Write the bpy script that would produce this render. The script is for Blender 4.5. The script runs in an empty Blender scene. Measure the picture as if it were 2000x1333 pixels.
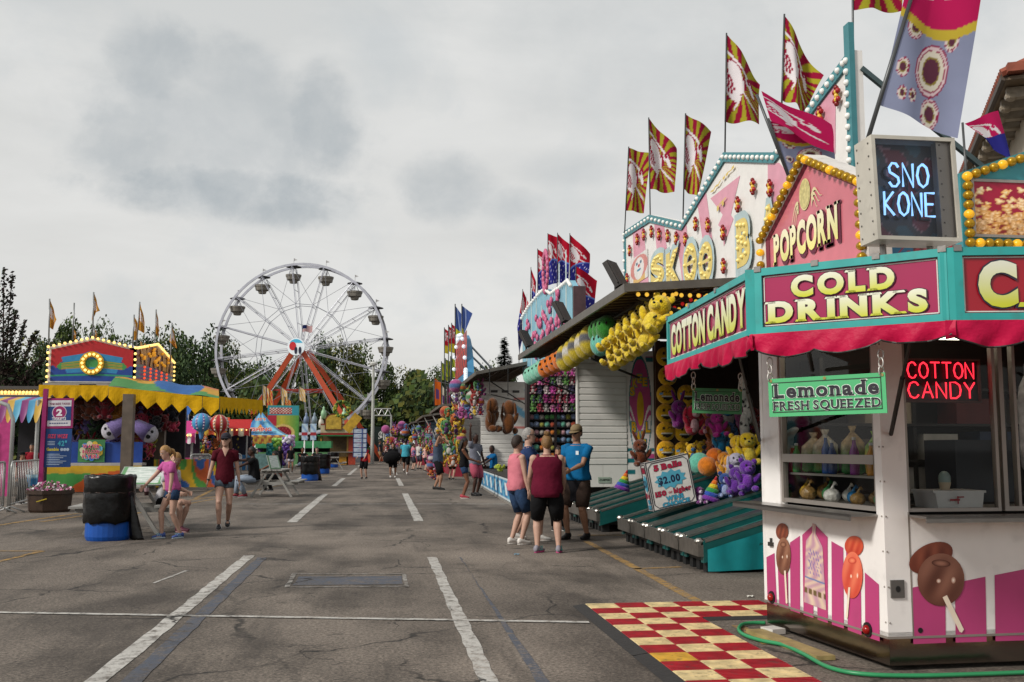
import bpy, bmesh, math, random
from mathutils import Vector, Matrix
V3 = Vector
RN = random.Random(11)
COL = bpy.context.scene.collection
sin, cos, pi = math.sin, math.cos, math.pi

# ---------------------------------------------------------------- camera geometry (world: y runs along the midway, x across it, metres)
FPX, YH, XV, CH = 1950., 873., 745., 1.4
TH = math.atan((YH - 666.5) / FPX)
PH = math.atan((1000 - XV) * cos(TH) / FPX)
CF = V3((sin(PH) * cos(TH), cos(PH) * cos(TH), sin(TH)))
CR = V3((cos(PH), -sin(PH), 0))
CU = V3((-sin(PH) * sin(TH), -cos(PH) * sin(TH), cos(TH)))
def ray(px, py): return CF + CR * ((px - 1000) / FPX) + CU * ((666.5 - py) / FPX)
def G(px, py, z=0.):                       # point of the photo on the level plane z
    r = ray(px, py); t = (z - CH) / r.z; return V3((r.x * t, r.y * t, z))
def AX(px, py, x):                         # ... on the plane across the midway at x
    r = ray(px, py); t = x / r.x; return V3((x, r.y * t, CH + r.z * t))
def AY(px, py, y):                         # ... on the plane along the midway at y
    r = ray(px, py); t = y / r.y; return V3((r.x * t, y, CH + r.z * t))

# ---------------------------------------------------------------- materials
def lin(c):
    if isinstance(c, str):
        c = [int(c[i:i + 2], 16) / 255 for i in (1, 3, 5)]
    return tuple(((x / 12.92) if x <= .04045 else ((x + .055) / 1.055) ** 2.4) for x in c[:3])
MATS = {}
def M(col, rough=.6, metal=0., var=.14, scale=6., bump=0., bscale=40., emit=0., attr=False, spec=.4, coat=0., dirt=0.):
    """procedural principled material; the colour wanders with two noises so that no surface is flat"""
    key = (col, rough, metal, var, scale, bump, bscale, emit, attr, spec, coat, dirt)
    if key in MATS: return MATS[key]
    m = bpy.data.materials.new('paint'); m.use_nodes = True
    nt = m.node_tree; N = nt.nodes; L = nt.links
    b = N['Principled BSDF']
    b.inputs['Roughness'].default_value = rough; b.inputs['Metallic'].default_value = metal
    b.inputs['Specular IOR Level'].default_value = spec; b.inputs['Coat Weight'].default_value = coat
    tc = N.new('ShaderNodeTexCoord')
    def noise(s, d=3.):
        n = N.new('ShaderNodeTexNoise'); n.inputs['Scale'].default_value = s; n.inputs['Detail'].default_value = d
        L.new(tc.outputs['Object'], n.inputs['Vector']); return n
    if attr:
        a = N.new('ShaderNodeAttribute'); a.attribute_name = 'Col'; src = a.outputs['Color']
    else:
        a = N.new('ShaderNodeRGB'); a.outputs[0].default_value = (*lin(col), 1); src = a.outputs[0]
    n1 = noise(scale, 5.)
    mr = N.new('ShaderNodeMapRange'); mr.inputs[1].default_value = .3; mr.inputs[2].default_value = .7
    mr.inputs[3].default_value = 1 - var; mr.inputs[4].default_value = 1 + var * .6
    L.new(n1.outputs['Fac'], mr.inputs[0])
    mx = N.new('ShaderNodeMix'); mx.data_type = 'RGBA'; mx.blend_type = 'MULTIPLY'; mx.inputs[0].default_value = 1
    L.new(src, mx.inputs[6]); L.new(mr.outputs[0], mx.inputs[7]); out = mx.outputs[2]
    if dirt:
        n2 = noise(scale * 2.3, 8.)
        r2 = N.new('ShaderNodeMapRange'); r2.inputs[1].default_value = .56; r2.inputs[2].default_value = .72
        r2.inputs[4].default_value = dirt; L.new(n2.outputs['Fac'], r2.inputs[0])
        m2 = N.new('ShaderNodeMix'); m2.data_type = 'RGBA'; L.new(r2.outputs[0], m2.inputs[0])
        L.new(out, m2.inputs[6]); m2.inputs[7].default_value = (.07, .055, .045, 1); out = m2.outputs[2]
    L.new(out, b.inputs['Base Color'])
    if emit:
        L.new(out, b.inputs['Emission Color']); b.inputs['Emission Strength'].default_value = emit
    if bump:
        nb = noise(bscale, 4.); bp = N.new('ShaderNodeBump'); bp.inputs['Strength'].default_value = bump
        bp.inputs['Distance'].default_value = .02
        L.new(nb.outputs['Fac'], bp.inputs['Height']); L.new(bp.outputs['Normal'], b.inputs['Normal'])
    MATS[key] = m; return m
def paint(c, **k): return M(c, rough=k.pop('rough', .45), **k)
def cloth(c, **k): return M(c, rough=.9, spec=.15, bump=k.pop('bump', .75), bscale=k.pop('bscale', 11.), **k)
def printed(rough=.5, **k): return M('print', rough=rough, attr=True, **k)
def glass(tint=(.9, .93, .93), mixv=.0):
    key = ('glass', tint, mixv)
    if key in MATS: return MATS[key]
    m = bpy.data.materials.new('window_glass'); m.use_nodes = True; nt = m.node_tree; N = nt.nodes; L = nt.links
    N.remove(N['Principled BSDF'])
    t = N.new('ShaderNodeBsdfTransparent'); t.inputs[0].default_value = (*tint, 1)
    g = N.new('ShaderNodeBsdfGlossy'); g.inputs['Roughness'].default_value = .03
    f = N.new('ShaderNodeFresnel'); f.inputs[0].default_value = 1.3
    ad = N.new('ShaderNodeMath'); ad.operation = 'ADD'; ad.inputs[1].default_value = mixv; L.new(f.outputs[0], ad.inputs[0])
    x = N.new('ShaderNodeMixShader'); L.new(ad.outputs[0], x.inputs[0]); L.new(t.outputs[0], x.inputs[1]); L.new(g.outputs[0], x.inputs[2])
    L.new(x.outputs[0], N['Material Output'].inputs[0]); MATS[key] = m; return m

# ---------------------------------------------------------------- mesh builder
class MB:
    def __init__(s): s.v = []; s.f = []; s.m = []; s.c = []; s.cur = (1, 1, 1); s.mi = 0
    def col(s, c): s.cur = lin(c); return s
    def add(s, vs, fs, mi=None, cols=None):
        o = len(s.v); s.v += [tuple(v) for v in vs]; s.c += (cols if cols else [s.cur] * len(vs))
        s.f += [[i + o for i in f] for f in fs]; s.m += [s.mi if mi is None else mi] * len(fs); return s
    def obox(s, o, a, b, c, mi=None):
        o, a, b, c = V3(o), V3(a), V3(b), V3(c)
        p = [o, o + a, o + a + b, o + b, o + c, o + a + c, o + a + b + c, o + b + c]
        fs = [(0, 3, 2, 1), (4, 5, 6, 7), (0, 1, 5, 4), (1, 2, 6, 5), (2, 3, 7, 6), (3, 0, 4, 7)]
        if a.cross(b).dot(c) < 0: fs = [f[::-1] for f in fs]
        return s.add(p, fs, mi)
    def box(s, x0, x1, y0, y1, z0, z1, mi=None): return s.obox((x0, y0, z0), (x1 - x0, 0, 0), (0, y1 - y0, 0), (0, 0, z1 - z0), mi)
    def cbox(s, c, d, rz=0., mi=None, tilt=None):
        R_ = Matrix.Rotation(rz, 3, 'Z')
        if tilt: R_ = R_ @ Matrix.Rotation(tilt[1], 3, tilt[0])
        a, b, e = R_ @ V3((d[0], 0, 0)), R_ @ V3((0, d[1], 0)), R_ @ V3((0, 0, d[2]))
        return s.obox(V3(c) - (a + b + e) / 2, a, b, e, mi)
    def bar(s, p, q, w, h=None, up=(0, 0, 1), mi=None):
        p, q = V3(p), V3(q); h = h or w; d = q - p
        a = d.cross(V3(up)); a = (a if a.length > 1e-5 else d.cross(V3((1, 0, 0)))).normalized(); b = a.cross(d).normalized()
        return s.obox(p - a * w / 2 - b * h / 2, d, a * w, b * h, mi)
    def loft(s, rings, cap=True, closed=True, mi=None, cols=None):
        n = len(rings[0]); vs = [p for r in rings for p in r]; fs = []
        for i in range(len(rings) - 1):
            for j in range(n if closed else n - 1):
                k = (j + 1) % n; fs.append((i * n + j, i * n + k, (i + 1) * n + k, (i + 1) * n + j))
        if cap and closed: fs += [tuple(range(n - 1, -1, -1)), tuple((len(rings) - 1) * n + j for j in range(n))]
        return s.add(vs, fs, mi, cols)
    def tube(s, pts, r, n=8, cap=True, mi=None, flat=1.):
        pts = [V3(p) for p in pts]; k = len(pts); rs = r if isinstance(r, (list, tuple)) else [r] * k
        rings = []; a = None
        for i, p in enumerate(pts):
            t = (pts[min(i + 1, k - 1)] - pts[max(i - 1, 0)]).normalized()
            if a is None:
                a = t.cross(V3((0, 0, 1)))
                if a.length < 1e-3: a = V3((1, 0, 0))
            a = (a - t * a.dot(t)).normalized(); b = t.cross(a)
            rings.append([p + (a * cos(2 * pi * j / n) + b * sin(2 * pi * j / n) * flat) * rs[i] for j in range(n)])
        return s.loft(rings, cap, True, mi)
    def ell(s, c, r, n=12, m=8, rot=None, mi=None):
        c = V3(c); r = r if isinstance(r, (tuple, list)) else (r, r, r); vs = []; fs = []
        for i in range(m + 1):
            t = pi * i / m
            for j in range(n):
                p = V3((r[0] * sin(t) * cos(2 * pi * j / n), r[1] * sin(t) * sin(2 * pi * j / n), -r[2] * cos(t)))
                vs.append(c + (rot @ p if rot else p))
        for i in range(m):
            for j in range(n):
                k = (j + 1) % n; fs.append((i * n + j, i * n + k, (i + 1) * n + k, (i + 1) * n + j))
        return s.add(vs, fs, mi)
    def lathe(s, c, prof, n=20, mi=None, cols=None):
        c = V3(c); return s.loft([[c + V3((r * cos(2 * pi * j / n), r * sin(2 * pi * j / n), z)) for j in range(n)] for r, z in prof], True, True, mi, cols)
    def poly(s, pl, pts, d=0., th=0., mi=None):
        """flat polygon on a plane; th gives it thickness backwards"""
        n = len(pts); top = [pl.at(u, v, d) for u, v in pts]
        ar = sum(pts[i][0] * pts[(i + 1) % n][1] - pts[(i + 1) % n][0] * pts[i][1] for i in range(n))
        if ar < 0: top = top[::-1]; pts = pts[::-1]
        if not th: return s.add(top, [tuple(range(n))], mi)
        bot = [p - pl.N * th for p in top]
        fs = [tuple(range(n)), tuple(range(2 * n - 1, n - 1, -1))] + [(i, i + n, (i + 1) % n + n, (i + 1) % n) for i in range(n)]
        return s.add(top + bot, fs, mi)
    def rect(s, pl, u0, v0, u1, v1, d=0., th=0., mi=None): return s.poly(pl, [(u0, v0), (u1, v0), (u1, v1), (u0, v1)], d, th, mi)
    def disc(s, pl, u, v, ru, rv=None, d=0., n=24, mi=None, th=0.):
        rv = rv or ru; return s.poly(pl, [(u + ru * cos(2 * pi * i / n), v + rv * sin(2 * pi * i / n)) for i in range(n)], d, th, mi)
    def sheet(s, fn, img, nu, nv, mi=None, back=True):
        """grid sheet: fn(u,v)->point, img(u,v)->colour, both over 0..1"""
        vs = []; cs = []; fs = []
        for j in range(nv + 1):
            for i in range(nu + 1):
                u, v = i / nu, j / nv; vs.append(fn(u, v)); cs.append(lin(img(u, v)) if img else s.cur)
        for j in range(nv):
            for i in range(nu):
                a = j * (nu + 1) + i; fs.append((a, a + 1, a + nu + 2, a + nu + 1))
        return s.add(vs, fs, mi, cs)
    def picture(s, pl, u0, v0, u1, v1, img, nu, nv, d=.003, mi=None):
        return s.sheet(lambda a, b: pl.at(u0 + (u1 - u0) * a, v0 + (v1 - v0) * b, d), img, nu, nv, mi)
    def build(s, name, mat, parent=None, smooth=False, loc=None, sub=0):
        me = bpy.data.meshes.new(name); o = bpy.data.objects.new(name, me); COL.objects.link(o)
        if parent is not None: o.parent = parent; org = ORG[parent.name]
        else: org = V3(loc) if loc is not None else V3((0, 0, 0)); o.location = org
        ORG[o.name] = org
        me.from_pydata([tuple(V3(v) - org) for v in s.v], [], s.f)
        for mt in (mat if isinstance(mat, (list, tuple)) else [mat]): me.materials.append(mt)
        me.polygons.foreach_set('material_index', s.m)
        if smooth: me.polygons.foreach_set('use_smooth', [True] * len(s.f))
        at = me.color_attributes.new('Col', 'FLOAT_COLOR', 'POINT')
        at.data.foreach_set('color', [x for c in s.c for x in (*c, 1.)])
        me.validate(); me.update()
        if sub:
            md = o.modifiers.new('sub', 'SUBSURF'); md.levels = md.render_levels = sub
        return o
    def single(s, name, mat, label, cat, group=None, smooth=False, loc=None):
        xs = list(zip(*s.v)); loc = loc or ((min(xs[0]) + max(xs[0])) / 2, (min(xs[1]) + max(xs[1])) / 2, min(xs[2]))
        return tag(s.build(name, mat, None, smooth, loc), label, cat, group)
ORG = {}
class Pl:
    """vertical or tilted plane: origin, unit U to the viewer's right, V up, N towards the viewer"""
    def __init__(s, o, U, Vv=(0, 0, 1)):
        s.o = V3(o); s.U = V3(U).normalized(); s.V = V3(Vv).normalized(); s.N = s.U.cross(s.V).normalized()
    def at(s, u, v, d=0.): return s.o + s.U * u + s.V * v + s.N * d
    def px(s, x, y):
        r = ray(x, y); c = V3((0, 0, CH)); t = (s.o - c).dot(s.N) / r.dot(s.N); p = c + r * t - s.o
        return (p.dot(s.U), p.dot(s.V))
def tag(o, label=None, cat=None, group=None, kind=None):
    if label: o['label'] = label
    if cat: o['category'] = cat
    if group: o['group'] = group
    if kind: o['kind'] = kind
    return o
def thing(name, label, cat, loc, group=None):
    o = bpy.data.objects.new(name, None); COL.objects.link(o); o.location = loc; o.empty_display_size = .2
    ORG[o.name] = V3(loc); return tag(o, label, cat, group)
def dup(root, loc, label=None, rz=None, sc=None, parent=None):
    r = root.copy(); COL.objects.link(r)
    if parent is None: r.location = loc
    else: r.parent = parent
    if rz is not None: r.rotation_euler = (0, 0, rz)
    if sc is not None: r.scale = (sc, sc, sc) if not isinstance(sc, tuple) else sc
    if label: r['label'] = label
    for ch in root.children: dup(ch, None, parent=r)
    ORG[r.name] = V3(loc) if loc is not None else V3((0, 0, 0)); return r
def setting(mb, name, mat, kind='structure', **k): return tag(mb.build(name, mat, None, **k), kind=kind)

# ---------------------------------------------------------------- lettering (glyphs of the built-in font, fattened, with slab serifs of our own)
GL = {}
def glyph(ch, off):
    k = (ch, off)
    if k in GL: return GL[k]
    cu = bpy.data.curves.new('g', 'FONT'); cu.body = ch; cu.size = 1.; cu.offset = off; cu.resolution_u = 4; cu.fill_mode = 'FRONT'
    o = bpy.data.objects.new('g', cu); COL.objects.link(o)
    dg = bpy.context.evaluated_depsgraph_get(); dg.update()
    me = bpy.data.meshes.new_from_object(o.evaluated_get(dg))
    r = ([(v.co.x / .73, v.co.y / .73) for v in me.vertices], [tuple(p.vertices) for p in me.polygons])
    bpy.data.objects.remove(o); bpy.data.curves.remove(cu); bpy.data.meshes.remove(me); GL[k] = r; return r
SER = {'A': ('.08 .92', ''), 'B': ('.1', '.1'), 'D': ('.1', '.1'), 'E': ('.1', '.1'), 'F': ('.12', '.12'), 'H': ('.1 .9', '.1 .9'), 'I': ('.5', '.5'),
       'K': ('.12 .92', '.12 .9'), 'L': ('.12', '.12'), 'M': ('.1 .9', '.08 .92'), 'N': ('.1', '.1 .9'), 'P': ('.12', '.12'), 'R': ('.12 .92', '.12'),
       'T': ('.5', ''), 'U': ('', '.1 .9'), 'Y': ('.5', '.08 .92'), 'V': ('', '.08 .92'), 'W': ('', '.06 .94'), 'm': ('.1 .5 .9', '.1'), 'n': ('.13 .88', '.13'),
       'd': ('.88', '.86'), 'l': ('.5', '.3'), 'h': ('.12 .88', '.12'), 'i': ('.5', ''), 'r': ('.2', '.2'), 'a': ('.9', '')}
def write(mb, s, pl, u0, v0, w=None, h=.1, off=.02, serif=0., d=.004, space=.1, mi=None, slope=0., shear=0., grow=0., wid=1., curve=None, grad=None):
    """flat lettering: cap height h, left end u0, baseline v0, fitted to width w when given"""
    x = 0.; out = []
    for ch in s:
        if ch == ' ': x += .36; continue
        vs, fs = glyph(ch, off); xa = min(p[0] for p in vs); xb = max(p[0] for p in vs); gw = xb - xa
        items = [([(p[0] - xa + x, p[1]) for p in vs], fs)]
        if serif and ch in SER:
            ya = min(p[1] for p in vs); yb = max(p[1] for p in vs)
            if ch in 'mnri': yb = max(p[1] for p in vs)
            for row, yy in ((SER[ch][0], 0), (SER[ch][1], 1)):
                for q in row.split():
                    c = x + float(q) * gw; y = ya if yy == 0 else yb - serif * 1.
                    hw = serif * 1.25 + off * 1.9; items.append(([(c - hw, y), (c + hw, y), (c + hw * .8, y + serif), (c - hw * .8, y + serif)], [(0, 1, 2, 3)]))
        out += items; x += gw + space
    tot = x - space; kx = (w / tot) if w else h * wid
    for vs, fs in out:
        P = []; cs = []
        for a, b in vs:
            t = a / tot; u = u0 + a * kx + shear * b * h; hh = h * (1 + grow * t); v = v0 + b * hh + slope * a * kx
            if curve: v += curve(t)
            P.append(pl.at(u, v, d))
            if grad: g_ = max(0, min(1, b)); cs.append(tuple(lin(grad[0])[q] * (1 - g_) + lin(grad[1])[q] * g_ for q in range(3)))
        mb.add(P, fs, mi, cs or None)
    return mb
def sign_text(parent, s, pl, u0, v0, w, h, col, edge=None, name='lettering', off=.02, eo=.035, d=.006, **k):
    mt = col if not isinstance(col, str) else paint(col, var=.06)
    r = write(MB(), s, pl, u0, v0, w, h, off, d=d, **k).build(name, mt, parent)
    if edge:
        k2 = dict(k); k2['space'] = k.get('space', .1) - 2 * eo * 1.35
        e = eo * 1.37 * h
        write(MB(), s, pl, u0 - e, v0, w + 2 * e if w else None, h, off + eo, d=d - .0025, **k2).build(name, edge if not isinstance(edge, str) else paint(edge, var=.05), parent)
    return r

STROKE = {'C': [[(.95, .8), (.75, .97), (.5, 1), (.2, .9), (0, .5), (.2, .1), (.5, 0), (.75, .03), (.95, .2)]], 'O': [[(.5, 1), (.15, .85), (0, .5), (.15, .15), (.5, 0), (.85, .15), (1, .5), (.85, .85), (.5, 1)]],
          'T': [[(0, 1), (1, 1)], [(.5, 1), (.5, 0)]], 'N': [[(0, 0), (0, 1), (.9, 0), (.9, 1)]], 'A': [[(0, 0), (.48, 1), (.96, 0)], [(.2, .36), (.76, .36)]], 'D': [[(0, 0), (0, 1), (.5, 1), (.85, .82), (.95, .5), (.85, .18), (.5, 0), (0, 0)]],
          'Y': [[(0, 1), (.48, .5), (.48, 0)], [(.48, .5), (.96, 1)]], 'S': [[(.9, .82), (.7, .98), (.35, 1), (.08, .8), (.15, .6), (.5, .5), (.85, .38), (.92, .18), (.65, 0), (.3, 0), (.05, .18)]],
          'K': [[(0, 0), (0, 1)], [(.85, 1), (.05, .5), (.9, 0)]], 'E': [[(.85, 1), (0, 1), (0, 0), (.85, 0)], [(0, .52), (.7, .52)]]}
def neon(mb, s, pl, u0, v0, w, h, r, d, gap=.35, shear=0.):
    n = len(s); lw = w / (n + gap * (n - 1))
    for i, ch in enumerate(s):
        for st in STROKE[ch]:
            mb.tube([pl.at(u0 + i * lw * (1 + gap) + a * lw + shear * b * h, v0 + b * h, d) for a, b in st], r, 6)
def copies(parent, name, mb, mat, pts, smooth=True):
    """one small part built once and copied to each point of the thing"""
    o = mb.build(name, mat, None, smooth); o.parent = parent; org = ORG[parent.name]; o.location = V3(pts[0]) - org
    for p in pts[1:]:
        c = o.copy(); COL.objects.link(c); c.parent = parent; c.location = V3(p) - org
    return o
def along(p, q, n, ends=True): return [V3(p).lerp(V3(q), (i if ends else i + .5) / (n - 1 if ends else n)) for i in range(n)]
# ================================================================ camera, sky, sun
sc = bpy.context.scene
cam = bpy.data.cameras.new('camera'); co = bpy.data.objects.new('camera', cam); COL.objects.link(co); sc.camera = co
cam.sensor_width = 36; cam.lens = 36 * FPX / 2000; cam.clip_end = 3000; cam.clip_start = .05
co.matrix_world = Matrix(((CR.x, CU.x, -CF.x, 0), (CR.y, CU.y, -CF.y, 0), (CR.z, CU.z, -CF.z, CH), (0, 0, 0, 1)))
sc.view_settings.view_transform = 'Standard'; sc.view_settings.look = 'None'; sc.view_settings.exposure = .12
sc.cycles.max_bounces = 8; sc.cycles.transparent_max_bounces = 24; sc.cycles.use_denoising = True
SUN_EL, SUN_AZ = math.radians(35), math.radians(244)            # azimuth clockwise from +y: behind the camera, to the left
W = bpy.data.worlds.new('World'); sc.world = W; W.use_nodes = True
def world():
    nt = W.node_tree; N = nt.nodes; L = nt.links; bg = N['Background']; bg.inputs[1].default_value = .1
    def math_(op, a, b=None, c=None):
        n = N.new('ShaderNodeMath'); n.operation = op
        for i, x in enumerate((a, b, c)):
            if x is None: continue
            if isinstance(x, (int, float)): n.inputs[i].default_value = x
            else: L.new(x, n.inputs[i])
        return n.outputs[0]
    def mixc(f, a, b):
        n = N.new('ShaderNodeMix'); n.data_type = 'RGBA'
        L.new(f, n.inputs[0]) if not isinstance(f, float) else setattr(n.inputs[0], 'default_value', f)
        for i, x in ((6, a), (7, b)):
            if isinstance(x, tuple): n.inputs[i].default_value = (*x, 1)
            else: L.new(x, n.inputs[i])
        return n.outputs[2]
    sky = N.new('ShaderNodeTexSky'); sky.sky_type = 'NISHITA'; sky.sun_disc = False
    sky.sun_elevation = SUN_EL; sky.sun_rotation = SUN_AZ
    tc = N.new('ShaderNodeTexCoord'); sp = N.new('ShaderNodeSeparateXYZ'); L.new(tc.outputs['Generated'], sp.inputs[0])
    az = math_('ARCTAN2', sp.outputs[0], sp.outputs[1]); el = math_('ARCSINE', sp.outputs[2])
    def noise(scale, detail, rough, st):
        mp = N.new('ShaderNodeMapping'); mp.inputs['Scale'].default_value = st; L.new(tc.outputs['Generated'], mp.inputs[0])
        n = N.new('ShaderNodeTexNoise'); n.inputs['Scale'].default_value = scale; n.inputs['Detail'].default_value = detail
        n.inputs['Roughness'].default_value = rough; n.inputs['Distortion'].default_value = .25; L.new(mp.outputs[0], n.inputs[0]); return n.outputs['Fac']
    puff = noise(7., 9., .6, (1, 1, 1.1)); streak = noise(3.2, 7., .55, (1, 1, 3.5)); fine = noise(24., 8., .62, (1, 1, 1.2))
    def blob(px, py, rx, ry, k=2.4, lo=-.2, hi=1.1, w=1.):
        r = ray(px, py).normalized(); a0 = math.atan2(r.x, r.y); e0 = math.asin(r.z)
        dx = math_('DIVIDE', math_('SUBTRACT', az, a0), rx / FPX); dy = math_('DIVIDE', math_('SUBTRACT', el, e0), ry / FPX)
        d = math_('ADD', math_('MULTIPLY', dx, dx), math_('MULTIPLY', dy, dy))
        d = math_('ADD', d, math_('MULTIPLY', math_('SUBTRACT', puff, .5), k)); d = math_('ADD', d, math_('MULTIPLY', math_('SUBTRACT', fine, .5), 1.5))
        n = N.new('ShaderNodeMapRange'); n.interpolation_type = 'SMOOTHSTEP'; n.inputs[1].default_value = hi; n.inputs[2].default_value = lo
        L.new(d, n.inputs[0]); return math_('MULTIPLY', n.outputs[0], w)
    m = None
    for b in ((440, 375, 300, 62, 1.7, -.1, 1.15, 1.), (300, 120, 95, 95, 2.4, -.1, 1.15, .8), (410, 260, 285, 165, 3., -.1, 1.2, .62), (630, 240, 85, 135, 2.8, -.1, 1.15, .78), (240, 280, 110, 110, 2.8, -.1, 1.15, .7), (880, 370, 105, 70, 2.4, -.2, 1.2, .72), (1000, 405, 85, 40, 2.6, -.1, 1.2, .6), (540, 410, 150, 45, 1.6, 0., 1.1, .95), (1250, 90, 300, 160, 3., -.4, 1.4, .3), (1120, 330, 120, 40, 3., -.3, 1.3, .35),
              (1500, -600, 700, 260, 2.), (-700, 300, 300, 120, 2.5), (2700, 250, 400, 150, 2.5)):
        k = blob(*b); m = k if m is None else math_('MAXIMUM', m, k)
    low = N.new('ShaderNodeMapRange'); low.inputs[1].default_value = 0.; low.inputs[2].default_value = .5; L.new(el, low.inputs[0])
    base = mixc(low.outputs[0], (6.75, 6.6, 6.3), (6.0, 6.15, 6.1))
    st = N.new('ShaderNodeMapRange'); st.inputs[1].default_value = .35; st.inputs[2].default_value = .68; L.new(streak, st.inputs[0])
    base = mixc(math_('MULTIPLY', st.outputs[0], .65), base, (7.9, 7.85, 7.65))
    bl = N.new('ShaderNodeMapRange'); bl.inputs[1].default_value = .5; bl.inputs[2].default_value = .72; L.new(puff, bl.inputs[0])
    base = mixc(math_('MULTIPLY', bl.outputs[0], .45), base, (5.0, 5.4, 5.6))
    lump = N.new('ShaderNodeMapRange'); lump.inputs[1].default_value = .3; lump.inputs[2].default_value = .66; lump.inputs[3].default_value = .45; L.new(noise(11., 8., .62, (1, 1, 1.15)), lump.inputs[0])
    col = mixc(math_('MULTIPLY', math_('MULTIPLY', m, .95), lump.outputs[0]), base, (3.65, 4.05, 4.3))
    out = mixc(.95, sky.outputs[0], col)
    L.new(out, bg.inputs[0])
world()
sl = bpy.data.lights.new('sun', 'SUN'); so = bpy.data.objects.new('sun', sl); COL.objects.link(so)
sl.energy = 3.0; sl.angle = math.radians(10); sl.color = (1, .95, .88)
sd = V3((sin(SUN_AZ) * cos(SUN_EL), cos(SUN_AZ) * cos(SUN_EL), sin(SUN_EL)))
so.rotation_euler = sd.to_track_quat('Z', 'Y').to_euler()

# ================================================================ asphalt
def asphalt_mat(name, base, dark, line=None, wear=.45):
    m = bpy.data.materials.new(name); m.use_nodes = True; nt = m.node_tree; N = nt.nodes; L = nt.links; b = N['Principled BSDF']
    tc = N.new('ShaderNodeTexCoord')
    def noise(s, d=4., r=.55, st=None):
        n = N.new('ShaderNodeTexNoise'); n.inputs['Scale'].default_value = s; n.inputs['Detail'].default_value = d; n.inputs['Roughness'].default_value = r
        v = tc.outputs['Object']
        if st:
            mp = N.new('ShaderNodeMapping'); mp.inputs['Scale'].default_value = st; L.new(v, mp.inputs[0]); v = mp.outputs[0]
        L.new(v, n.inputs['Vector']); return n
    def rng(x, a, c, lo=0., hi=1.):
        n = N.new('ShaderNodeMapRange'); n.inputs[1].default_value = a; n.inputs[2].default_value = c; n.inputs[3].default_value = lo; n.inputs[4].default_value = hi
        L.new(x, n.inputs[0]); return n.outputs[0]
    def mix(f, a, c, bt='MIX'):
        n = N.new('ShaderNodeMix'); n.data_type = 'RGBA'; n.blend_type = bt
        if isinstance(f, float): n.inputs[0].default_value = f
        else: L.new(f, n.inputs[0])
        for i, x in ((6, a), (7, c)):
            if isinstance(x, tuple): n.inputs[i].default_value = (*x, 1)
            else: L.new(x, n.inputs[i])
        return n.outputs[2]
    def mul(a, c):
        n = N.new('ShaderNodeMath'); n.operation = 'MULTIPLY'
        for i, x in enumerate((a, c)):
            if isinstance(x, float): n.inputs[i].default_value = x
            else: L.new(x, n.inputs[i])
        return n.outputs[0]
    big = noise(.32, 6., .6); mid = noise(1.6, 8., .65, (1, .45, 1)); grit = noise(48., 4., .85); stain = noise(.75, 5., .6, (1, .5, 1)); spk = noise(28., 2., .6)
    c = mix(rng(big.outputs['Fac'], .35, .68), base, dark)
    c = mix(mul(rng(mid.outputs['Fac'], .42, .7), .55), c, tuple(x * .62 for x in dark))
    c = mix(mul(rng(stain.outputs['Fac'], .46, .64), .85), c, tuple(x * .42 for x in dark)); c = mix(mul(rng(noise(.11, 5., .65).outputs['Fac'], .5, .62), .5), c, tuple(x * 1.45 for x in base))
    c = mix(mul(rng(noise(2.6, 3., .5).outputs['Fac'], .68, .74), .55), c, tuple(x * .35 for x in dark))
    g = mix(rng(grit.outputs['Fac'], .3, .72), (.12, .12, .12), (2.5, 2.42, 2.32)); c = mix(.9, c, g, 'MULTIPLY')
    g2 = mix(rng(spk.outputs['Fac'], .3, .7), (.62, .62, .62), (1.4, 1.38, 1.34)); c = mix(.8, c, g2, 'MULTIPLY')
    tr = noise(1., 6., .62, (2.6, .22, 1)); c = mix(mul(rng(tr.outputs['Fac'], .56, .72), .55), c, tuple(x * .5 for x in dark))
    if line:
        w = noise(9., 8., .75); w2 = noise(1.1, 4.)
        k = mul(rng(w.outputs['Fac'], wear - .1, wear + .07, 0., .95), rng(w2.outputs['Fac'], .25, .5, .55, 1.))
        lc = mix(.5, line, mix(rng(grit.outputs['Fac'], .3, .7), tuple(x * .6 for x in line), tuple(min(1, x * 1.25) for x in line)))
        c = mix(k, c, lc)
    # cracks: edges of warped cells, only where a broad noise lets them through
    wv = noise(1.3, 5.); ad = N.new('ShaderNodeVectorMath'); ad.operation = 'MULTIPLY_ADD'; ad.inputs[1].default_value = (.9, .9, 0)
    L.new(wv.outputs['Color'], ad.inputs[0]); L.new(tc.outputs['Object'], ad.inputs[2])
    for s, wd, a0 in ((.42, .010, .34), (1.5, .013, .40)):
        vo = N.new('ShaderNodeTexVoronoi'); vo.feature = 'DISTANCE_TO_EDGE'; vo.inputs['Scale'].default_value = s; L.new(ad.outputs[0], vo.inputs['Vector'])
        k = mul(rng(vo.outputs['Distance'], wd, wd * .3), rng(noise(.5 + s * .3, 3.).outputs['Fac'], a0 + .1, a0 + .24)); c = mix(mul(k, .95), c, (.022, .02, .018))
    L.new(c, b.inputs['Base Color']); b.inputs['Roughness'].default_value = .86; b.inputs['Specular IOR Level'].default_value = .25
    bp = N.new('ShaderNodeBump'); bp.inputs['Strength'].default_value = .45; bp.inputs['Distance'].default_value = .006
    L.new(grit.outputs['Fac'], bp.inputs['Height']); L.new(bp.outputs['Normal'], b.inputs['Normal'])
    return m
ASB, ASD = (.147, .128, .112), (.082, .071, .063)
mb = MB(); mb.add([(-600, -300, 0), (600, -300, 0), (600, 900, 0), (-600, 900, 0)], [(0, 1, 2, 3)])
setting(mb, 'asphalt_ground', asphalt_mat('asphalt', ASB, ASD))
WHITE = asphalt_mat('white_road_paint', ASB, ASD, (.47, .455, .425), .455); YEL = asphalt_mat('yellow_road_paint', ASB, ASD, (.36, .21, .055), .5)
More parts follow.
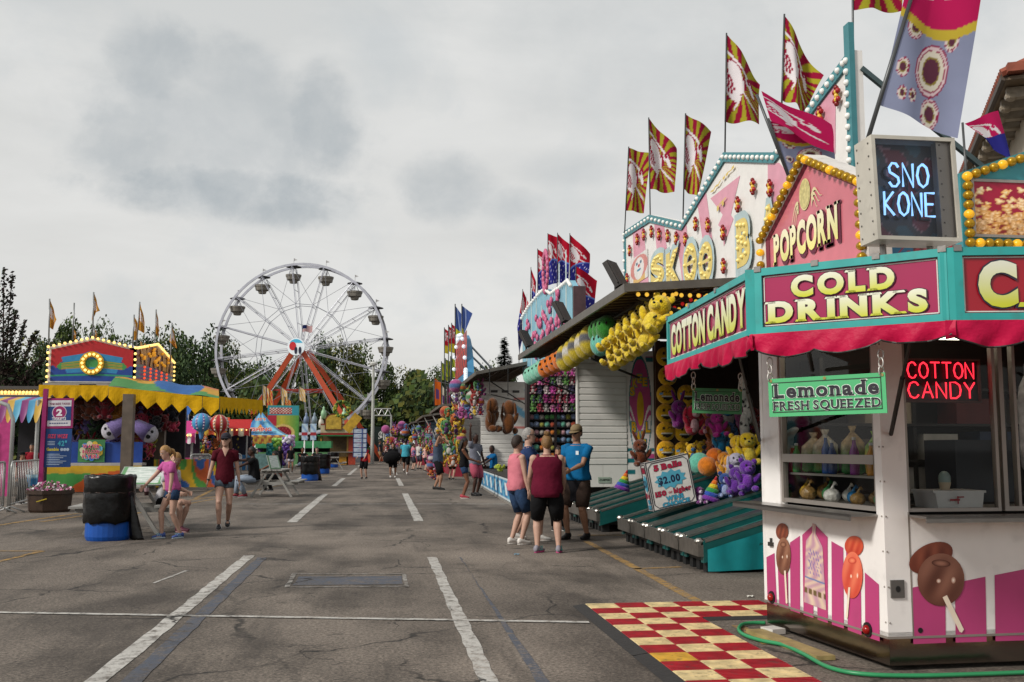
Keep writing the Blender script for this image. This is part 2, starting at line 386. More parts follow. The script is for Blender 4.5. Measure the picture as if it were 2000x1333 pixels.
BLUEG = asphalt_mat('blue_grey_road_paint', ASB, ASD, (.075, .085, .11), .46)
def stripe(pts, z, mb):                                          # a painted quad with a slightly ragged edge
    p = [V3((q[0], q[1], z)) for q in pts]; n = max(2, int((p[1] - p[0]).length / .22)); a = []; b = []
    for i in range(n + 1):
        t = i / n; a.append(p[0].lerp(p[1], t) + V3((RN.uniform(-.009, .009), 0, 0))); b.append(p[3].lerp(p[2], t) + V3((RN.uniform(-.009, .009), 0, 0)))
    mb.add(a + b, [(i, i + 1, n + 2 + i, n + 1 + i) for i in range(n)])
mw = MB()
for x0, x1, ya, yb in ((-1.74, -1.605, 4.2, 13.45), (.6, .68, 4.2, 12.95)):
    w = x1 - x0 if x0 < 0 else .11; stripe([(x0, ya), (x0, yb), (x0 + w, yb), (x0 + w, ya)], .004, mw)
for xl, xr, ya, yb in ((-1.64, .72, 19.2, 30.5), (-1.66, .73, 36.5, 45.5), (-1.6, .74, 50.9, 66.), (-1.62, .74, 73, 84), (-1.62, .74, 91, 104)):
    stripe([(xl - .09, ya), (xl - .09, yb), (xl + .09, yb), (xl + .09, ya)], .004, mw); stripe([(xr - .09, ya), (xr - .09, yb), (xr + .09, yb), (xr + .09, ya)], .004, mw)
def gline(a, b, w, z, mb):
    p, q = G(*a), G(*b); d = (q - p).normalized(); s = V3((-d.y, d.x, 0)) * w / 2; stripe([p - s, q - s, q + s, p + s], z, mb)
mg0 = MB()
gline((-400, 1191), (1150, 1217), .075, .007, mw); gline((450, 985), (1000, 985), .09, .004, mw)
for a, b in (((572, 1122), (790, 1122)), ((562, 1148), (796, 1146)), ((575, 1120), (560, 1148)), ((788, 1120), (796, 1148))): gline(a, b, .045, .004, mg0)
gline((300, 1140), (365, 1115), .04, .004, mw)
for a, b in (((515, 955), (545, 945)), ((566, 945), (640, 905)), ((440, 960), (480, 952))): gline(a, b, .12, .004, mw)
setting(mw, 'white_road_markings', WHITE); setting(mg0, 'worn_white_outline', asphalt_mat('worn_paint', ASB, ASD, (.34, .33, .31), .53))
my = MB()
for a, b, w in (((1145, 1058), (1400, 1195), .1), ((1238, 1112), (1330, 1108), .09), ((1130, 1046), (1215, 1046), .08), ((-60, 1077), (82, 1077), .09), ((82, 1077), (-40, 1107), .09), ((-40, 1032), (160, 1002), .12), ((160, 1002), (250, 985), .12),
                ((80, 1020), (480, 962), .12), ((230, 1010), (420, 975), .1), ((380, 975), (440, 945), .12), ((480, 962), (640, 930), .1), ((800, 935), (900, 932), .1), ((1440, 1222), (1500, 1260), .09)): gline(a, b, w, .004, my)
setting(my, 'yellow_road_markings', YEL)
mg = MB()
for x0, x1, ya, yb in ((-1.52, -1.4, 4.2, 13.2), (.92, 1.02, 4.2, 12.9)): stripe([(x0, ya), (x0 + (.1 if x0 > 0 else -.02), yb), (x1 - .02, yb), (x1, ya)], .004, mg)
p = [G(*q) for q in ((582, 1127), (785, 1126), (788, 1142), (572, 1144))]; stripe([p[0], p[3], p[2], p[1]], .003, mg)
setting(mg, 'faded_blue_road_markings', BLUEG)
# spots of old chewing gum and blue litter are part of the ground; a few scraps of paper
for px, py, c, nm in ((1348 / 3.33 + 600, 1085, '#5f97b3', 'blue paper scrap lying on asphalt near the pink tank top woman'), (1460, 1168, '#c9c6bd', 'white paper scrap lying on asphalt beside the yellow line')):
    g = G(px, py); m_ = MB(); m_.sheet(lambda u, v: g + V3((u * .07, v * .05, .006 + .012 * abs(sin(u * 5 + v * 3)))), None, 5, 4); m_.single('paper_scrap', cloth(c), nm, 'litter')

# ================================================================ checkered mat in front of the kiosk (thick interlocking tiles)
def mat_tiles():
    root = thing('checkered_mat', 'red and cream checkered floor mat of interlocking tiles on the asphalt', 'floor mat', (2.2, 7.2, 0))
    cols = ['#a01826', '#d8c596', '#cfa53f']
    m = MB(); t = .268; rr = random.Random(4); y0 = 8.87
    for i in range(0, 22):
        for j in range(0, 17):
            x = 1.8 + i * t; y = y0 - j * t; q = ((j + .5) * t)
            if not (i < 3 or (j < 3 and i < 6) or y < 5.4): continue
            k = (i + j) % 2; k = 1 if k == 0 else 0
            if k == 1 and rr.random() < .1: k = 2
            m.col(cols[k]); z = .018
            m.box(x + .002, x + t - .002, y - t + .002, y - .002, .002, z)
            for q in range(7): yy = y - t + (q + .5) * t / 7; m.box(x + .01, x + t - .01, yy - .009, yy + .009, z, z + .004)
    m.build('tiles', printed(.55, var=.3, scale=9., dirt=.55), root)
    e = MB(); x = 1.8; ed = []
    for ya, yb in ((4.3, 6.72), (6.74, 8.87)): e.loft([[V3((x, yy, .02)), V3((x - .11, yy, .003)), V3((x, yy, .003))] for yy in (ya, yb)])
    e.loft([[V3((xx, 8.87 - 3 * t, .02)), V3((xx, 8.87 - 3 * t - .07, .003)), V3((xx, 8.87 - 3 * t, .003))] for xx in (2.62, 3.41)])
    e.build('edge_ramp', paint('#2c2a29', rough=.8, bump=.3), root)
mat_tiles()
# ================================================================ the concession kiosk on the right
KA, KB = G(1495, 1225), G(1738, 1313); KC0 = G(2000, 1303)
KL, KR = Pl(KA, KB - KA), Pl(KB, KC0 - KB)
LL = (KB - KA).length; LR = 3.2; KC = KB + KR.U * LR; KD = KC - KR.N * 1.75
WHITEP = paint('#e8e5e2', var=.08, scale=2.6, dirt=.17, rough=.38, coat=.2); STEEL = M('#8f8c88', rough=.28, metal=.85, var=.12, scale=3, bump=.12, bscale=9)
ALU = M('#9a938c', rough=.42, metal=.55, var=.1, scale=4); BLACK = paint('#141414', rough=.5); DARK = paint('#1e1a18', rough=.7, var=.3)
kiosk = thing('concession_kiosk', 'pink and white concession stand with cold drinks and cotton candy sign boards', 'food stand', tuple(KB))
def pp(pl, pts): return [pl.px(*q) for q in pts]
ZS, ZC, ZT = .2, .985, 2.36
uw0, uw1 = KL.px(1521, 850)[0], KL.px(1706, 850)[0]
vw0, vw1, vw2 = KR.px(1768, 850)[0], KR.px(1946, 850)[0], KR.px(1964, 850)[0]
def walls():
    b = MB()
    b.rect(KL, 0, ZS, LL, ZC - .02, 0, .05); b.rect(KL, 0, ZC - .02, uw0, ZT, 0, .06); b.rect(KL, uw1, ZC - .02, LL, ZT, 0, .06); b.rect(KL, uw0, 2.2, uw1, ZT, -.002, .05)
    b.rect(KR, 0, ZS, LR, ZC - .02, 0, .05); b.rect(KR, 0, ZC - .02, vw0, ZT, 0, .06); b.rect(KR, vw0, 2.2, LR, ZT, -.002, .05)
    b.rect(Pl(KC, KD - KC), 0, ZS, (KD - KC).length, ZT, 0, .05); b.rect(Pl(KD, KA - KD), 0, ZS, (KA - KD).length, ZT, 0, .05)
    pl = Pl((0, 0, 0), (1, 0, 0), (0, 1, 0)); b.poly(pl, [(p.x, p.y) for p in (KA, KB, KC, KD)], ZT + .03, .04); b.poly(pl, [(p.x, p.y) for p in (KA, KB, KC, KD)], ZS + .04, .04)
    b.build('body', WHITEP, kiosk)
    s = MB(); s.rect(KL, .01, .035, LL - .012, ZS, -.012, .03); s.rect(KR, .012, .035, LR, ZS, -.012, .03); s.build('skirt', M('#8a827a', rough=.16, metal=1., var=.18, scale=2.5, bump=.1, bscale=5.), kiosk)
    t = MB(); t.rect(KL, 0, ZS, LL, ZS + .014, .006, .008); t.rect(KR, 0, ZS, LR, ZS + .014, .006, .008); t.rect(KR, vw0 - .006, ZS, vw0 + .004, ZC, .003, .004); t.build('trim_strip', ALU, kiosk)
    rv = MB(); rv.ell((0, 0, 0), .006, 6, 4); copies(kiosk, 'rivet', rv, ALU, [KL.at(LL - .02, .3 + i * .22, .002) for i in range(9)] + [KR.at(.012, .3 + i * .22, .002) for i in range(9)])
walls()
Z8 = lambda x, y: (1130 + x / 2.299, 980 + y / 2.299)
def decals():
    PK = paint('#b23f74', var=.1, scale=2., rough=.42, dirt=.1)
    polys = [[(845, 250), (881, 231), (892, 468), (850, 452)], [(893, 222), (940, 190), (944, 482), (903, 470)], [(951, 184), (995, 154), (996, 503), (953, 488)],
             [(1006, 150), (1060, 100), (1120, 160), (1121, 545), (1075, 530), (1073, 455), (1056, 452), (1056, 523), (1012, 508)], [(1137, 178), (1190, 208), (1193, 570), (1139, 552)],
             [(1203, 225), (1268, 300), (1272, 600), (1211, 577)], [(1287, 318), (1350, 372), (1354, 628), (1289, 606)]]
    m = MB(); [m.poly(KL, pp(KL, [Z8(*q) for q in P]), .003) for P in polys]
    for P in ([(1499, 386), (1645, 356), (1648, 634), (1502, 640)], [(1689, 365), (1826, 337), (1831, 629), (1692, 633)], [(1867, 330), (2010, 302), (2260, 250), (2260, 615), (1871, 627)]): m.poly(KR, pp(KR, [Z8(*q) for q in P]), .003)
    m.build('pink_stripes', PK, kiosk)
    def oval(m, pl, cx, cy, rx, ry, rot, fn, d):
        R_, T_ = 9, 30
        def at(u, v): a = v * 2 * pi; x = u * cos(a) * rx; y = u * sin(a) * ry; return pl.at(*pl.px(*Z8(cx + x * cos(rot) - y * sin(rot), cy + x * sin(rot) + y * cos(rot))), d)
        m.sheet(at, lambda u, v: fn(u * cos(v * 2 * pi), u * sin(v * 2 * pi)), R_, T_)
    def hexmix(a, b, t):
        t = max(0, min(1, t)); return tuple((1 - t) * int(a[i:i + 2], 16) / 255 + t * int(b[i:i + 2], 16) / 255 for i in (1, 3, 5))
    def glaze(a, b, k=5): return lambda x, y: hexmix(a, b, .5 - .45 * y * .6 + .35 * sin(x * k + y * 3) * (1 - x * x - y * y))
    def apple(pl, cap, body, stick, ca, cb, name):
        m = MB(); oval(m, pl, *cap, glaze(ca[0], ca[1], 9), .006); oval(m, pl, *body, glaze(cb[0], cb[1]), .008)
        cx, cy, rx, ry, ro = body; hl = lambda x, y: hexmix('#f4e6d8', cb[1], (x * x + y * y) ** .7)
        oval(m, pl, cx - rx * .1, cy + ry * .05, rx * .1, ry * .09, 0, hl, .0095); oval(m, pl, cx + rx * .52, cy + ry * .02, rx * .1, ry * .13, 0, hl, .0095); oval(m, pl, cx, cy - ry * .62, rx * .4, ry * .14, .1, lambda x, y: hexmix(cb[1], cb[0], x * x + y * y), .0095)
        m.col('#e8d8c4'); (x0, y0), (x1, y1), w = stick; L_ = math.hypot(x1 - x0, y1 - y0); nx, ny = -(y1 - y0) / L_ * w, (x1 - x0) / L_ * w
        m.poly(pl, pp(pl, [Z8(x0 + nx, y0 + ny), Z8(x0 - nx, y0 - ny), Z8(x1 - nx, y1 - ny), Z8((x1 + x0 * 0), y1 + w * .9), Z8(x1 + nx, y1 + ny)]), .0105)
        m.build('candy_apple_picture', printed(.3, var=.06, coat=.3), kiosk)
    apple(KL, (917, 135, 28, 38, 0), (924, 245, 33, 84, 0), ((932, 310), (940, 455), 4), ('#5d2b20', '#a4583c'), ('#5a3022', '#a4765c'), '')
    apple(KL, (1240, 200, 42, 46, 0), (1234, 330, 46, 105, 0), ((1222, 385), (1210, 520), 4.5), ('#b0301f', '#dd6a45'), ('#c23a2c', '#ef8a66'), '')
    apple(KR, (1580, 252, 105, 62, -.45), (1624, 350, 106, 118, 0), ((1640, 424), (1716, 578), 11), ('#4f1d13', '#95513a'), ('#49231a', '#a1705c'), '')
    b = MB()                                             # printed bag of cotton candy
    prof = [(0, 62), (9, 62), (16, 58), (34, 48), (40, 30), (40, -40), (44, -90)]
    def at(u, v):
        y = 100 + v * 370; w = (8 if y < 145 else 10 + (y - 145) * .6 if y < 190 else 37 + (y - 190) * .045); return KL.at(*KL.px(*Z8(1060 + (u - .5) * 2 * w + (v * 6), y + (u - .5) * w * .75)), .006)
    rr = random.Random(3)
    def img(u, v):
        t = .5 + .5 * sin(u * 13 + v * 31 + 3 * sin(v * 17)); c = hexmix('#b98fa0', '#d8bfa8', t)
        if .3 < v < .62 and .15 < u < .85 and sin(u * 40) * sin(v * 70) > .3: c = hexmix('#5b58a0', '#c78fb0', rr.random() * .6)
        if .80 < v < .88 and sin(u * 28) > -.2: c = hexmix('#5a4a2c', '#7a6540', .5)
        if .67 < v < .70: c = hexmix('#3f6ea8', '#3f6ea8', 0)
        return c
    b.sheet(at, img, 18, 60); b.build('cotton_candy_picture', printed(.4, var=.08), kiosk)
    for pl, x, y, rx, ry in ((KL, 871, 430, 13, 37), (KL, 1302, 575, 20, 45)):
        u, v = pl.px(*Z8(x, y)); r = .038
        m = MB(); m.disc(pl, u, v, r * 1.25, r * 1.25, .012, 24, th=.012); lt = m.build('marker_light', BLACK, kiosk); m = MB(); m.ell(pl.at(u, v, .012), r * .8, 14, 8); m.build('lens', paint('#8e1512', rough=.2), lt, True)
    m = MB(); u, v = KR.px(*Z8(1430, 392)); m.rect(KR, u - .045, v - .055, u + .045, v + .055, .012, .012); o = m.build('outlet_plate', paint('#55524f'), kiosk); m = MB(); m.disc(KR, u, v, .016, .02, .014); m.build('socket', BLACK, o)
    m = MB(); u, v = KR.px(*Z8(1533, 578)); m.disc(KR, u, v, .017, .017, .006); m.build('drain_hole', BLACK, kiosk)
    m = MB(); u, v = KL.px(*Z8(868, 182)); m.rect(KL, u - .03, v - .03, u + .03, v, .02, .02); m.rect(KL, u - .012, v, u + .012, v + .03, .012, .012); m.build('latch', M('#4a4743', metal=.6, rough=.5), kiosk)
decals()
def windows():
    gl = glass(); zr0, zr1 = KL.px(1610, 905)[1], KL.px(1610, 888)[1]
    def frame(pl, u0, u1, z0, z1, w, rails=(), mull=()):
        m = MB(); m.rect(pl, u0, z0, u0 + w, z1, -.012, .04); m.rect(pl, u1 - w, z0, u1, z1, -.012, .04); m.rect(pl, u0 + w, z0, u1 - w, z0 + w, -.014, .04); m.rect(pl, u0 + w, z1 - w, u1 - w, z1, -.014, .04)
        for a, b in rails: m.rect(pl, u0 + w, a, u1 - w, b, -.009, .045)
        for a, b in mull: m.rect(pl, a, z0 + w, b, z1 - w, -.009, .045)
        o = m.build('window', ALU, kiosk); g = MB(); g.rect(pl, u0 + w, z0 + w, u1 - w, z1 - w, -.034); g.build('pane', gl, o); return o
    frame(KL, uw0, uw1, ZC, 2.2, .03, [(zr0, zr1)])
    frame(KR, vw0, vw1 + .02, ZC, 2.2, .022); frame(KR, vw2 - .02, vw2 + .62, ZC, 2.2, .03, mull=[(vw2 + .08, vw2 + .10)]); frame(KR, vw2 + .66, LR - .1, ZC, 2.2, .03)
    for pl, u0, u1 in ((KL, -.1, uw1 + .015), (KR, vw0 + .0, LR - .05)):
        m = MB(); m.obox(pl.at(u0, ZC - .03, .005), pl.U * (u1 - u0), pl.N * .2, V3((0, 0, .014))); m.obox(pl.at(u0, ZC - .055, .195), pl.U * (u1 - u0), pl.N * .01, V3((0, 0, .039))); m.build('counter_shelf', STEEL, kiosk)
windows()
def interior():
    m = MB(); pl = Pl(KA, KD - KA); m.rect(pl, .06, .25, 3.2, ZT - .05, .07, .01); m.rect(Pl(KD, KC - KD), .06, .25, 1.6, ZT - .05, .07, .01); m.build('back_lining', paint('#241d18', rough=.6, var=.3, scale=3), kiosk)
    m = MB(); pl2 = Pl((0, 0, 0), (1, 0, 0), (0, 1, 0)); q = [KA + V3((.08, -.1, 0)), KB + V3((.08, .1, 0)), KC + V3((-.08, .1, 0)), KD + V3((-.08, -.1, 0))]
    m.poly(pl2, [(p.x, p.y) for p in q][::-1], 2.28, .01); m.build('ceiling_lining', paint('#4a4238', rough=.5), kiosk)
    m = MB()
    for z in (1.02, 1.28, 1.56, 1.84): m.obox(pl.at(.3, z, .09), pl.U * 2.4, pl.N * .32, V3((0, 0, .02)))
    for u in (.32, 1.1, 1.9, 2.66): m.obox(pl.at(u, .98, .09), pl.U * .03, pl.N * .3, V3((0, 0, 1.1)))
    m.build('shelf_rack', paint('#2b2724', rough=.4), kiosk)
    m = MB(); m.obox(KL.at(.1, 1.19, -.34), KL.U * 1.3, KL.N * .26, V3((0, 0, .015))); m.obox(KL.at(.1, .985, -.5), KL.U * 1.3, KL.N * .44, V3((0, 0, .015))); m.obox(KR.at(.2, .985, -.5), KR.U * 2.6, KR.N * .44, V3((0, 0, .015))); m.build('inner_shelf', ALU, kiosk)
    m = MB(); m.tube([KL.at(.55, 2.2, -.45), KL.at(1.75, 2.2, -.5)], .022, 8); m.build('fluorescent_tube', M('#fff3d8', emit=5., var=0), kiosk); m = MB(); m.tube([KR.at(.5, 2.2, -.7), KR.at(1.7, 2.2, -.7)], .022, 8); m.build('fluorescent_tube', M('#fff3d8', emit=5., var=0), kiosk)
    m = MB(); m.obox(KR.at(1.0, 1.0, -.75), KR.U * .5, -KR.N * .4, V3((0, 0, .45))); m.build('cooler_cabinet', paint('#2c313a', rough=.35), kiosk)
interior()
# ---- boards and awning
ZB, ZBT = 2.03, 2.41
Q = [G(1306, 716, ZB), G(1475, 656, ZB), G(1861, 629, ZB), G(2000, 628, ZB)]; Q = [V3((q.x, q.y, 0)) for q in Q]; Q[0] = Q[1] + (Q[0] - Q[1]) * .99; Q[3] = Q[2] + (Q[3] - Q[2]).normalized() * 2.4
TEAL = paint('#2f9c98', var=.14, scale=5, rough=.42, dirt=.25); MAG = paint('#9c0f4c', var=.12, scale=1.5, rough=.35, coat=.25); CRIM = paint('#9b0d22', var=.1, scale=1.5, rough=.35, coat=.25)
TEXTG = ('#c3c634', '#dfe0cf')
def boards():
    for i, (mt, words_) in enumerate(((paint('#ab3d5c', var=.16, scale=1.2, rough=.35, coat=.3), 0), (MAG, 1), (CRIM, 2))):  # first board is paler: its glare is mixed into the paint colour
        pl = Pl(Q[i], Q[i + 1] - Q[i]); L_ = (Q[i + 1] - Q[i]).length; g = .012; w = .042
        m = MB(); m.rect(pl, g, ZB, L_ - g, ZBT, 0, .03); bd = m.build('sign_board', mt, kiosk)
        f = MB(); f.rect(pl, g, ZB, L_ - g, ZB + w, .02, .045); f.rect(pl, g, ZBT - w, L_ - g, ZBT, .02, .045); f.rect(pl, g, ZB + w, g + w, ZBT - w, .02, .045); f.rect(pl, L_ - g - w, ZB + w, L_ - g, ZBT - w, .02, .045)
        f.build('frame', TEAL, bd)
        s = MB(); a = w + .006
        for r in ((g + a, ZB + a, L_ - g - a, ZB + a + .006), (g + a, ZBT - a - .006, L_ - g - a, ZBT - a), (g + a, ZB + a, g + a + .006, ZBT - a), (L_ - g - a - .006, ZB + a, L_ - g - a, ZBT - a)): s.rect(pl, *r, .004)
        s.build('trim_line', paint('#cfc9c3'), bd)
        h = MB(); h.rect(Pl((0, 0, 0), pl.U), -.02, -.02, .02, .012, 0, .02); copies(bd, 'hinge', h, STEEL, [pl.at(g + .02 + (L_ - 2 * g - .04) * k / 3, ZBT, .026) for k in range(4)], False)
        tm = printed(.35, var=.05)
        if words_ == 0:
            write(MB(), 'COTTON CANDY', pl, .13, ZB + .085, L_ - .26, .215, .055, .06, d=.012, space=.04, grad=TEXTG, wid=.8).build('lettering', tm, bd)
            write(MB(), 'COTTON CANDY', pl, .125, ZB + .08, L_ - .245, .222, .085, .07, d=.009, space=.0).build('lettering_shadow', paint('#7a1232'), bd)
        if words_ == 1:
            for t, u0, u1, v in (('COLD', .235, .83, ZB + .205), ('DRINKS', .09, 1.0, ZB + .07)):
                k = L_ / 1.12; write(MB(), t, pl, u0 * k, v, (u1 - u0) * k, .112, .058, .1, d=.012, space=.19, grad=TEXTG).build('lettering', tm, bd)
                write(MB(), t, pl, u0 * k - .006, v, (u1 - u0) * k + .012, .112, .085, .1, d=.009, space=.12).build('lettering_edge', paint('#3b0d25'), bd)
        if words_ == 2:
            write(MB(), 'CANDY', pl, .13, ZB + .09, 1.15, .215, .06, .11, d=.012, space=.14, grad=TEXTG).build('lettering', tm, bd); write(MB(), 'CANDY', pl, .124, ZB + .09, 1.162, .215, .085, .11, d=.009, space=.09).build('lettering_edge', paint('#2c2c3c'), bd)
    AWP = cloth('#b3103f', var=.16, scale=5., bump=.6, bscale=13.); AWP.node_tree.nodes['Principled BSDF'].inputs['Roughness'].default_value = .5
    m = MB()
    for i in range(3):
        pl = Pl(Q[i], Q[i + 1] - Q[i]); L_ = (Q[i + 1] - Q[i]).length; ns = max(3, round(L_ / .34)); nu = ns * 14
        def fn(u, v):
            s = abs(sin(pi * u * ns)); k = u * ns; fold = (.014 * sin(u * L_ * 17 + 2 * sin(u * L_ * 7)) + .009 * sin(u * L_ * 41 + v * 4)) * v
            z = ZB + .005 - v * (.085 + .035 * s ** .8 + .02 * sin(u * L_ * 5)); return pl.at(u * L_, z, .03 + .006 * sin(v * pi * .8) + fold - .01 * v)
        m.sheet(lambda u, v: fn(u * 1.04 - .02, v), None, nu, 8)
    m.build('awning_valance', AWP, kiosk, True)
    e = MB()
    for i in range(3):
        pl = Pl(Q[i], Q[i + 1] - Q[i]); L_ = (Q[i + 1] - Q[i]).length; ns = max(3, round(L_ / .34)); pts = []
        for k in range(ns * 14 + 1):
            u = k / (ns * 14); s = abs(sin(pi * u * ns)); fold = .014 * sin(u * L_ * 17 + 2 * sin(u * L_ * 7)) + .009 * sin(u * L_ * 41 + 4); z = ZB + .005 - (.085 + .035 * s ** .8 + .02 * sin(u * L_ * 5)); pts.append(pl.at(u * L_, z, .03 + .006 * sin(pi * .8) + fold - .01))
        e.tube(pts, .005, 5)
    e.build('valance_piping', BLACK, kiosk)
    # the flaps between the wall heads and the boards: red cloth below, white metal above
    m = MB(); P = [KA, KB, KB, KC]; T = ZT - .03
    ring_in = [KL.at(-.02, 0), KB + V3((0, 0, 0)), KR.at(LR, 0)]; ring_in = [V3((p.x, p.y, T)) for p in (ring_in[0], ring_in[1], ring_in[1], ring_in[2])]
    out = [V3((q.x, q.y, ZB + .06)) for q in Q]; out[3] = V3((KC.x, Q[3].y, ZB + .06)); out[0] = out[0] + (out[0] - out[1]).normalized() * .0
    for i in range(3): m.add([ring_in[i], ring_in[i + 1], out[i + 1] - V3((0, 0, 0)), out[i]], [(0, 1, 2, 3)] if i != 1 else [(0, 2, 3)])
    m.build('awning_underside', cloth('#a00f2c'), kiosk)
    m = MB(); up = V3((0, 0, .03))
    for i in range(3): m.add([p + up for p in (ring_in[i], ring_in[i + 1], out[i + 1] + V3((0, 0, .2)), out[i] + V3((0, 0, .2)))], [(0, 1, 2, 3)] if i != 1 else [(0, 2, 3)])
    m.build('roof_flap', WHITEP, kiosk)
    for p, q in ((KL.at(.02, 1.45, .02), V3((Q[0].x * .5 + Q[1].x * .5, Q[1].y + .5, ZB + .02))), (KL.at(.85, 1.95, .02), V3((Q[1].x + .25, Q[1].y - .1, ZB + .02))), (KR.at(.06, 1.48, .02), V3((Q[2].x - .14, Q[2].y + .12, ZB + .02))), (KR.at(1.9, 1.5, .02), V3((5.0, 4.9, ZB + .02)))):
        m = MB(); m.tube([p, p.lerp(q, .55)], .014, 8); m.tube([p.lerp(q, .5), q], .009, 8); m.build('strut', BLACK, kiosk)
    m = MB(); m.box(KB.x - .35, KC.x - .1, KB.y - .2, KB.y + .9, ZT + .05, ZT + .18); m.build('roof_box', paint('#b9b4ae', dirt=.3), kiosk)
    for q in (Q[1], Q[2]): m = MB(); m.cbox((q.x, q.y + .025, (ZB + ZBT) / 2), (.07, .07, ZBT - ZB), -.5); m.build('corner_hinge', TEAL, kiosk)
boards()
# ================================================================ signs on and around the kiosk
def chain(pts_a, pts_b, r):
    m = MB(); n = 3
    for i in range(n):
        c = V3(pts_a).lerp(V3(pts_b), (i + .5) / n); R_ = Matrix.Rotation(.3 + i * 1.5, 3, 'Z'); hh = (V3(pts_b) - V3(pts_a)).length / n * .62
        m.tube([c + R_ @ V3((cos(a) * r * 1.1, 0, sin(a) * hh)) for a in [2 * pi * k / 12 for k in range(13)]], r * .26, 5)
    return m
def lemonade(pl, x0, x1, y0a, y0b, h, label, dark, ceil):
    u0, v0 = pl.px(x0, y0a); u1, _ = pl.px(x1, y0b); v1 = v0 + h; slope = (pl.px(x1, y0b)[1] - v0) / (u1 - u0)
    p2 = Pl(pl.at(u0, v0), pl.U + pl.V * slope, (pl.V - pl.U * slope)); L_ = (u1 - u0) * math.sqrt(1 + slope * slope)
    t = thing('lemonade_sign', label, 'sign', tuple(p2.at(L_ / 2, 0)), 'hanging lemonade signs')
    m = MB(); m.rect(p2, 0, 0, L_, h, 0, .008); m.build('board', paint('#4fae74' if not dark else '#3f7f52', var=.05, rough=.4), t)  # rear sign gets a darker green, its shade put into the board colour
    f = MB(); b = .022
    for r in ((b, b, L_ - b, b + .005), (b, h - b - .005, L_ - b, h - b), (b, b, b + .005, h - b), (L_ - b - .005, b, L_ - b, h - b)): f.rect(p2, *r, .002)
    f.build('border_line', paint('#1f3a2a'), t)
    sign_text(t, 'Lemonade', p2, L_ * .055, h * .5, L_ * .89, h * .36, '#241f2b', '#d8e6da', off=.035, eo=.03, serif=.1, space=.16, name='lettering')
    sign_text(t, 'FRESH SQUEEZED', p2, L_ * .045, h * .17, L_ * .91, h * .23, '#241f2b', '#d8e6da', off=.02, eo=.035, serif=.09, space=.17, name='lettering')
    for k in (.025, .5, .975):
        g = MB(); g.disc(p2, L_ * k, h - .012, .009, .009, .003, 12); g.build('grommet', M('#9a8a55', metal=.7, rough=.4), t)
    for k in (.02, .97):
        c = chain(p2.at(L_ * k, h - .012, .0), p2.at(L_ * k, h - .012) + V3((0, 0, ceil)), .016); c.build('chain', M('#c9c5bf', metal=.4, rough=.4), t, True)
    return t
lemonade(Pl(Q[1] - V3((0, 0, 0)) + V3((.03, .04, 0)), Q[2] - Q[1]), 1503, 1733, 815, 807, .215, 'bright green lemonade sign hanging on chains in front of the kiosk window', False, .13)
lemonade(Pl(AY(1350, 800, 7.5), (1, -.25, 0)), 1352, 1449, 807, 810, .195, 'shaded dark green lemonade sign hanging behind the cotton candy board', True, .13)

def neon_candy():
    pl = Pl(KR.at(0, 0, -.09), KR.U); (u0, v0), (u1, v1) = pl.px(1763, 786), pl.px(1914, 702); u0 += .01
    t = thing('neon_sign', 'red neon cotton candy sign in the right kiosk window', 'neon sign', tuple(pl.at(u0, v0)))
    m = MB(); m.rect(pl, u0, v0, u1, v1, -.02, .015); m.build('backing', paint('#1c1012', rough=.35), t)
    m = MB(); w = .012
    for r in ((u0, v0, u1, v0 + w), (u0, v1 - w, u1, v1), (u0, v0 + w, u0 + w, v1 - w), (u1 - w, v0 + w, u1, v1 - w)): m.rect(pl, *r, .0, .03)
    m.build('frame', paint('#5a4038'), t); h = v1 - v0; w = u1 - u0; red = M('#ff2a3c', emit=2.1, var=0)
    for s, k in (('COTTON', .55), ('CANDY', .1)):
        m = MB(); neon(m, s, pl, u0 + w * .06, v0 + h * k, w * .86, h * .36, .0055, -.002, .3); m.build('neon_tube', red, t, True)
neon_candy()
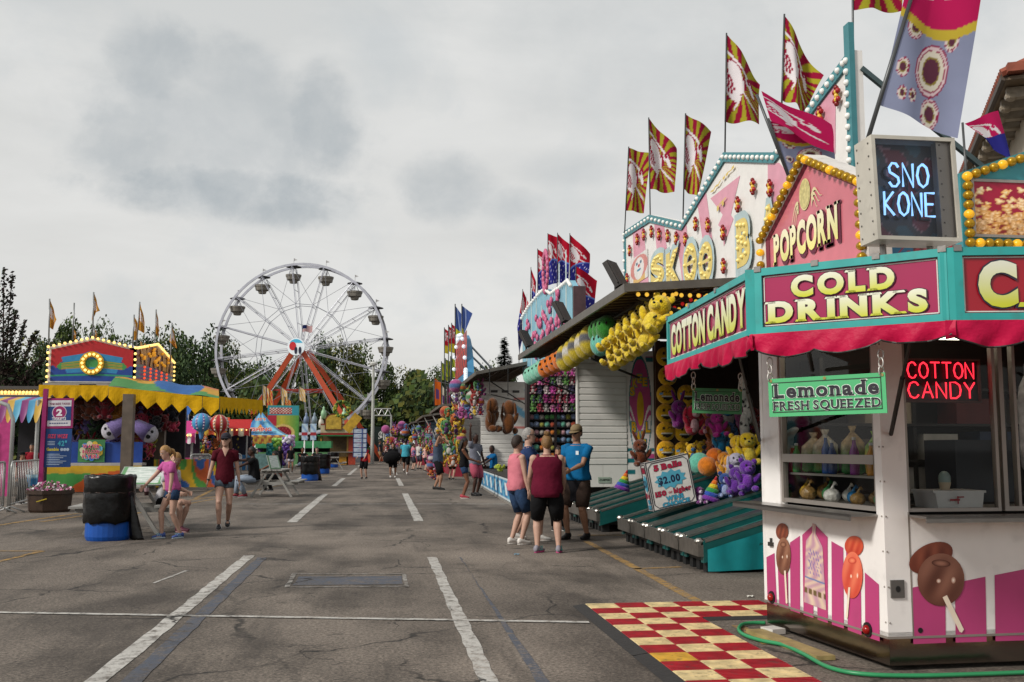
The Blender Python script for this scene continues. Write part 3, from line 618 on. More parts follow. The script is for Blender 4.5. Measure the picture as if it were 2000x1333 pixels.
def sno():
    pl = Pl(AY(1712, 468, 4.86), (1, -.02, 0)); p = [pl.px(*q) for q in ((1715, 467), (1880, 472), (1874, 268), (1708, 263))]; W_ = .54; Hh = .64
    sl = (p[1][1] - p[0][1]) / (p[1][0] - p[0][0]); tl = .018; p2 = Pl(pl.at(*p[0]), pl.U + pl.V * sl, pl.V - pl.U * .03); W_ = p[1][0] - p[0][0]; Hh = p[3][1] - p[0][1]
    t = thing('sno_kone_sign', 'white metal sign box with blue neon sno kone lettering', 'neon sign', tuple(p2.at(W_ / 2, 0, -.1)))
    m = MB(); dp = .2; b = .02
    m.rect(p2, 0, 0, b, Hh, 0, dp); m.rect(p2, W_ - b, 0, W_, Hh, 0, dp); m.rect(p2, b, 0, W_ - b, b, 0, dp); m.rect(p2, b, Hh - b, W_ - b, Hh, 0, dp); m.build('sign_box', paint('#b9b4a8', dirt=.2, rough=.4), t)
    m = MB(); m.rect(p2, b, b, W_ - b, Hh - b, -.1, .02)
    def img(u, v):
        c = (.23, .25, .29); a = sin(u * 9 + 2 * sin(v * 6)) * sin(v * 8 + 1.5 * sin(u * 5))
        if a > .35: c = (.45, .18, .26)
        elif a > .28: c = (.62, .48, .52)
        elif a < -.5: c = (.22, .36, .42)
        return c
    m.picture(p2, b, b, W_ - b, Hh - b, img, 40, 44, -.098); m.build('painted_back', printed(.35), t)
    m = MB(); m.rect(p2, W_ * .79, b, W_ * .86, Hh - b, -.02, .05); m.rect(p2, W_ * .865, b, W_ - b, Hh - b, -.03, .05); m.build('metal_strip', ALU, t)
    blue = M('#8fc4ff', emit=1.35, var=0)
    for s, k, a, w in (('SNO', .53, .22, .48), ('KONE', .25, .15, .62)):
        m = MB(); neon(m, s, p2, W_ * a, Hh * k, W_ * w, Hh * .225, .0065, -.045, .28, .03); m.build('neon_tube', blue, t, True)
        m = MB(); neon(m, s, p2, W_ * a - .012, Hh * k - .01, W_ * w, Hh * .225, .0065, -.085, .28, .03); m.build('tube_backing', paint('#2a3340'), t, True)
    m = MB(); m.rect(p2, b, b, W_ - b, Hh - b, -.015); m.build('pane', glass((.93, .93, .93), .02), t)
    m = MB(); m.ell((0, 0, 0), .006, 6, 4); copies(t, 'rivet', m, M('#6d6a66', metal=.5), [p2.at(q, Hh * (.06 + k * .125), z) for k in range(8) for q, z in ((-.001, -.04), (-.001, -.17), (W_ * .83, -.018))])
    m = MB(); m.tube([p2.at(.1, -.25, -.15), p2.at(.1, 0, -.15)], .018); m.tube([p2.at(W_ - .1, -.25, -.15), p2.at(W_ - .1, 0, -.15)], .018); m.build('bracket', STEEL, t)
sno()
GOLD = M('#a9820f', rough=.3, metal=.35, var=.25, scale=30); GOLDL = M('#e0a51c', rough=.3, var=.1, emit=.35)
def bulb_mb(r):
    m = MB(); vs = []; n, k = 16, 7
    for i in range(k + 1):
        t = pi * i / k
        for j in range(n): q = r * (1 + (.1 if j % 2 else -.08) * sin(t)); vs.append((q * sin(t) * cos(2 * pi * j / n), q * sin(t) * sin(2 * pi * j / n), -r * cos(t)))
    m.add(vs, [(i * n + j, i * n + (j + 1) % n, (i + 1) * n + (j + 1) % n, (i + 1) * n + j) for i in range(k) for j in range(n)]); return m
def bulbs(t, pts, r, lit=5):
    a = [p for i, p in enumerate(pts) if i % lit]; b = [p for i, p in enumerate(pts) if not i % lit]
    copies(t, 'bulb', bulb_mb(r), GOLD, a); copies(t, 'bulb', bulb_mb(r), GOLDL, b)
def popcorn():
    pl = Pl(AX(1485, 520, 2.72), (0, -1, 0)); P = [pl.px(*q) for q in ((1503, 524), (1500, 470), (1577, 318), (1683, 362), (1690, 460))]; P[0] = (P[0][0], P[0][1] - .3); P[4] = (P[4][0], P[0][1])
    t = thing('popcorn_sign', 'pink house shaped popcorn sign edged with gold bulbs on the kiosk roof', 'sign', tuple(pl.at(P[4][0] / 2, P[0][1], -.1)))
    m = MB(); m.poly(pl, P, 0, .03); m.build('panel', paint('#c26a76', var=.1, rough=.38, coat=.2), t)
    cx = sum(p[0] for p in P) / 5; cy = sum(p[1] for p in P) / 5
    def grow(k, j=0.): return [(cx + (u - cx) * k, cy + (v - cy) * k) for u, v in P]
    o = grow(1.11); m = MB(); i_ = grow(.99)
    for k in range(5):
        a = (k + 1) % 5; m.add([pl.at(*o[k], .02), pl.at(*o[a], .02), pl.at(*i_[a], .02), pl.at(*i_[k], .02)], [(0, 1, 2, 3)]); m.add([pl.at(*o[k], .02), pl.at(*o[a], .02), pl.at(*o[a], -.12), pl.at(*o[k], -.12)], [(3, 2, 1, 0)])
        m.add([pl.at(*i_[k], .02), pl.at(*i_[a], .02), pl.at(*i_[a], .0), pl.at(*i_[k], .0)], [(0, 1, 2, 3)])
    m.build('sign_case', paint('#cfcac4', dirt=.3), t)
    m = MB(); i2 = grow(.955)
    for k in range(5):
        a = (k + 1) % 5; m.add([pl.at(*i_[k], .022), pl.at(*i_[a], .022), pl.at(*i2[a], .005), pl.at(*i2[k], .005)], [(0, 1, 2, 3)])
    m.build('inner_edge', paint('#6e1e30'), t)
    oo = grow(1.06); e = []
    for k, n in ((0, 6), (1, 13), (2, 11), (3, 9), (4, 13)): e += along(pl.at(*oo[k], .045), pl.at(*oo[(k + 1) % 5], .045), n + 1)[:-1]
    oo = grow(1.12); f = []
    for k, n in ((0, 6), (1, 13)): f += along(pl.at(*oo[k], -.07), pl.at(*oo[(k + 1) % 5], -.07), n + 1)[:-1]
    bulbs(t, e + f, .027)
    w = P[4][0]; base = pl.px(1515, 515); e_ = pl.px(1640, 462); W_ = e_[0] - base[0]; hh = pl.px(1640, 392)[1] - e_[1]
    write(MB(), 'POPCORN', pl, base[0], base[1], W_, hh * .92, .05, .09, d=.012, space=.1, grad=('#d9d37a', '#e8e3c6'), slope=(e_[1] - base[1]) / W_, grow=.1).build('lettering', printed(.4), t)
    write(MB(), 'POPCORN', pl, base[0] - .012, base[1] - .018, W_ + .045, hh * .95, .08, .09, d=.008, space=.05, slope=(e_[1] - base[1]) / W_, grow=.1).build('lettering_shadow', paint('#5d1330'), t)
    c = pl.px(1573, 380); m = MB(); m.disc(pl, c[0], c[1], .085, .105, .006); em = m.build('emblem', paint('#cfc48c', var=.15, scale=30), t); m = MB(); m.disc(pl, c[0], c[1], .075, .094, .008)
    m.build('emblem_face', paint('#c3b87c', var=.3, scale=40), em)
    for sx in (-1, 1):
        m = MB()
        for k in range(3):
            pts = []; u_ = c[0] + sx * .1
            for i in range(9): q = i / 8; pts.append((u_ + sx * q * (.16 - k * .035), c[1] - .07 - k * .028 + .055 * sin(q * 4.2 + .6) - (0.09 * q if sx < 0 else -.06 * q)))
            for i in range(8):
                (a, b), (a2, b2) = pts[i], pts[i + 1]; w0 = .014 * (1 - i / 8.5); w1 = .014 * (1 - (i + 1) / 8.5); m.poly(pl, [(a, b - w0), (a2, b2 - w1), (a2, b2 + w1), (a, b + w0)], .007)
        m.build('wing_scroll', paint('#d3c79a'), t)
popcorn()
def popcorn_picture():
    pl = Pl(AY(1882, 482, 5.75), (1, 0, 0)); a, b = pl.px(1905, 458), pl.px(2000, 356); W_ = .95; h = .56; u0, v0 = a; hl = pl.px(1882, 338)[1]
    t = thing('popcorn_picture_sign', 'sign with popcorn picture framed by gold bulbs on the kiosk roof', 'sign', tuple(pl.at(.5, -.05, -.1)))
    m = MB(); m.poly(pl, [(0, -.16), (1.16, -.16), (1.16, hl), (.58, hl + .2), (0, hl)], 0, .2); m.build('sign_case', paint('#3d8d96', var=.2, dirt=.2), t)
    rr = random.Random(8); bl = [(rr.uniform(-.1, 1.1), rr.random() ** 1.2 * .82 * (.75 + .25 * sin(i)), rr.uniform(.032, .058)) for i in range(420)]; bl.sort(key=lambda q: -q[1])
    def img(u, v):
        c = (.60, .05, .20) if v > .3 else (.5, .12, .12)
        for x, y, r in bl:
            dx, dy = (u - x) * 1.7, v - y * 1.15 + .03
            if abs(dx) > r * 1.4 or abs(dy) > r * 1.4: continue
            d = math.hypot(dx, dy) / (r * (1 + .28 * sin(3 * math.atan2(dy, dx) + x * 77)))
            if d < 1:
                k = .8 - .35 * d + .3 * (v - y) / r * .3; w = sin(x * 90) * .5 + .5; c = (min(.95, k + .22), min(.9, k + .06 - .1 * w * d), min(.8, k - .12 - .25 * w * d))
        return c
    v1 = b[1] - .01; m = MB(); m.picture(pl, u0, v0, u0 + .95, v1, img, 110, 60, .004); m.build('popcorn_picture', printed(.3), t)
    m = MB(); w = .018
    for r in ((u0 - w, v0 - w, u0 + .95 + w, v0), (u0 - w, v1, u0 + .95 + w, v1 + w), (u0 - w, v0, u0, v1), (u0 + .95, v0, u0 + .95 + w, v1)): m.rect(pl, *r, .012, .012)
    m.build('picture_frame', ALU, t)
    pts = along(pl.at(.03, hl - .03, .03), pl.at(.03, .02, .03), 8) + along(pl.at(.03, .02, .03), pl.at(1.1, .02, .03), 18)[1:] + along(pl.at(.03, hl - .03, .03), pl.at(.58, hl + .16, .03), 10)[1:]
    bulbs(t, pts, .03, 4)
    q = thing('painted_fruit_panel', 'low panel painted with red fruit under the neon sno kone box', 'sign', tuple(AY(1780, 495, 5.7)))
    def img2(u, v):
        a = sin(u * 31 + 3 * sin(v * 4)) * sin(v * 7 + 2 * sin(u * 13)); return (.16, .42, .55) if .12 < u < .45 and a < .2 else ((.62, .2, .24) if a > 0 else (.35, .12, .12)) if u > .45 else ((.62, .10, .2) if a > .1 else (.55, .45, .42))
    pl2 = Pl(AY(1716, 520, 5.6), (1, 0, 0)); m = MB(); m.rect(pl2, 0, -.05, .5, .17, 0, .02); m.picture(pl2, 0, -.05, .5, .17, img2, 50, 20, .002); m.build('painted_panel', printed(.4), q)
popcorn_picture()
# ================================================================ pictures used on flags
def mixh(a, b, t): return tuple(a[i] + (b[i] - a[i]) * t for i in range(3))
def hx(c): return tuple(int(c[i:i + 2], 16) / 255 for i in (1, 3, 5))
MAR, OLV, WHT, PNK, BLU, RED, NAVY = hx('#8a1233'), hx('#9a9428'), hx('#d5cfd2'), hx('#b01a52'), hx('#7f86a8'), hx('#a5122a'), hx('#2a2a7a')
def horse(u, v):                       # a prancing fair horse drawn with a few ovals; 1 white, 2 outline, 0 none
    def e(cx, cy, rx, ry, a=0.):
        x, y = u - cx, v - cy; x, y = x * cos(a) + y * sin(a), -x * sin(a) + y * cos(a); return (x / rx) ** 2 + (y / ry) ** 2
    if e(.10, .47, .16, .10, -.4) < 1: return 2 if sin(u * 75) * sin(v * 68) > -.1 else 1
    if min(e(.62, .66, .05, .05), e(.72, .70, .04, .04), e(.80, .66, .035, .035), e(.52, .57, .035, .10, .3)) < 1: return 2
    arc = math.hypot((u + .05) / .95, (v - .52) / .36); band = abs(arc - .82) / .05
    s = min(e(.16, .40, .26, .085, -.35), e(.36, .50, .13, .12, -.5), e(.70, .58, .155, .055, -.75), e(.58, .62, .13, .05, .5), e(.66, .33, .30, .022, -.42), e(.34, .27, .13, .022, .9), e(.24, .62, .2, .13, -.4), band ** 2 if u < .75 and v > .5 else 9)
    return 1 if s < 1 else (2 if s < 1.3 else 0)
def flag_sun(u, v):
    k = horse(u, v)
    if k == 1: return WHT
    if k == 2: return MAR
    a = math.atan2((v - .5) * 1.9, u - .42); return MAR if sin(a * 19 + 2.2 * math.hypot(u - .4, v - .5)) > .05 else OLV
def flag_star(u, v):
    e = .40 + .16 * u + .05 * sin(u * 4)
    if v < e:
        if abs(v - e) < .03: return hx('#5a78b8')
        k = sin(u * 23 + 1.3 * sin(v * 9)) * sin(v * 29 + sin(u * 11)); return WHT if k > .86 else (hx('#6a6ac0') if k > .72 else NAVY)
    return (WHT if horse(u, (v - .42) * 1.6 + .12) == 1 else RED)
def flag_ring(u, v):
    if v > .72 - .12 * sin(u * 2.6): return WHT if horse(u * 1.0, (v - .72) * 3.2 + .1) == 1 and v > .79 else PNK
    if v > .66 - .12 * sin(u * 2.6): return hx('#b8a238')
    for cx, cy, r in ((.55, .34, .21), (.25, .60, .12), (.74, .54, .085), (.17, .30, .085), (.62, .08, .12), (.36, .14, .055), (.22, .13, .06), (.9, .7, .07)):
        d = math.hypot(u - cx, (v - cy) * 1.25) / r
        if d < 1: return hx('#8a2048') if d > .93 else (hx('#cfb8bc') if d > .82 else hx('#8a2048') if d > .76 else hx('#cfc8b8') if d > .55 else hx('#8a7a3a') if d > .48 else hx('#5a3040'))
    return hx('#8288a2')
def flag_yel(u, v):
    if horse(u, v) == 1 and v > .45: return WHT
    return hx('#8c1f2f') if sin((u * 1.0 + v * 1.4) * 30) > .35 else hx('#b8902c')
def flag_blue(u, v): return hx('#b8b83c') if v < .25 - .2 * u else (hx('#3a4f8a') if sin(u * 9 + v * 5) < .8 else hx('#8fa0c8'))
def flag_red(u, v): return hx('#b5a532') if v < .35 else (WHT if horse(u, (v - .35) * 1.5) == 1 else hx('#a01828'))
FM = M('flag', rough=.85, attr=True, var=.12, scale=2.5, spec=.1)
def flag(base, top, corners, img, label, group, y=None, plane=None, nu=36, nv=56, amp=.05, ph=0., bar=.012, poly_col='#4d4f50'):
    """pole from base to top (photo points at distance y) and a waving cloth between four corners TL TR BR BL"""
    P = (lambda q: AY(q[0], q[1], y)) if plane is None else plane
    b, t_ = P(base), P(top); c = [P(q) for q in corners]
    t = thing('flag', label, 'flag', tuple(b), group); m = MB(); m.tube([b, t_], bar, 7); m.build('pole', M(poly_col, metal=.4, rough=.4), t, True)
    w = (c[1] - c[0]).length; n = V3((0, -1, 0)); m = MB()
    def fn(u, v):
        p = c[3].lerp(c[2], u).lerp(c[0].lerp(c[1], u), v); k = min(1, u * 2.5)
        return p + n * (amp * w * 2 * k * sin(u * 5.5 + v * 2.6 + ph)) + V3((.25 * amp * w * sin(u * 9 + v * 4 + ph) * k, 0, .3 * amp * w * sin(u * 6 + ph + v) * k))
    m.sheet(fn, img, nu, nv); m.build('cloth', FM, t, True); return t
# ================================================================ toys
def lum(c, k): return tuple(min(1, x * k) for x in lin(c))
ORD = ['first', 'second', 'third', 'fourth', 'fifth', 'sixth', 'seventh', 'eighth', 'ninth', 'tenth', 'eleventh', 'twelfth', 'thirteenth', 'fourteenth', 'fifteenth', 'sixteenth']
PLUSH = M('plush', rough=1., attr=True, var=.24, scale=22., spec=.0, bump=1., bscale=55.)
PLUSH.node_tree.nodes['Principled BSDF'].inputs['Sheen Weight'].default_value = .35
def bear(c, belly=None, ears='bear', s=1., eyes=True, seed=1):
    """sitting plush, 1 high, looking to -y"""
    m = MB(); belly = belly or c; m.col(c); m.ell((0, 0, .3), (.25, .21, .31), 14, 10); m.ell((0, -.03, .72), (.26, .23, .24), 14, 10)
    for sx in (-1, 1):
        m.ell((sx * .27, -.1, .42), (.09, .1, .2), 10, 7, Matrix.Rotation(sx * .6, 3, 'Y')); m.ell((sx * .2, -.28, .1), (.11, .2, .1), 10, 7, Matrix.Rotation(sx * -.35, 3, 'Z'))
        if ears == 'bear': m.ell((sx * .2, 0, .93), (.09, .05, .09), 10, 6)
        if ears == 'long': m.ell((sx * .15, 0, 1.08), (.06, .04, .24), 10, 6, Matrix.Rotation(sx * .35, 3, 'Y'))
        if ears == 'flop': m.ell((sx * .28, -.02, .7), (.06, .09, .2), 10, 6, Matrix.Rotation(sx * -.2, 3, 'Y'))
        if ears == 'horn': m.col('#d8cfa0'); m.tube([(sx * .12, 0, .9), (sx * .17, 0, 1.12)], [.06, .01], 8); m.col(c)
    m.col(belly); m.ell((0, -.13, .3), (.17, .12, .22), 12, 8); m.ell((0, -.22, .66), (.13, .1, .1), 12, 8)
    for sx in (-1, 1): m.ell((sx * .2, -.45, .11), (.075, .03, .075), 8, 6)
    if eyes:
        m.col('#0d0d0d'); m.ell((0, -.31, .69), (.035, .03, .028), 8, 6)
        for sx in (-1, 1): m.ell((sx * .1, -.24, .78), (.032, .03, .036), 8, 6)
    return m
def ball_toy(c, c2=None, n=18):
    m = MB(); m.col(c); m.ell((0, 0, .5), .5, n, n // 2 + 2)
    if c2:
        m.c = [lin(c2) if abs(v[2] - .5) < .14 else lin(c) for v in m.v]
    return m
def scaled(m, s, loc, rz=0., rx=0., ry=0.):
    R_ = Matrix.Rotation(rz, 3, 'Z') @ Matrix.Rotation(rx, 3, 'X') @ Matrix.Rotation(ry, 3, 'Y'); s = s if isinstance(s, tuple) else (s, s, s)
    m.v = [tuple(V3(loc) + R_ @ V3((v[0] * s[0], v[1] * s[1], v[2] * s[2]))) for v in m.v]; return m
def toy(m, label, group, s, loc, rz=0., rx=0., ry=0., name='plush_toy', cat='plush toy'):
    return scaled(m, s, loc, rz, rx, ry).single(name, PLUSH, label, cat, group, True, loc)
def smiley(kind, r, loc, label, group, rz=0.):
    n, k = 44, 30; m = MB(); vs = []; cs = []; Y, Kc, Wc, Rd, Bl = hx('#d9a21c'), hx('#2a1608'), hx('#e8e4da'), hx('#b5182a'), hx('#6aa8d8')
    for i in range(k + 1):
        t = pi * i / k
        for j in range(n):
            p = V3((sin(t) * cos(2 * pi * j / n), sin(t) * sin(2 * pi * j / n), -cos(t))); q = (abs(p.x) ** 2 + p.z ** 2) ** .5
            vs.append((p.x * r, p.y * r * .5, p.z * r)); c = Y
            if p.y < 0.05:
                x, z = p.x, p.z
                if kind == 'heart':
                    for sx in (-.38, .38):
                        a, b = abs(x - sx) / .24, (z - .28) / .24
                        if a * a + (b - .55 * a ** .6) ** 2 < 1: c = Rd
                elif kind == 'laugh':
                    for sx in (-.36, .36):
                        if abs(math.hypot((x - sx) / .2, (z - .12) / .22) - 1) < .22 and z > .14: c = Kc
                        if ((x - sx * 1.75) / .16) ** 2 + ((z - .05) / .11) ** 2 < 1: c = Bl
                elif kind == 'wink':
                    if ((x + .34) / .12) ** 2 + ((z - .3) / .18) ** 2 < 1: c = Kc
                    if abs(math.hypot((x - .36) / .22, (z - .2) / .2) - 1) < .25 and z > .24: c = Kc
                if z < -.12 and (x / .58) ** 2 + ((z + .12) / .5) ** 2 < 1:
                    c = Wc if z > -.3 and kind != 'heart' else Kc
            cs.append(lin(c))
    R_ = Matrix.Rotation(rz, 3, 'Z'); m.add([V3(loc) + R_ @ V3(v) for v in vs], [(i * n + j, i * n + (j + 1) % n, (i + 1) * n + (j + 1) % n, (i + 1) * n + j) for i in range(k) for j in range(n)], None, cs)
    return m.single('smiley_pillow', PLUSH, label, 'pillow', group, True, loc)

# ================================================================ skee ball booth
SLAT = paint('#cfcdc8', var=.06, scale=1.5, dirt=.1, rough=.45)
def ribbed(mb, x0, x1, y, z0, z1, step=.125):                # horizontally ribbed wall facing the camera
    n = int((z1 - z0) / step); pr = []
    for i in range(n):
        z = z0 + (z1 - z0) * i / n; h = (z1 - z0) / n; pr += [(0, z), (-.02, z + h * .12), (-.02, z + h * .84), (0, z + h * .96)]
    pr.append((0, z1)); vs = [(x, y + d, z) for d, z in pr for x in (x0, x1)]; mb.add(vs, [(2 * i, 2 * i + 1, 2 * i + 3, 2 * i + 2) for i in range(len(pr) - 1)]); mb.box(x0, x1, y + .002, y + .08, z0, z1)
YE = 19.3
WOOD = paint('#4a3a2c', var=.35, scale=5, rough=.7)
def awning(parent, x0, x1, y0, y1, z0, z1, slats=18):
    m = MB(); th = .05
    m.obox((x0, y0, z0), (x1 - x0, 0, z1 - z0), (0, y1 - y0, 0), (0, 0, th)); a = m.build('awning', paint('#3a3633', var=.25, rough=.6), parent)
    m = MB(); f = .06
    m.obox((x0 - .01, y0 - .02, z0 - .05), (0.04, 0, 0), (0, y1 - y0 + .04, 0), (0, 0, .12)); m.obox((x0, y0 - .03, z0 - .04), (x1 - x0, 0, z1 - z0), (0, .04, 0), (0, 0, .11)); m.build('edge_frame', M('#6a655e', metal=.5, rough=.45, var=.2), a)
    m = MB()
    for i in range(slats):
        y = y0 + (y1 - y0) * (i + .5) / slats; m.obox((x0 + .05, y - .03, z0 - .035), (x1 - x0 - .05, 0, z1 - z0), (0, .06, 0), (0, 0, .03))
    for k in (.3, .62): x = x0 + (x1 - x0) * k; z = z0 + (z1 - z0) * k; m.obox((x, y0, z - .06), (.05, 0, 0), (0, y1 - y0, 0), (0, 0, .05))
    m.build('underside_slats', WOOD, a); return a
booth = thing('skee_ball_booth', 'skee ball game booth with ribbed white end wall and long raised awning', 'game booth', (4.8, 15, 0))
def skee_shell():
    m = MB(); ribbed(m, 3.81, 4.785, YE, 1.05, 3.3); m.box(3.81, 4.3, YE - .01, YE + .08, .62, 1.045); m.box(4.305, 4.785, YE - .01, YE + .08, .62, 1.045); m.box(3.79, 3.82, YE - .03, YE + .1, .55, 3.35); m.build('end_wall', SLAT, booth)
    m = MB(); m.box(3.85, 7.5, YE + .1, YE + .5, .3, .62); m.build('chassis', DARK, booth)
    m = MB(); m.box(7.3, 7.4, 8.8, YE, .3, 3.5); m.box(5.35, 7.3, YE, YE + .08, .3, 3.5); m.box(5.3, 7.3, 8.8, 8.9, .3, 3.5); m.box(4.75, 7.4, 8.8, YE + .2, 3.56, 3.62); m.build('inner_walls', paint('#33221a', var=.35, rough=.7), booth)
    m = MB(); m.box(5.36, 5.46, YE - .12, YE, .3, 3.5); m.build('brown_post', paint('#4d2f1c', var=.3), booth)
    pl = Pl((3.99, YE - .015, .66), (1, 0, 0)); m = MB(); u, v = pl.px(1168, 943); u1, v1 = pl.px(1192, 932); m.rect(pl, u, v, u1, v1, .012, .01); o = m.build('number_plate', paint('#9aa89a'), booth); sign_text(o, 'Z538958', pl, u + .02, v + .03, u1 - u - .04, v1 - v - .06, '#27302a', d=.016)
    m = MB(); pl = Pl((4.0, YE - .02, 3.1), (1, 0, 0)); m.rect(pl, .15, .0, .37, .1, .01, .01); m.rect(pl, .5, .03, .6, .08, .01, .01); m.build('vent', paint('#3c3a38'), booth)
    # painted side panel with the oval logo
    pl = Pl((4.79, YE, .62), (1, 0, 0)); W_, H_ = .56, 2.68; m = MB(); m.rect(pl, 0, 0, W_, H_, .0, .06)
    TL_, PK = hx('#1c6c74'), hx('#b5487c')
    def img(u, v):
        x, y = (u - .5) / .43, (v - .57) / .40; r = x * x + y * y
        if r > 1:
            if r > 1.12 and (.9 < v or v < .28) and sin(v * 75) > .1 and abs(u - .5) > .22: return mixh(TL_, PK, 1 if int(v * 24) % 2 else 0)
            if v < .24 and v > .19 and u > .15: return PK
            return hx('#d8d4d0')
        if r > .86: return TL_
        w = .1 * sin(u * 8 + 1)
        if v > .50 + w: return PK
        if v > .46 + w: return hx('#dcd4d4')
        if v > .42 + w: return PK
        return hx('#dcd4d4')
    m2 = MB(); m2.picture(pl, .01, .01, W_ - .01, H_ - .01, img, 44, 120, .004); o = m.build('logo_panel', SLAT, booth); m2.build('logo_picture', printed(.4), o)
    m = MB(); m.disc(pl, W_ * .5, H_ * .57, .07, .34, .007); m.build('logo_oval', paint('#c79a1e'), o)
    GY = ('#c79a1e', '#3c7a80')
    for s, pts in (('SKEE', ((.13, .67), (.23, .735), (.40, .765), (.59, .74))), ('BALL', ((.17, .40), (.33, .33), (.52, .33), (.68, .40)))):
        for ch, (a, b) in zip(s, pts):
            sign_text(o, ch, pl, W_ * a, H_ * b, W_ * .17, H_ * (.075 if s == 'BALL' else .06), GY[0], GY[1], off=.05, eo=.06, d=.012)
    a = awning(booth, 3.2, 4.8, 12.91, 23.4, 3.5, 3.62, 34)
    yb = MB(); yb.ell((0, 0, 0), .03, 8, 6); YB = M('#e0b040', emit=.9, var=0); RB = M('#c02020', emit=.5, var=0)
    copies(booth, 'bulb', yb, YB, [V3((3.95, 13.05 + i * .42, 3.47)) for i in range(14)] + [V3((4.5, 13.05 + i * .42, 3.5)) for i in range(14)] + [V3((3.4 + i * .12, 12.97, 3.44)) for i in range(10)])
    rb = MB(); rb.ell((0, 0, 0), .028, 8, 6); copies(booth, 'red_bulb', rb, RB, [V3((4.62, 13.1 + i * .4, 3.46)) for i in range(15)] + [V3((4.3, 13.1 + i * .4, 3.46)) for i in range(15)])
    for p, q in ((AX(1152, 700, 3.5), V3((5.0, YE - .2, 2.75))), (AY(1045, 740, 22.5), AY(1130, 770, 22.5)), (V3((3.4, 13.0, 3.4)), V3((5.2, 13.1, 2.9)))):
        m = MB(); m.tube([p, q], .022, 7); m.build('support_rod', paint('#222122'), booth)
    m = MB(); m.tube([AX(1282, 618, 3.55), AX(1050, 716, 3.45)], .015, 6); m.build('hanging_rail', BLACK, booth)
    for i, (px, py) in enumerate(((1203, 565), (1098, 640), (1028, 685))):
        p = AX(px, py, 3.25 if i else 3.3); t = thing('flood_light', ('large black flood light on the near corner of the long awning', 'black flood light midway along the long awning edge', 'black flood light at the far end of the long awning')[i], 'flood light', (p.x, p.y, 3.55))
        m = MB(); c = V3((p.x, p.y, 3.85)); m.cbox(c, (.30, .1, .42), .9, tilt=('X', -.5)); m.build('housing', paint('#23201f', rough=.6), t)
        m = MB(); m.cbox(c + V3((-.02, -.055, .02)), (.25, .02, .36), .9, tilt=('X', -.5)); m.build('lens', paint('#3a3634', rough=.25), t); m = MB(); m.tube([(p.x, p.y, 3.54), (p.x, p.y, 3.8)], .025); m.build('stand', BLACK, t)
skee_shell()
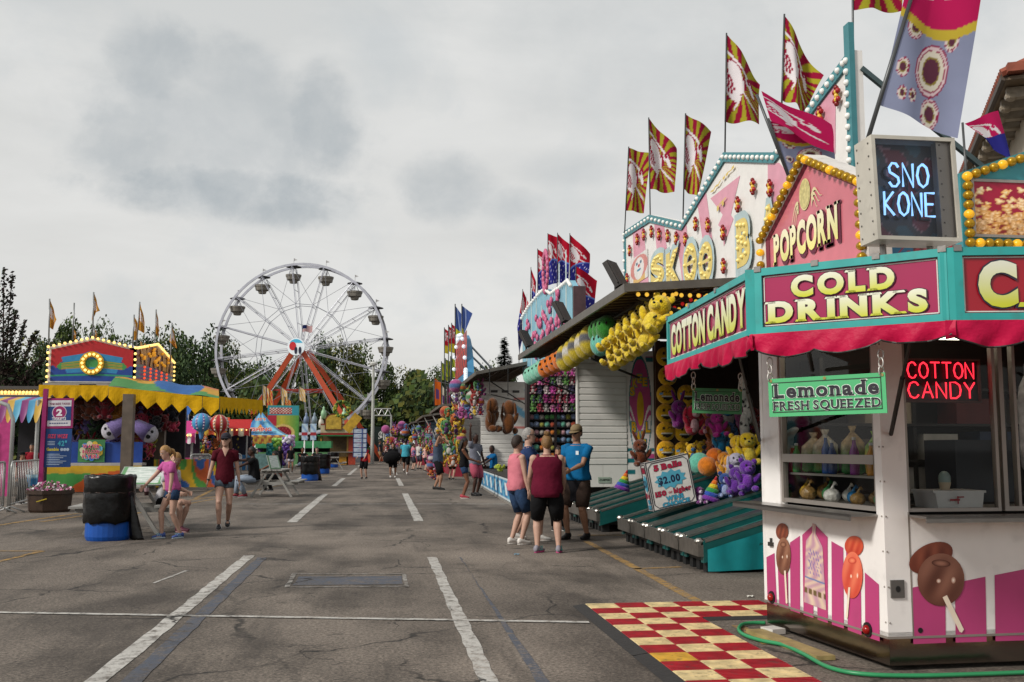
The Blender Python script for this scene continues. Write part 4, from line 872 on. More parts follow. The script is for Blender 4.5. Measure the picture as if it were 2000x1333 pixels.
def marquee():
    pl = Pl((4.9, 19.69, 3.62), (0, -1, 0)); px = pl.px
    t = thing('skee_ball_marquee', 'tall white and pink skee ball marquee with bulb letters above the awning', 'marquee sign', (4.9, 14.5, 3.62))
    top = [px(*q) for q in ((1222, 452), (1270, 420), (1333, 434), (1416, 298), (1514, 298), (1575, 217), (1663, 98))]; end = px(1667, 320)
    P = [(0, 0), (top[-1][0], 0)] + top[::-1]; m = MB(); m.poly(pl, P, 0, .12); m.build('panel', paint('#dedbd7', var=.05, rough=.4, dirt=.05), t)
    m = MB()
    for q in ([(1236, 452), (1256, 435), (1268, 560), (1240, 560)], [(1277, 428), (1296, 430), (1312, 560), (1290, 560)], [(1318, 434), (1340, 430), (1352, 560), (1334, 560)], [(1362, 395), (1378, 365), (1392, 470), (1380, 520)],
              [(1500, 322), (1522, 318), (1545, 345), (1552, 420), (1520, 470), (1500, 370)], [(1590, 215), (1633, 158), (1632, 300), (1610, 330)], [(1388, 388), (1446, 343), (1428, 420), (1433, 428), (1414, 482), (1412, 450), (1403, 440), (1412, 420)]):
        m = MB(); m.poly(pl, pp(pl, q), .004); m.build('pink_ray', paint('#d093a4', var=.08, rough=.4), t)
    w = .1; m = MB()
    for i in range(len(top) - 1):
        a, b = top[i], top[i + 1]; m.poly(pl, [a, b, (b[0], b[1] - w * 1.4), (a[0], a[1] - w * 1.4)], .03, .04)
    e = top[-1]; m.rect(pl, e[0] - w, 0, e[0] + .02, e[1] + .3, .035, .06); m.rect(pl, -.02, 0, w * .8, top[0][1], .03, .04); m.build('border', paint('#3c7b82', var=.1), t)
    pts = []
    for (a, b), n in zip(zip(top[:-1], top[1:]), (9, 9, 15, 12, 7, 10)): pts += along(pl.at(a[0], a[1] - w * .7, .04), pl.at(b[0], b[1] - w * .7, .04), n)[:-1]
    pts += along(pl.at(e[0] - w * .5, .3, .045), pl.at(e[0] - w * .5, e[1] - .1, .045), 14); pts += along(pl.at(w * .4, .1, .04), pl.at(w * .4, top[0][1] - .2, .04), 10)
    b = MB(); b.ell((0, 0, 0), .034, 8, 6); copies(t, 'bulb', b, M('#e2e0da', rough=.2, var=.03, emit=.12), pts)
    m = MB(); m.bar((5.0, 19.69 - e[0], 5.4), (7.2, 19.69 - e[0] - .1, 3.62), .05); m.build('back_brace', M('#4a5a5c', metal=.4), t); m = MB(); m.bar((5.0, 15., 5.), (7.2, 15., 3.62), .05); m.build('back_brace', M('#4a5a5c', metal=.4), t)
    YL = paint('#d3bd6c', var=.08); GB = paint('#a9bcbe'); lb = MB(); lb.ell((0, 0, 0), .03, 7, 5); lpts = []
    for ch, x0, x1, y1, y0 in (('S', 1276, 1302, 490, 562), ('K', 1307, 1333, 482, 562), ('O', 1341, 1366, 470, 556), ('O', 1371, 1397, 467, 552), ('B', 1446, 1470, 420, 518), ('A', 1494, 1524, 392, 480), ('L', 1550, 1570, 360, 440)):
        (u0, v0), (u1, v1) = px(x0, y0), px(x1, y1); v0 = max(v0, .1)
        write(MB(), ch, pl, u0, v0, u1 - u0, v1 - v0, .07, d=.05).build('letter', YL, t); write(MB(), ch, pl, u0 - .07, v0 - .06, u1 - u0 + .14, v1 - v0 + .12, .11, d=.045).build('letter_edge', GB, t)
        st = STROKE.get(ch) or {'B': [[(0, 0), (0, 1), (.7, .9), (.75, .65), (.1, .52), (.85, .35), (.8, .1), (0, 0)]], 'L': [[(0, 1), (0, 0), (.9, 0)]]}[ch]
        for l in st:
            for k in range(len(l) - 1):
                a, c = l[k], l[k + 1]; L2 = math.hypot((a[0] - c[0]) * (u1 - u0), (a[1] - c[1]) * (v1 - v0)); n = max(1, round(L2 / .17))
                for q in range(n): f = q / n; lpts.append(pl.at(u0 + (.14 + .72 * (a[0] + (c[0] - a[0]) * f)) * (u1 - u0), v0 + (.08 + .84 * (a[1] + (c[1] - a[1]) * f)) * (v1 - v0), .06))
        if ch == 'O': m = MB(); m.rect(pl, u0 + (u1 - u0) * .25, v0 + (v1 - v0) * .44, u0 + (u1 - u0) * .9, v0 + (v1 - v0) * .54, .055); m.build('letter', YL, t)
    copies(t, 'letter_bulb', lb, M('#e6d68a', rough=.25, emit=.1, var=.05), lpts[:100])
    for s, x0, x1, y0, y1 in (('WIN', 1390, 1438, 388, 345), ('IT', 1404, 1422, 420, 395)):
        (u0, v0), (u1, v1) = px(x0, y0), px(x1, y1); write(MB(), s, pl, u0, v0 + .05, u1 - u0, (v1 - v0) * .75, .06, d=.03, slope=.12).build('letter', paint('#cdb25a'), t)
    fl = MB(); u_ = .039
    for dx, dz, c in ((-1, -1, '#9a1a22'), (1, -1, '#9a1a22'), (-1, 1, '#9a1a22'), (1, 1, '#9a1a22'), (0, 1.9, '#7a1a1a'), (0, -1.9, '#7a1a1a'), (0, 0, '#d8b040'), (0, .9, '#d8b040'), (0, -.9, '#d8b040')): fl.col(c); fl.ell((0, dx * u_, dz * u_ * 1.2), (.03, u_ * .75, u_ * .8), 8, 6)
    copies(t, 'flower_light', fl, printed(.3), [pl.at(*px(*q), .05) for q in ((1229, 545), (1234, 490), (1249, 468), (1262, 459), (1277, 453), (1292, 458), (1309, 461), (1326, 466), (1344, 468), (1364, 438), (1388, 440), (1418, 455), (1447, 400), (1477, 365), (1510, 368), (1419, 520), (1609, 228), (1642, 188))])
    def clown(u, v):
        x, y = u - .5, v - .5
        if (x / .12) ** 2 + ((y + .05) / .05) ** 2 < 1: return hx('#3f7f98')
        if x * x + (y - .1) ** 2 < .004: return hx('#b0202c')
        if abs(x) < .22 and abs(y - .2) < .05 and abs(abs(x) - .12) < .05: return hx('#3f5f78')
        if (x / .28) ** 2 + (y / .4) ** 2 < 1: return hx('#d8d4d0')
        if (x / .5) ** 2 + ((y - .05) / .42) ** 2 < 1: return hx('#c47a72')
        return hx('#cfa85c') if v < .25 and abs(x) < .35 else hx('#d2cfcb')
    (u0, v0), (u1, v1) = px(1233, 562), px(1266, 485); m = MB(); m.picture(pl, u0, max(v0, .03), u1, v1, clown, 40, 50, .012); m.build('clown_picture', printed(.4), t)
marquee()
GF = 'maroon and yellow sunburst horse flags above the skee ball marquee'
for i, (b, tp, c, y, lb) in enumerate((
        ((1220, 455), (1228, 287), ((1228, 289), (1270, 301), (1258, 416), (1222, 412)), 19.5, 'leftmost and lowest sunburst horse flag over the skee ball marquee'),
        ((1270, 425), (1267, 230), ((1268, 232), (1321, 292), (1317, 377), (1269, 370)), 18.2, 'sunburst horse flag beside and just above the leftmost one on the marquee'),
        ((1334, 432), (1339, 222), ((1340, 224), (1391, 256), (1362, 386), (1336, 370)), 15.8, 'sunburst horse flag at the dip of the skee ball marquee'),
        ((1416, 300), (1419, 65), ((1420, 68), (1488, 162), (1482, 243), (1415, 238)), 13.8, 'sunburst horse flag above the flat part of the skee ball marquee'),
        ((1524, 300), (1532, 28), ((1533, 32), (1606, 150), (1574, 222), (1528, 196)), 11.9, 'sunburst horse flag with folded top corner rising behind the pink drooping flag'),
        ((1668, 320), (1664, -170), ((1664, -160), (1768, -130), (1764, 19), (1664, 21)), 9.9, 'sunburst horse flag cut off by the top of the picture on the tall post'))):
    flag(b, tp, c, flag_sun, lb, GF, y, ph=i * 1.3)
flag((1540, 345), (1478, 185), ((1487, 178), (1622, 246), (1628, 300), (1505, 236)), lambda u, v: WHT if horse(u, v) == 1 else PNK, 'pink horse banner drooping from a tilted pole above the popcorn sign', None, 7.4, ph=1, amp=.03)
flag((1542, 350), (1500, 232), ((1500, 236), (1622, 247), (1630, 330), (1538, 345)), flag_ring, 'grey blue ringed banner folded under the pink banner above the popcorn sign', None, 7.5, ph=2, amp=.03)
flag((1695, 272), (1783, -15), ((1779, -60), (1921, -70), (1872, 270), (1718, 206)), flag_ring, 'large blue banner with pink rings on a slanted pole over the sno kone box', None, 5.6, ph=.5, amp=.03, nu=60, nv=90, bar=.014)
flag((1893, 420), (1880, 240), ((1884, 242), (1953, 214), (1972, 318), (1925, 270)), lambda u, v: NAVY if v < .25 + .3 * u else (WHT if horse(u, v) == 1 else PNK), 'small pink and purple flag beside the tiled roof building', None, 9., ph=2.5, amp=.04)

# ================================================================ skee ball alleys
def alley(y0, label, group, w=.74, x0=3.55, first=[]):
    if first:
        src, n0 = first[0]; return dup(src, (x0, y0, 0), label)
    t = thing('skee_ball_alley', label, 'skee ball alley', (x0, y0, 0), group); TE = paint('#145250', var=.2, rough=.35, coat=.2); s = .29; L_ = 3.2; CHR = M('#a5a29c', metal=.9, rough=.3, var=.25, scale=7, bump=.2)
    def ob(m, ya, yb, xa, xb, za, zb): m.obox((x0 + xa, y0 + ya, za + s * xa), (xb - xa, 0, s * (xb - xa)), (0, yb - ya, 0), (0, 0, zb - za))
    m = MB(); ob(m, .1, w - .1, .04, L_, .18, .26); m.build('lane', paint('#1d6a66', var=.15, rough=.3), t)
    for a, b in ((0, .1), (w - .1, w)):
        m = MB(); ob(m, a, b, .03, L_, .10, .34); r = m.build('side_rail', TE, t); m = MB(); ob(m, a - .004, a + .02, .05, L_, .32, .352); ob(m, b - .02, b + .004, .05, L_, .32, .352); m.build('rail_edge', CHR, r)
    m = MB(); m.box(x0 - .03, x0 + .05, y0 + .005, y0 + w - .005, .18, .31); m.box(x0 - .035, x0 + .0, y0, y0 + w, .29, .35)
    for k in (.06, w - .06): m.ell((x0 + .0, y0 + k, .345), (.06, .05, .04), 10, 6)
    m.build('front_cap', CHR, t)
    m = MB(); ob(m, .14, w - .14, .06, .4, .262, .27); m.build('ball_return', paint('#123a3c', rough=.3), t)
    for k in (.12, w / 2, w - .12): m = MB(); m.box(x0 + .08, x0 + .2, y0 + k - .06, y0 + k + .06, 0, .2); m.build('foot', paint('#18191a', rough=.6), t); m = MB(); m.box(x0 + .9, x0 + 1.0, y0 + k - .05, y0 + k + .05, 0, .38); m.build('foot', paint('#18191a', rough=.6), t)
    m = MB(); m.box(x0 + .06, x0 + 2.9, y0 + .05, y0 + w - .05, .12, .2); m.box(x0 + .3, x0 + 2.9, y0 + .03, y0 + w - .03, .18, .26); m.build('under_frame', paint('#141616'), t)
    first.append((t, 0)); return t
for i in range(5): alley(10.95 + .78 * i, ['nearest teal skee ball alley, with a teal cloth on its side', 'second nearest teal skee ball alley of the near row', 'middle teal skee ball alley of the near row', 'fourth skee ball alley of the near row', 'farthest skee ball alley of the near row, under the price sign'][i], 'skee ball alleys')
for i in range(4): alley(16.3 + .74 * i, ['nearest skee ball alley of the far row, behind the price sign', 'second skee ball alley of the far row', 'third skee ball alley of the far row', 'farthest skee ball alley, below the number plate'][i], 'skee ball alleys')
m = MB(); m.sheet(lambda u, v: V3((3.62 + 1.9 * u, 10.935 - .02 * sin(u * 14) * (1 - v) - .01 * sin(u * 33), (.02 + .04 * u) * (1 - v) + (.26 + .29 * 1.9 * u) * v)), None, 40, 8)
m.single('side_cloth', cloth('#0f7f84', var=.1, rough=.5) if False else M('#0f7f84', rough=.5, var=.12, bump=.2, bscale=8.), 'bright teal cloth hanging along the side of the nearest alley', 'cloth', None, True)
def price_sign():
    y = 13.55; a = math.radians(12.5); pl0 = Pl(AY(1277, 1000, y), (cos(a), -.03, sin(a)), (-sin(a) * .75, 0.05, cos(a))); W_ = (AY(1360, 975, y) - AY(1277, 1000, y)).length; H_ = (AY(1258, 905, y) - AY(1277, 1000, y)).length
    t = thing('price_sign', 'boxy white price sign standing on the skee ball alleys', 'sign', tuple(pl0.at(W_ / 2, 0, -.15))); m = MB(); m.rect(pl0, 0, 0, W_, H_, 0, .3); m.build('sign_box', paint('#cdc9c4', dirt=.12), t)
    def cartouche(pl, W_, H_):
        m = MB(); b = .012
        for r in ((0, 0, W_, b), (0, H_ - b, W_, H_), (0, b, b, H_ - b), (W_ - b, b, W_, H_ - b)): m.rect(pl, *r, .004)
        c = .05 * W_ / .6; o = .03
        P = [(o + c, o), (W_ - o - c, o), (W_ - o, o + c), (W_ - o, H_ - o - c), (W_ - o - c, H_ - o), (o + c, H_ - o), (o, H_ - o - c), (o, o + c)]
        for i in range(8): m.tube([pl.at(*P[i], .004), pl.at(*P[(i + 1) % 8], .004)], .005, 4)
        m.build('border_line', paint('#2a2a33'), t); st = MB(); n = 22; cx, cy = W_ * .5, H_ * .57
        st.poly(pl, [(cx + (W_ * (.37 if i % 2 else .30)) * cos(2 * pi * i / n), cy + (H_ * (.2 if i % 2 else .145)) * sin(2 * pi * i / n)) for i in range(n)], .005); st.build('starburst', paint('#4f9cb4'), t)
        RD = '#a3213f'
        sign_text(t, '5 Balls', pl, W_ * .17, H_ * .79, W_ * .64, H_ * .115, RD, '#33303c', off=.05, eo=.03, serif=.08)
        sign_text(t, '$2.00', pl, W_ * .22, H_ * .5, W_ * .5, H_ * .14, '#1c2440', '#cfd8dc', off=.05, eo=.03)
        sign_text(t, '150', pl, W_ * .1, H_ * .27, W_ * .25, H_ * .1, RD, '#33303c', off=.05, eo=.03, serif=.08); sign_text(t, 'or', pl, W_ * .4, H_ * .29, W_ * .09, H_ * .06, RD); sign_text(t, 'higher', pl, W_ * .52, H_ * .275, W_ * .4, H_ * .1, RD, '#33303c', off=.05, eo=.03)
        sign_text(t, 'WINS', pl, W_ * .32, H_ * .15, W_ * .4, H_ * .085, '#3f93b0', '#20405a', off=.06, eo=.03); sign_text(t, 'CHOICE', pl, W_ * .22, H_ * .04, W_ * .62, H_ * .085, '#3f93b0', '#20405a', off=.06, eo=.03)
    cartouche(Pl(pl0.at(0, 0, .001), pl0.U, pl0.V), W_, H_)
    side = Pl(pl0.at(0, 0, -.3) - pl0.U * .003, pl0.N, pl0.V); cartouche(side, .3, H_)
price_sign()
# ================================================================ prizes round the skee ball booth
GP = 'smiley pillows stacked in the skee ball booth'
for i, (px, py, k, lb) in enumerate(((1300, 697, 'wink', 'topmost smiley pillow of the left column, half hidden by the awning'), (1304, 735, 'heart', 'yellow smiley pillow with red heart eyes'), (1301, 771, 'laugh', 'laughing smiley pillow just below the heart eyed one'),
        (1300, 808, 'wink', 'winking smiley pillow in the middle of the left column'), (1300, 843, 'wink', 'lower winking smiley pillow, second from the bottom of the left column'), (1301, 880, 'laugh', 'laughing smiley pillow at the bottom of the left column'),
        (1341, 771, 'laugh', 'laughing smiley pillow at the top of the right column'), (1343, 808, 'wink', 'smiley pillow in the right column behind the purple plush'), (1336, 845, 'wink', 'smiley pillow in the right column beside the red plush'), (1334, 882, 'laugh', 'lowest smiley pillow of the right column'))):
    smiley(k, .19, AY(px, py, 18.6), lb, GP, .05)
P_ = lambda px, py, y: AY(px, py, y)
GT = 'plush prizes around the skee ball booth'
CW = hx('#d8d4cc')
def cow():
    m = MB(); m.ell((0, 0, .5), (.16, .16, .5), 26, 40); rr = random.Random(5); sp = [(rr.uniform(-.2, .2), rr.uniform(-.2, .2), rr.random()) for _ in range(34)]
    m.c = [lin('#171515') if min((V3(v) - V3(s)).length for s in sp) < .07 else lin('#d8d4cc') for v in m.v]; return m
for j, (px, y0) in enumerate(((1452, 780), (1462, 815), (1455, 850))): toy(cow(), ('upper', 'middle', 'lower')[j] + ' black and white cow print plush hanging in the skee ball booth', GT, .5, P_(px, y0 + 15, 15.5))
for m, lb, s, px, py, y in (
        (bear('#6a1466', ears='long'), 'dark purple plush hanging in front of the smiley pillows', .5, 1327, 836, 16.), (bear('#9c1430', '#c9a2a8', 'flop'), 'red and white plush leaning beside the purple plush', .5, 1351, 848, 15.6),
        (bear('#b02a86', ears='long'), 'pink plush hanging over a teal one near the dark lemonade sign', .42, 1404, 852, 15.5), (bear('#1f6f96', ears='flop'), 'blue plush hanging under the pink one', .4, 1407, 885, 15.5), (bear('#143a52', '#1f6f96'), 'dark teal plush behind the pink and blue plush', .5, 1420, 845, 16),
        (ball_toy('#5fae98'), 'mint green round plush on the prize heap', .34, 1366, 925, 15.), (ball_toy('#c8641a'), 'orange round plush at the top of the prize heap', .28, 1396, 908, 15.), (ball_toy('#c4701c'), 'orange round plush at the bottom of the prize heap', .3, 1381, 928, 14.8),
        (bear('#d0a81c', ears='bear'), 'bright yellow plush bear at left of the yellow pair', .45, 1440, 905, 14.2), (bear('#d6b41c', '#d8c048', 'flop'), 'bright yellow floppy eared plush at right of the yellow pair', .5, 1465, 907, 14.),
        (bear('#b87018', '#cfa890'), 'striped orange plush lying on the heap', .4, 1412, 930, 14.6), (bear('#b8801c', '#8a8884', 'flop'), 'yellow and grey plush in front of the orange one', .42, 1424, 940, 14.), (bear('#9b98a8', ears='flop'), 'lilac grey plush behind the purple bears', .4, 1444, 935, 13.7),
        (bear('#4d1f78', '#5c2a88'), 'left purple teddy bear sitting on the alley rail', .42, 1434, 966, 13.4), (bear('#5a2488', '#6c3498'), 'right purple teddy bear sitting on the alley rail', .45, 1457, 958, 13.2), (bear('#22407a', '#8f9cc0'), 'blue teddy bear sitting left of the purple bears', .36, 1416, 970, 13.6),
        (bear('#6a2c6c', '#c9b6c9', 'flop'), 'small purple and white plush beside the rainbow gnome', .26, 1366, 983, 13.6), (bear('#5a2a12', '#5a2a12', 'long'), 'brown plush peeking over the price sign', .42, 1253, 908, 14.8), (bear('#c8a020', '#2f5a8a'), 'small yellow and blue plush under the smiley pillows', .36, 1352, 905, 16.2), (bear('#c8a020', '#3a3f52'), 'small yellow and dark blue plush at the foot of the right column', .36, 1373, 900, 16.2)):
    p = P_(px, py, y); toy(m, lb, GT, s, (p.x, p.y, p.z - .02), RN.uniform(-.3, .3), RN.uniform(-.12, .05), RN.uniform(-.15, .15))
def gnome():
    m = MB(); cs = ['#6a2c8c', '#2a4aa0', '#2f8a4a', '#c8b020', '#c8641a', '#a81c24']
    for i, c in enumerate(cs): m.col(c); m.lathe((0, 0, 0), [(.42 * (1 - i / 6.2), i / 6), (.42 * (1 - (i + 1) / 6.2) + .01, (i + 1) / 6)], 14)
    return m
for px, py, y, s, lb in ((1386, 965, 13.6, .36, 'rainbow gnome hat plush on the near alleys'), (1214, 946, 17.2, .36, 'rainbow gnome hat plush below the number plate')): p = P_(px, py, y); toy(gnome(), lb, GT, s, (p.x, p.y, p.z - .1), 0, 0, .3)
# plushes hanging in a row under the long awning
GH = 'plush toys hanging under the long awning edge'
for i, (px, py) in enumerate(((1264, 612), (1247, 624), (1231, 634), (1216, 644), (1203, 653), (1192, 660))):
    p = AX(px, py, 3.5); toy(bear('#d2b41e', '#d8bf3c', 'bear'), ORD[i] + ' yellow plush from the near end of the hanging row', GH, .6, (p.x, p.y, p.z - .3), -.7, -.25, .35)
for i in range(5): p = AX(1252 - i * 14.5, 643 + i * 10.5, 3.42); toy(bear('#c9aa1c', '#d2b838', 'bear'), ORD[i] + ' yellow plush from the near end of the lower hanging row', GH, .48, (p.x, p.y, p.z - .3), -.7, -.25, .35)
for i, (px, py, c, c2, k) in enumerate(((1183, 642, '#2f7a2c', None, 0), (1175, 645, '#2f7a2c', None, 0), (1167, 648, '#2f7a2c', None, 0), (1181, 668, '#5fae9c', None, 0), (1172, 672, '#5fae9c', None, 0), (1152, 672, '#b8a224', '#55555a', 1), (1142, 680, '#b8a224', '#b9b6b0', 1), (1128, 687, '#b8a224', '#55555a', 1), (1117, 697, '#b8a224', '#b9b6b0', 1), (1104, 706, '#b8a224', '#55555a', 1),
        (1094, 704, '#cc6a18', None, 2), (1084, 709, '#cc6a18', None, 2), (1074, 714, '#cc6a18', None, 2), (1064, 720, '#cc6a18', None, 2), (1056, 722, '#7fc0a8', None, 3), (1048, 727, '#7fc0a8', None, 3), (1041, 731, '#7fc0a8', None, 3), (1034, 735, '#7fc0a8', None, 3))):
    p = AX(px, py, 3.45); n = ('dark green', 'yellow and grey striped', 'orange', 'mint green')[k] if c != '#5fae9c' else 'teal'
    m = ball_toy(c, c2)
    if k == 2: m.col('#141414'); [m.ell((x, -.47, .62), (.07, .06, .09), 8, 6) for x in (-.17, .17)]; m.ell((0, -.47, .36), (.14, .06, .05), 8, 6)
    if k in (0, 3): m.col('#141414'); [m.ell((x, -.46, .6), (.05, .06, .07), 8, 6) for x in (-.17, .17)]
    toy(m, '%s round plush, %s of the round ones along the hanging row' % (n, ORD[i] if i < 16 else ('second last', 'last')[i - 16]), GH, (.34, .34, .42) if k != 1 else (.4, .4, .55), (p.x, p.y, p.z - .2), -.6, -.15)

# ================================================================ second booth: wall of plush balls, ribbed trailer behind
b2 = thing('ball_game_booth', 'second game booth with a wall of plush balls and pink toys', 'game booth', (4.6, 28, 0))
def booth2():
    m = MB(); m.box(3.78, 5.4, 26.25, 26.35, .5, 3.5); m.box(5.3, 5.4, 19.9, 26.3, .4, 3.5); m.build('prize_wall', paint('#1d1620', var=.4), b2)
    m = MB()
    for z in (1.12, 1.32, 1.52, 1.72, 1.92, 2.12, 2.32): m.box(3.82, 5.28, 25.98, 26.22, z - .02, z - .005)
    m.build('shelf', paint('#2a2426'), b2); m = MB(); m.box(3.76, 3.84, 25.9, 26.3, 0, 3.5); m.box(4.5, 4.56, 25.95, 26.0, 1.1, 3.5); m.build('post', paint('#241d1d'), b2)
    y = 36.
    m = MB(); ribbed(m, 3.55, 5.6, y, .7, 3.75, .16); m.build('trailer_end_wall', SLAT, b2); m = MB(); m.box(3.6, 5.5, y + .1, y + .6, .25, .7); m.build('chassis', DARK, b2)
    pl = Pl((3.6, y - .03, 3.35), (1, 0, 0))
    for k in range(3): m = MB(); m.rect(pl, .3 + k * .4, 0, .55 + k * .4, .09, .01); m.build('vent', paint('#3c3a38'), b2)
    m = MB(); pl = Pl((4.75, y - .03, .9), (1, 0, 0)); m.picture(pl, 0, 0, .7, 2.6, lambda u, v: hx('#6aa8c8') if sin(v * 23 + u * 5) * sin(v * 7) > .25 else (hx('#c87a72') if sin(v * 31) > .9 else hx('#cfccc6')), 10, 60, .004); m.build('painted_strip', printed(.4), b2)
    awning(b2, 2.95, 5.3, 31.6, 44.5, 3.72, 4.2, 34)
    for p, q in ((AX(850, 744, 3.0), AX(1020, 786, 4.2)), ((3.1, 31.8, 3.7), (4.8, 32.5, 2.7))): m = MB(); m.tube([p, q], .02, 6); m.build('support_rod', BLACK, b2)
    m = MB(); m.cbox((3.9, 24.6, 3.35), (.06, 1.3, .05)); m.cbox((4.1, 21.2, 3.38), (.06, 1.3, .05)); m.build('tube_light', M('#d8e4f0', emit=1.6, var=0), b2)
booth2()
BC = ['#5f9e86', '#b3898f', '#7c8aa6', '#a34a34', '#4f8a4a', '#8a8a40', '#4a7a98', '#9a948c', '#b56a2c']; BN = ['teal', 'dusty pink', 'blue grey', 'rust red', 'green', 'olive', 'blue', 'grey', 'orange']
rr = random.Random(21)
for r in range(6):
    for c in range(10):
        k = rr.randrange(9); s = rr.uniform(.145, .175); m = ball_toy(BC[k], None, 12); x = 3.9 + c * .142
        toy(m, '%s plush ball, %s from the left in the %s row from the bottom' % (BN[k], ORD[c], ORD[r]), 'plush balls on the ball wall', s, (x, 26.08, 1.1 + r * .2), name='plush_ball', cat='ball')
TC = ['#7a1f5c', '#b8a8a8', '#4f7a3a', '#8a2a3c', '#c48aa0', '#3a3450', '#8f8a86', '#a83a86']; TN = ['purple', 'cream', 'green', 'dark red', 'pale pink', 'dark violet', 'grey', 'magenta']; i = 0
for r in range(5):
    for c in range(8):
        k = rr.randrange(8); toy(bear(TC[k], TC[(k + 3) % 8] if rr.random() < .4 else None, rr.choice(['bear', 'long', 'flop'])), '%s plush toy, %s from the left in the %s row above the plush balls' % (TN[k], ORD[c], ORD[r]), 'small plush toys above the ball wall', rr.uniform(.22, .28), (3.93 + c * .175, 25.95, 2.3 + r * .235), rr.uniform(-.5, .5))
for i, z in enumerate((2.35, 2.75, 3.1)): toy(bear('#b0489c', '#d0c8d0', 'horn'), ('lowest', 'middle', 'topmost')[i] + ' white and pink horned plush at the right edge of the ball wall', 'horned plush at the ball wall', .34, (5.12, 24.9, z), .3)
def counter():
    p, q = G(1003, 990), G(938, 951); d = (q - p); t = thing('game_counter', 'low game counter with a blue painted banner beside the road', 'counter', tuple((p + q) / 2)); pl = Pl(q, p - q); L_ = d.length; H_ = .62
    m = MB(); m.rect(pl, 0, .05, L_, H_, 0, 1.2); m.build('counter_box', paint('#2a2422', var=.3), t)
    def img(u, v):
        if v < .07 or v > .93: return hx('#b9c4c8')
        a = sin(u * 60 + 2 * sin(v * 5)) * sin(v * 6 + u * 9); return hx('#c9d2d4') if abs(v - .5) < .28 and sin(u * 45 + v * 3) > .55 and .1 < u < .92 else (hx('#2a6a98') if a > 0 else hx('#4f97b8'))
    m = MB(); m.picture(pl, 0, .06, L_, H_ - .02, img, 160, 16, .006); m.build('banner', printed(.5), t); m = MB(); m.rect(pl, 0, 0, L_, .05, .03, .1); m.build('kerb_rail', M('#8a8680', metal=.4), t)
    c = pl.at(L_ * .3, H_ + .02, -.45); toy(bear('#8a9a2c', '#b8b83c', 'flop'), 'yellow green plush lying on the low game counter', None, .4, (c.x, c.y, c.z), .4, -1.2)
counter()
for i, (px, py, rz) in enumerate(((956, 842, .9), (992, 846, -.5))):
    p = AY(px, py, 29.5); toy(bear('#5c3413', '#4a2a10', 'flop', eyes=False), ('brown plush dog hanging under the awning, seen from the side', 'brown plush dog hanging nearer the ribbed trailer, seen from behind')[i], 'large brown plush dogs', (.72, .72, 1.05), (p.x, p.y, p.z - .02), rz + (0 if i == 0 else pi), .1); m = MB(); m.tube([(p.x, p.y, p.z + 1.1), (p.x, p.y, 3.75)], .012, 5); m.single('hanging_cord', BLACK, ('cord holding the left brown plush dog', 'cord holding the right brown plush dog')[i], 'cord')
# marquee of the second booth and its flags
def marquee2():
    pl = Pl((4.6, 33, 3.7), (0, -1, 0)); top = pp(pl, [(1021, 622), (1034, 600), (1052, 578), (1066, 565), (1078, 574), (1096, 562), (1112, 548), (1119, 560)])
    t = thing('balloon_game_marquee', 'pale blue marquee with pink balloon letters and bulb border', 'marquee sign', tuple(pl.at(4, 0))); P = [(top[0][0], 0), (top[-1][0], 0)] + top[::-1]; m = MB(); m.poly(pl, P, 0, .15); m.build('panel', paint('#78adc0', var=.2, scale=1.5), t)
    m = MB(); x1 = top[-1][0]
    for k in range(9): u = .3 + k * x1 / 9.3; m.rect(pl, u, .05, u + .16, 2.2 + .5 * sin(k), .004)
    m.build('pale_streak', paint('#b3c6c6', var=.2, scale=4), t)
    b = MB(); b.ell((0, 0, 0), (.05, .1, .12), 8, 6); rr = random.Random(3); pts = [pl.at(1.5 + rr.random() * (x1 - 2.5), .55 + rr.random() * 1.0 + .25 * math.sin(i), .05) for i in range(60)] + [pl.at(x1 * .58 + .55 * cos(a) * .7, 2.65 + .55 * sin(a), .05) for a in [2 * pi * q / 20 for q in range(20)]]
    copies(t, 'balloon_bulb', b, paint('#b8587c', var=.1, rough=.3), pts)
    w = MB(); w.ell((0, 0, 0), .05, 6, 5); pts = []
    for a, c in zip(top[:-1], top[1:]): pts += along(pl.at(*a, .05), pl.at(*c, .05), 6)[:-1]
    copies(t, 'bulb', w, M('#d8d8d4', emit=.15, var=0), pts)
    m = MB(); m.box(4.6, 4.9, 33 - x1 - .1, 33 - x1 + .06, 3.7, 3.7 + top[-1][1]); m.build('edge_post', paint('#4a3438', var=.3), t)
marquee2()
GF2 = 'red and navy star flags above the balloon marquee'
for i, (b, tp, c, y, lb) in enumerate((
        ((1013, 720), (1021, 565), ((1022, 568), (1036, 600), (1014, 690), (1010, 640)), 34, 'leftmost red and navy star flag, drooping'), ((1035, 640), (1037, 522), ((1037, 524), (1047, 552), (1044, 600), (1036, 606)), 33, 'small dark star flag left of the main cluster'),
        ((1050, 620), (1050, 486), ((1050, 487), (1070, 500), (1069, 562), (1050, 568)), 31, 'star flag at the left of the tall cluster'), ((1070, 600), (1070, 456), ((1070, 457), (1091, 464), (1089, 553), (1070, 558)), 29.5, 'second star flag of the tall cluster'),
        ((1088, 600), (1089, 455), ((1089, 457), (1112, 478), (1111, 556), (1089, 552)), 28, 'third star flag of the tall cluster'), ((1113, 620), (1113, 456), ((1113, 458), (1153, 496), (1150, 535), (1112, 572)), 26.5, 'largest star flag, topmost at the right of the cluster'),
        ((1123, 660), (1125, 519), ((1126, 521), (1167, 548), (1158, 622), (1122, 628)), 25, 'lowest star flag at the right end of the cluster'))): flag(b, tp, c, flag_star, lb, GF2, y, ph=i * 1.7, amp=.035)

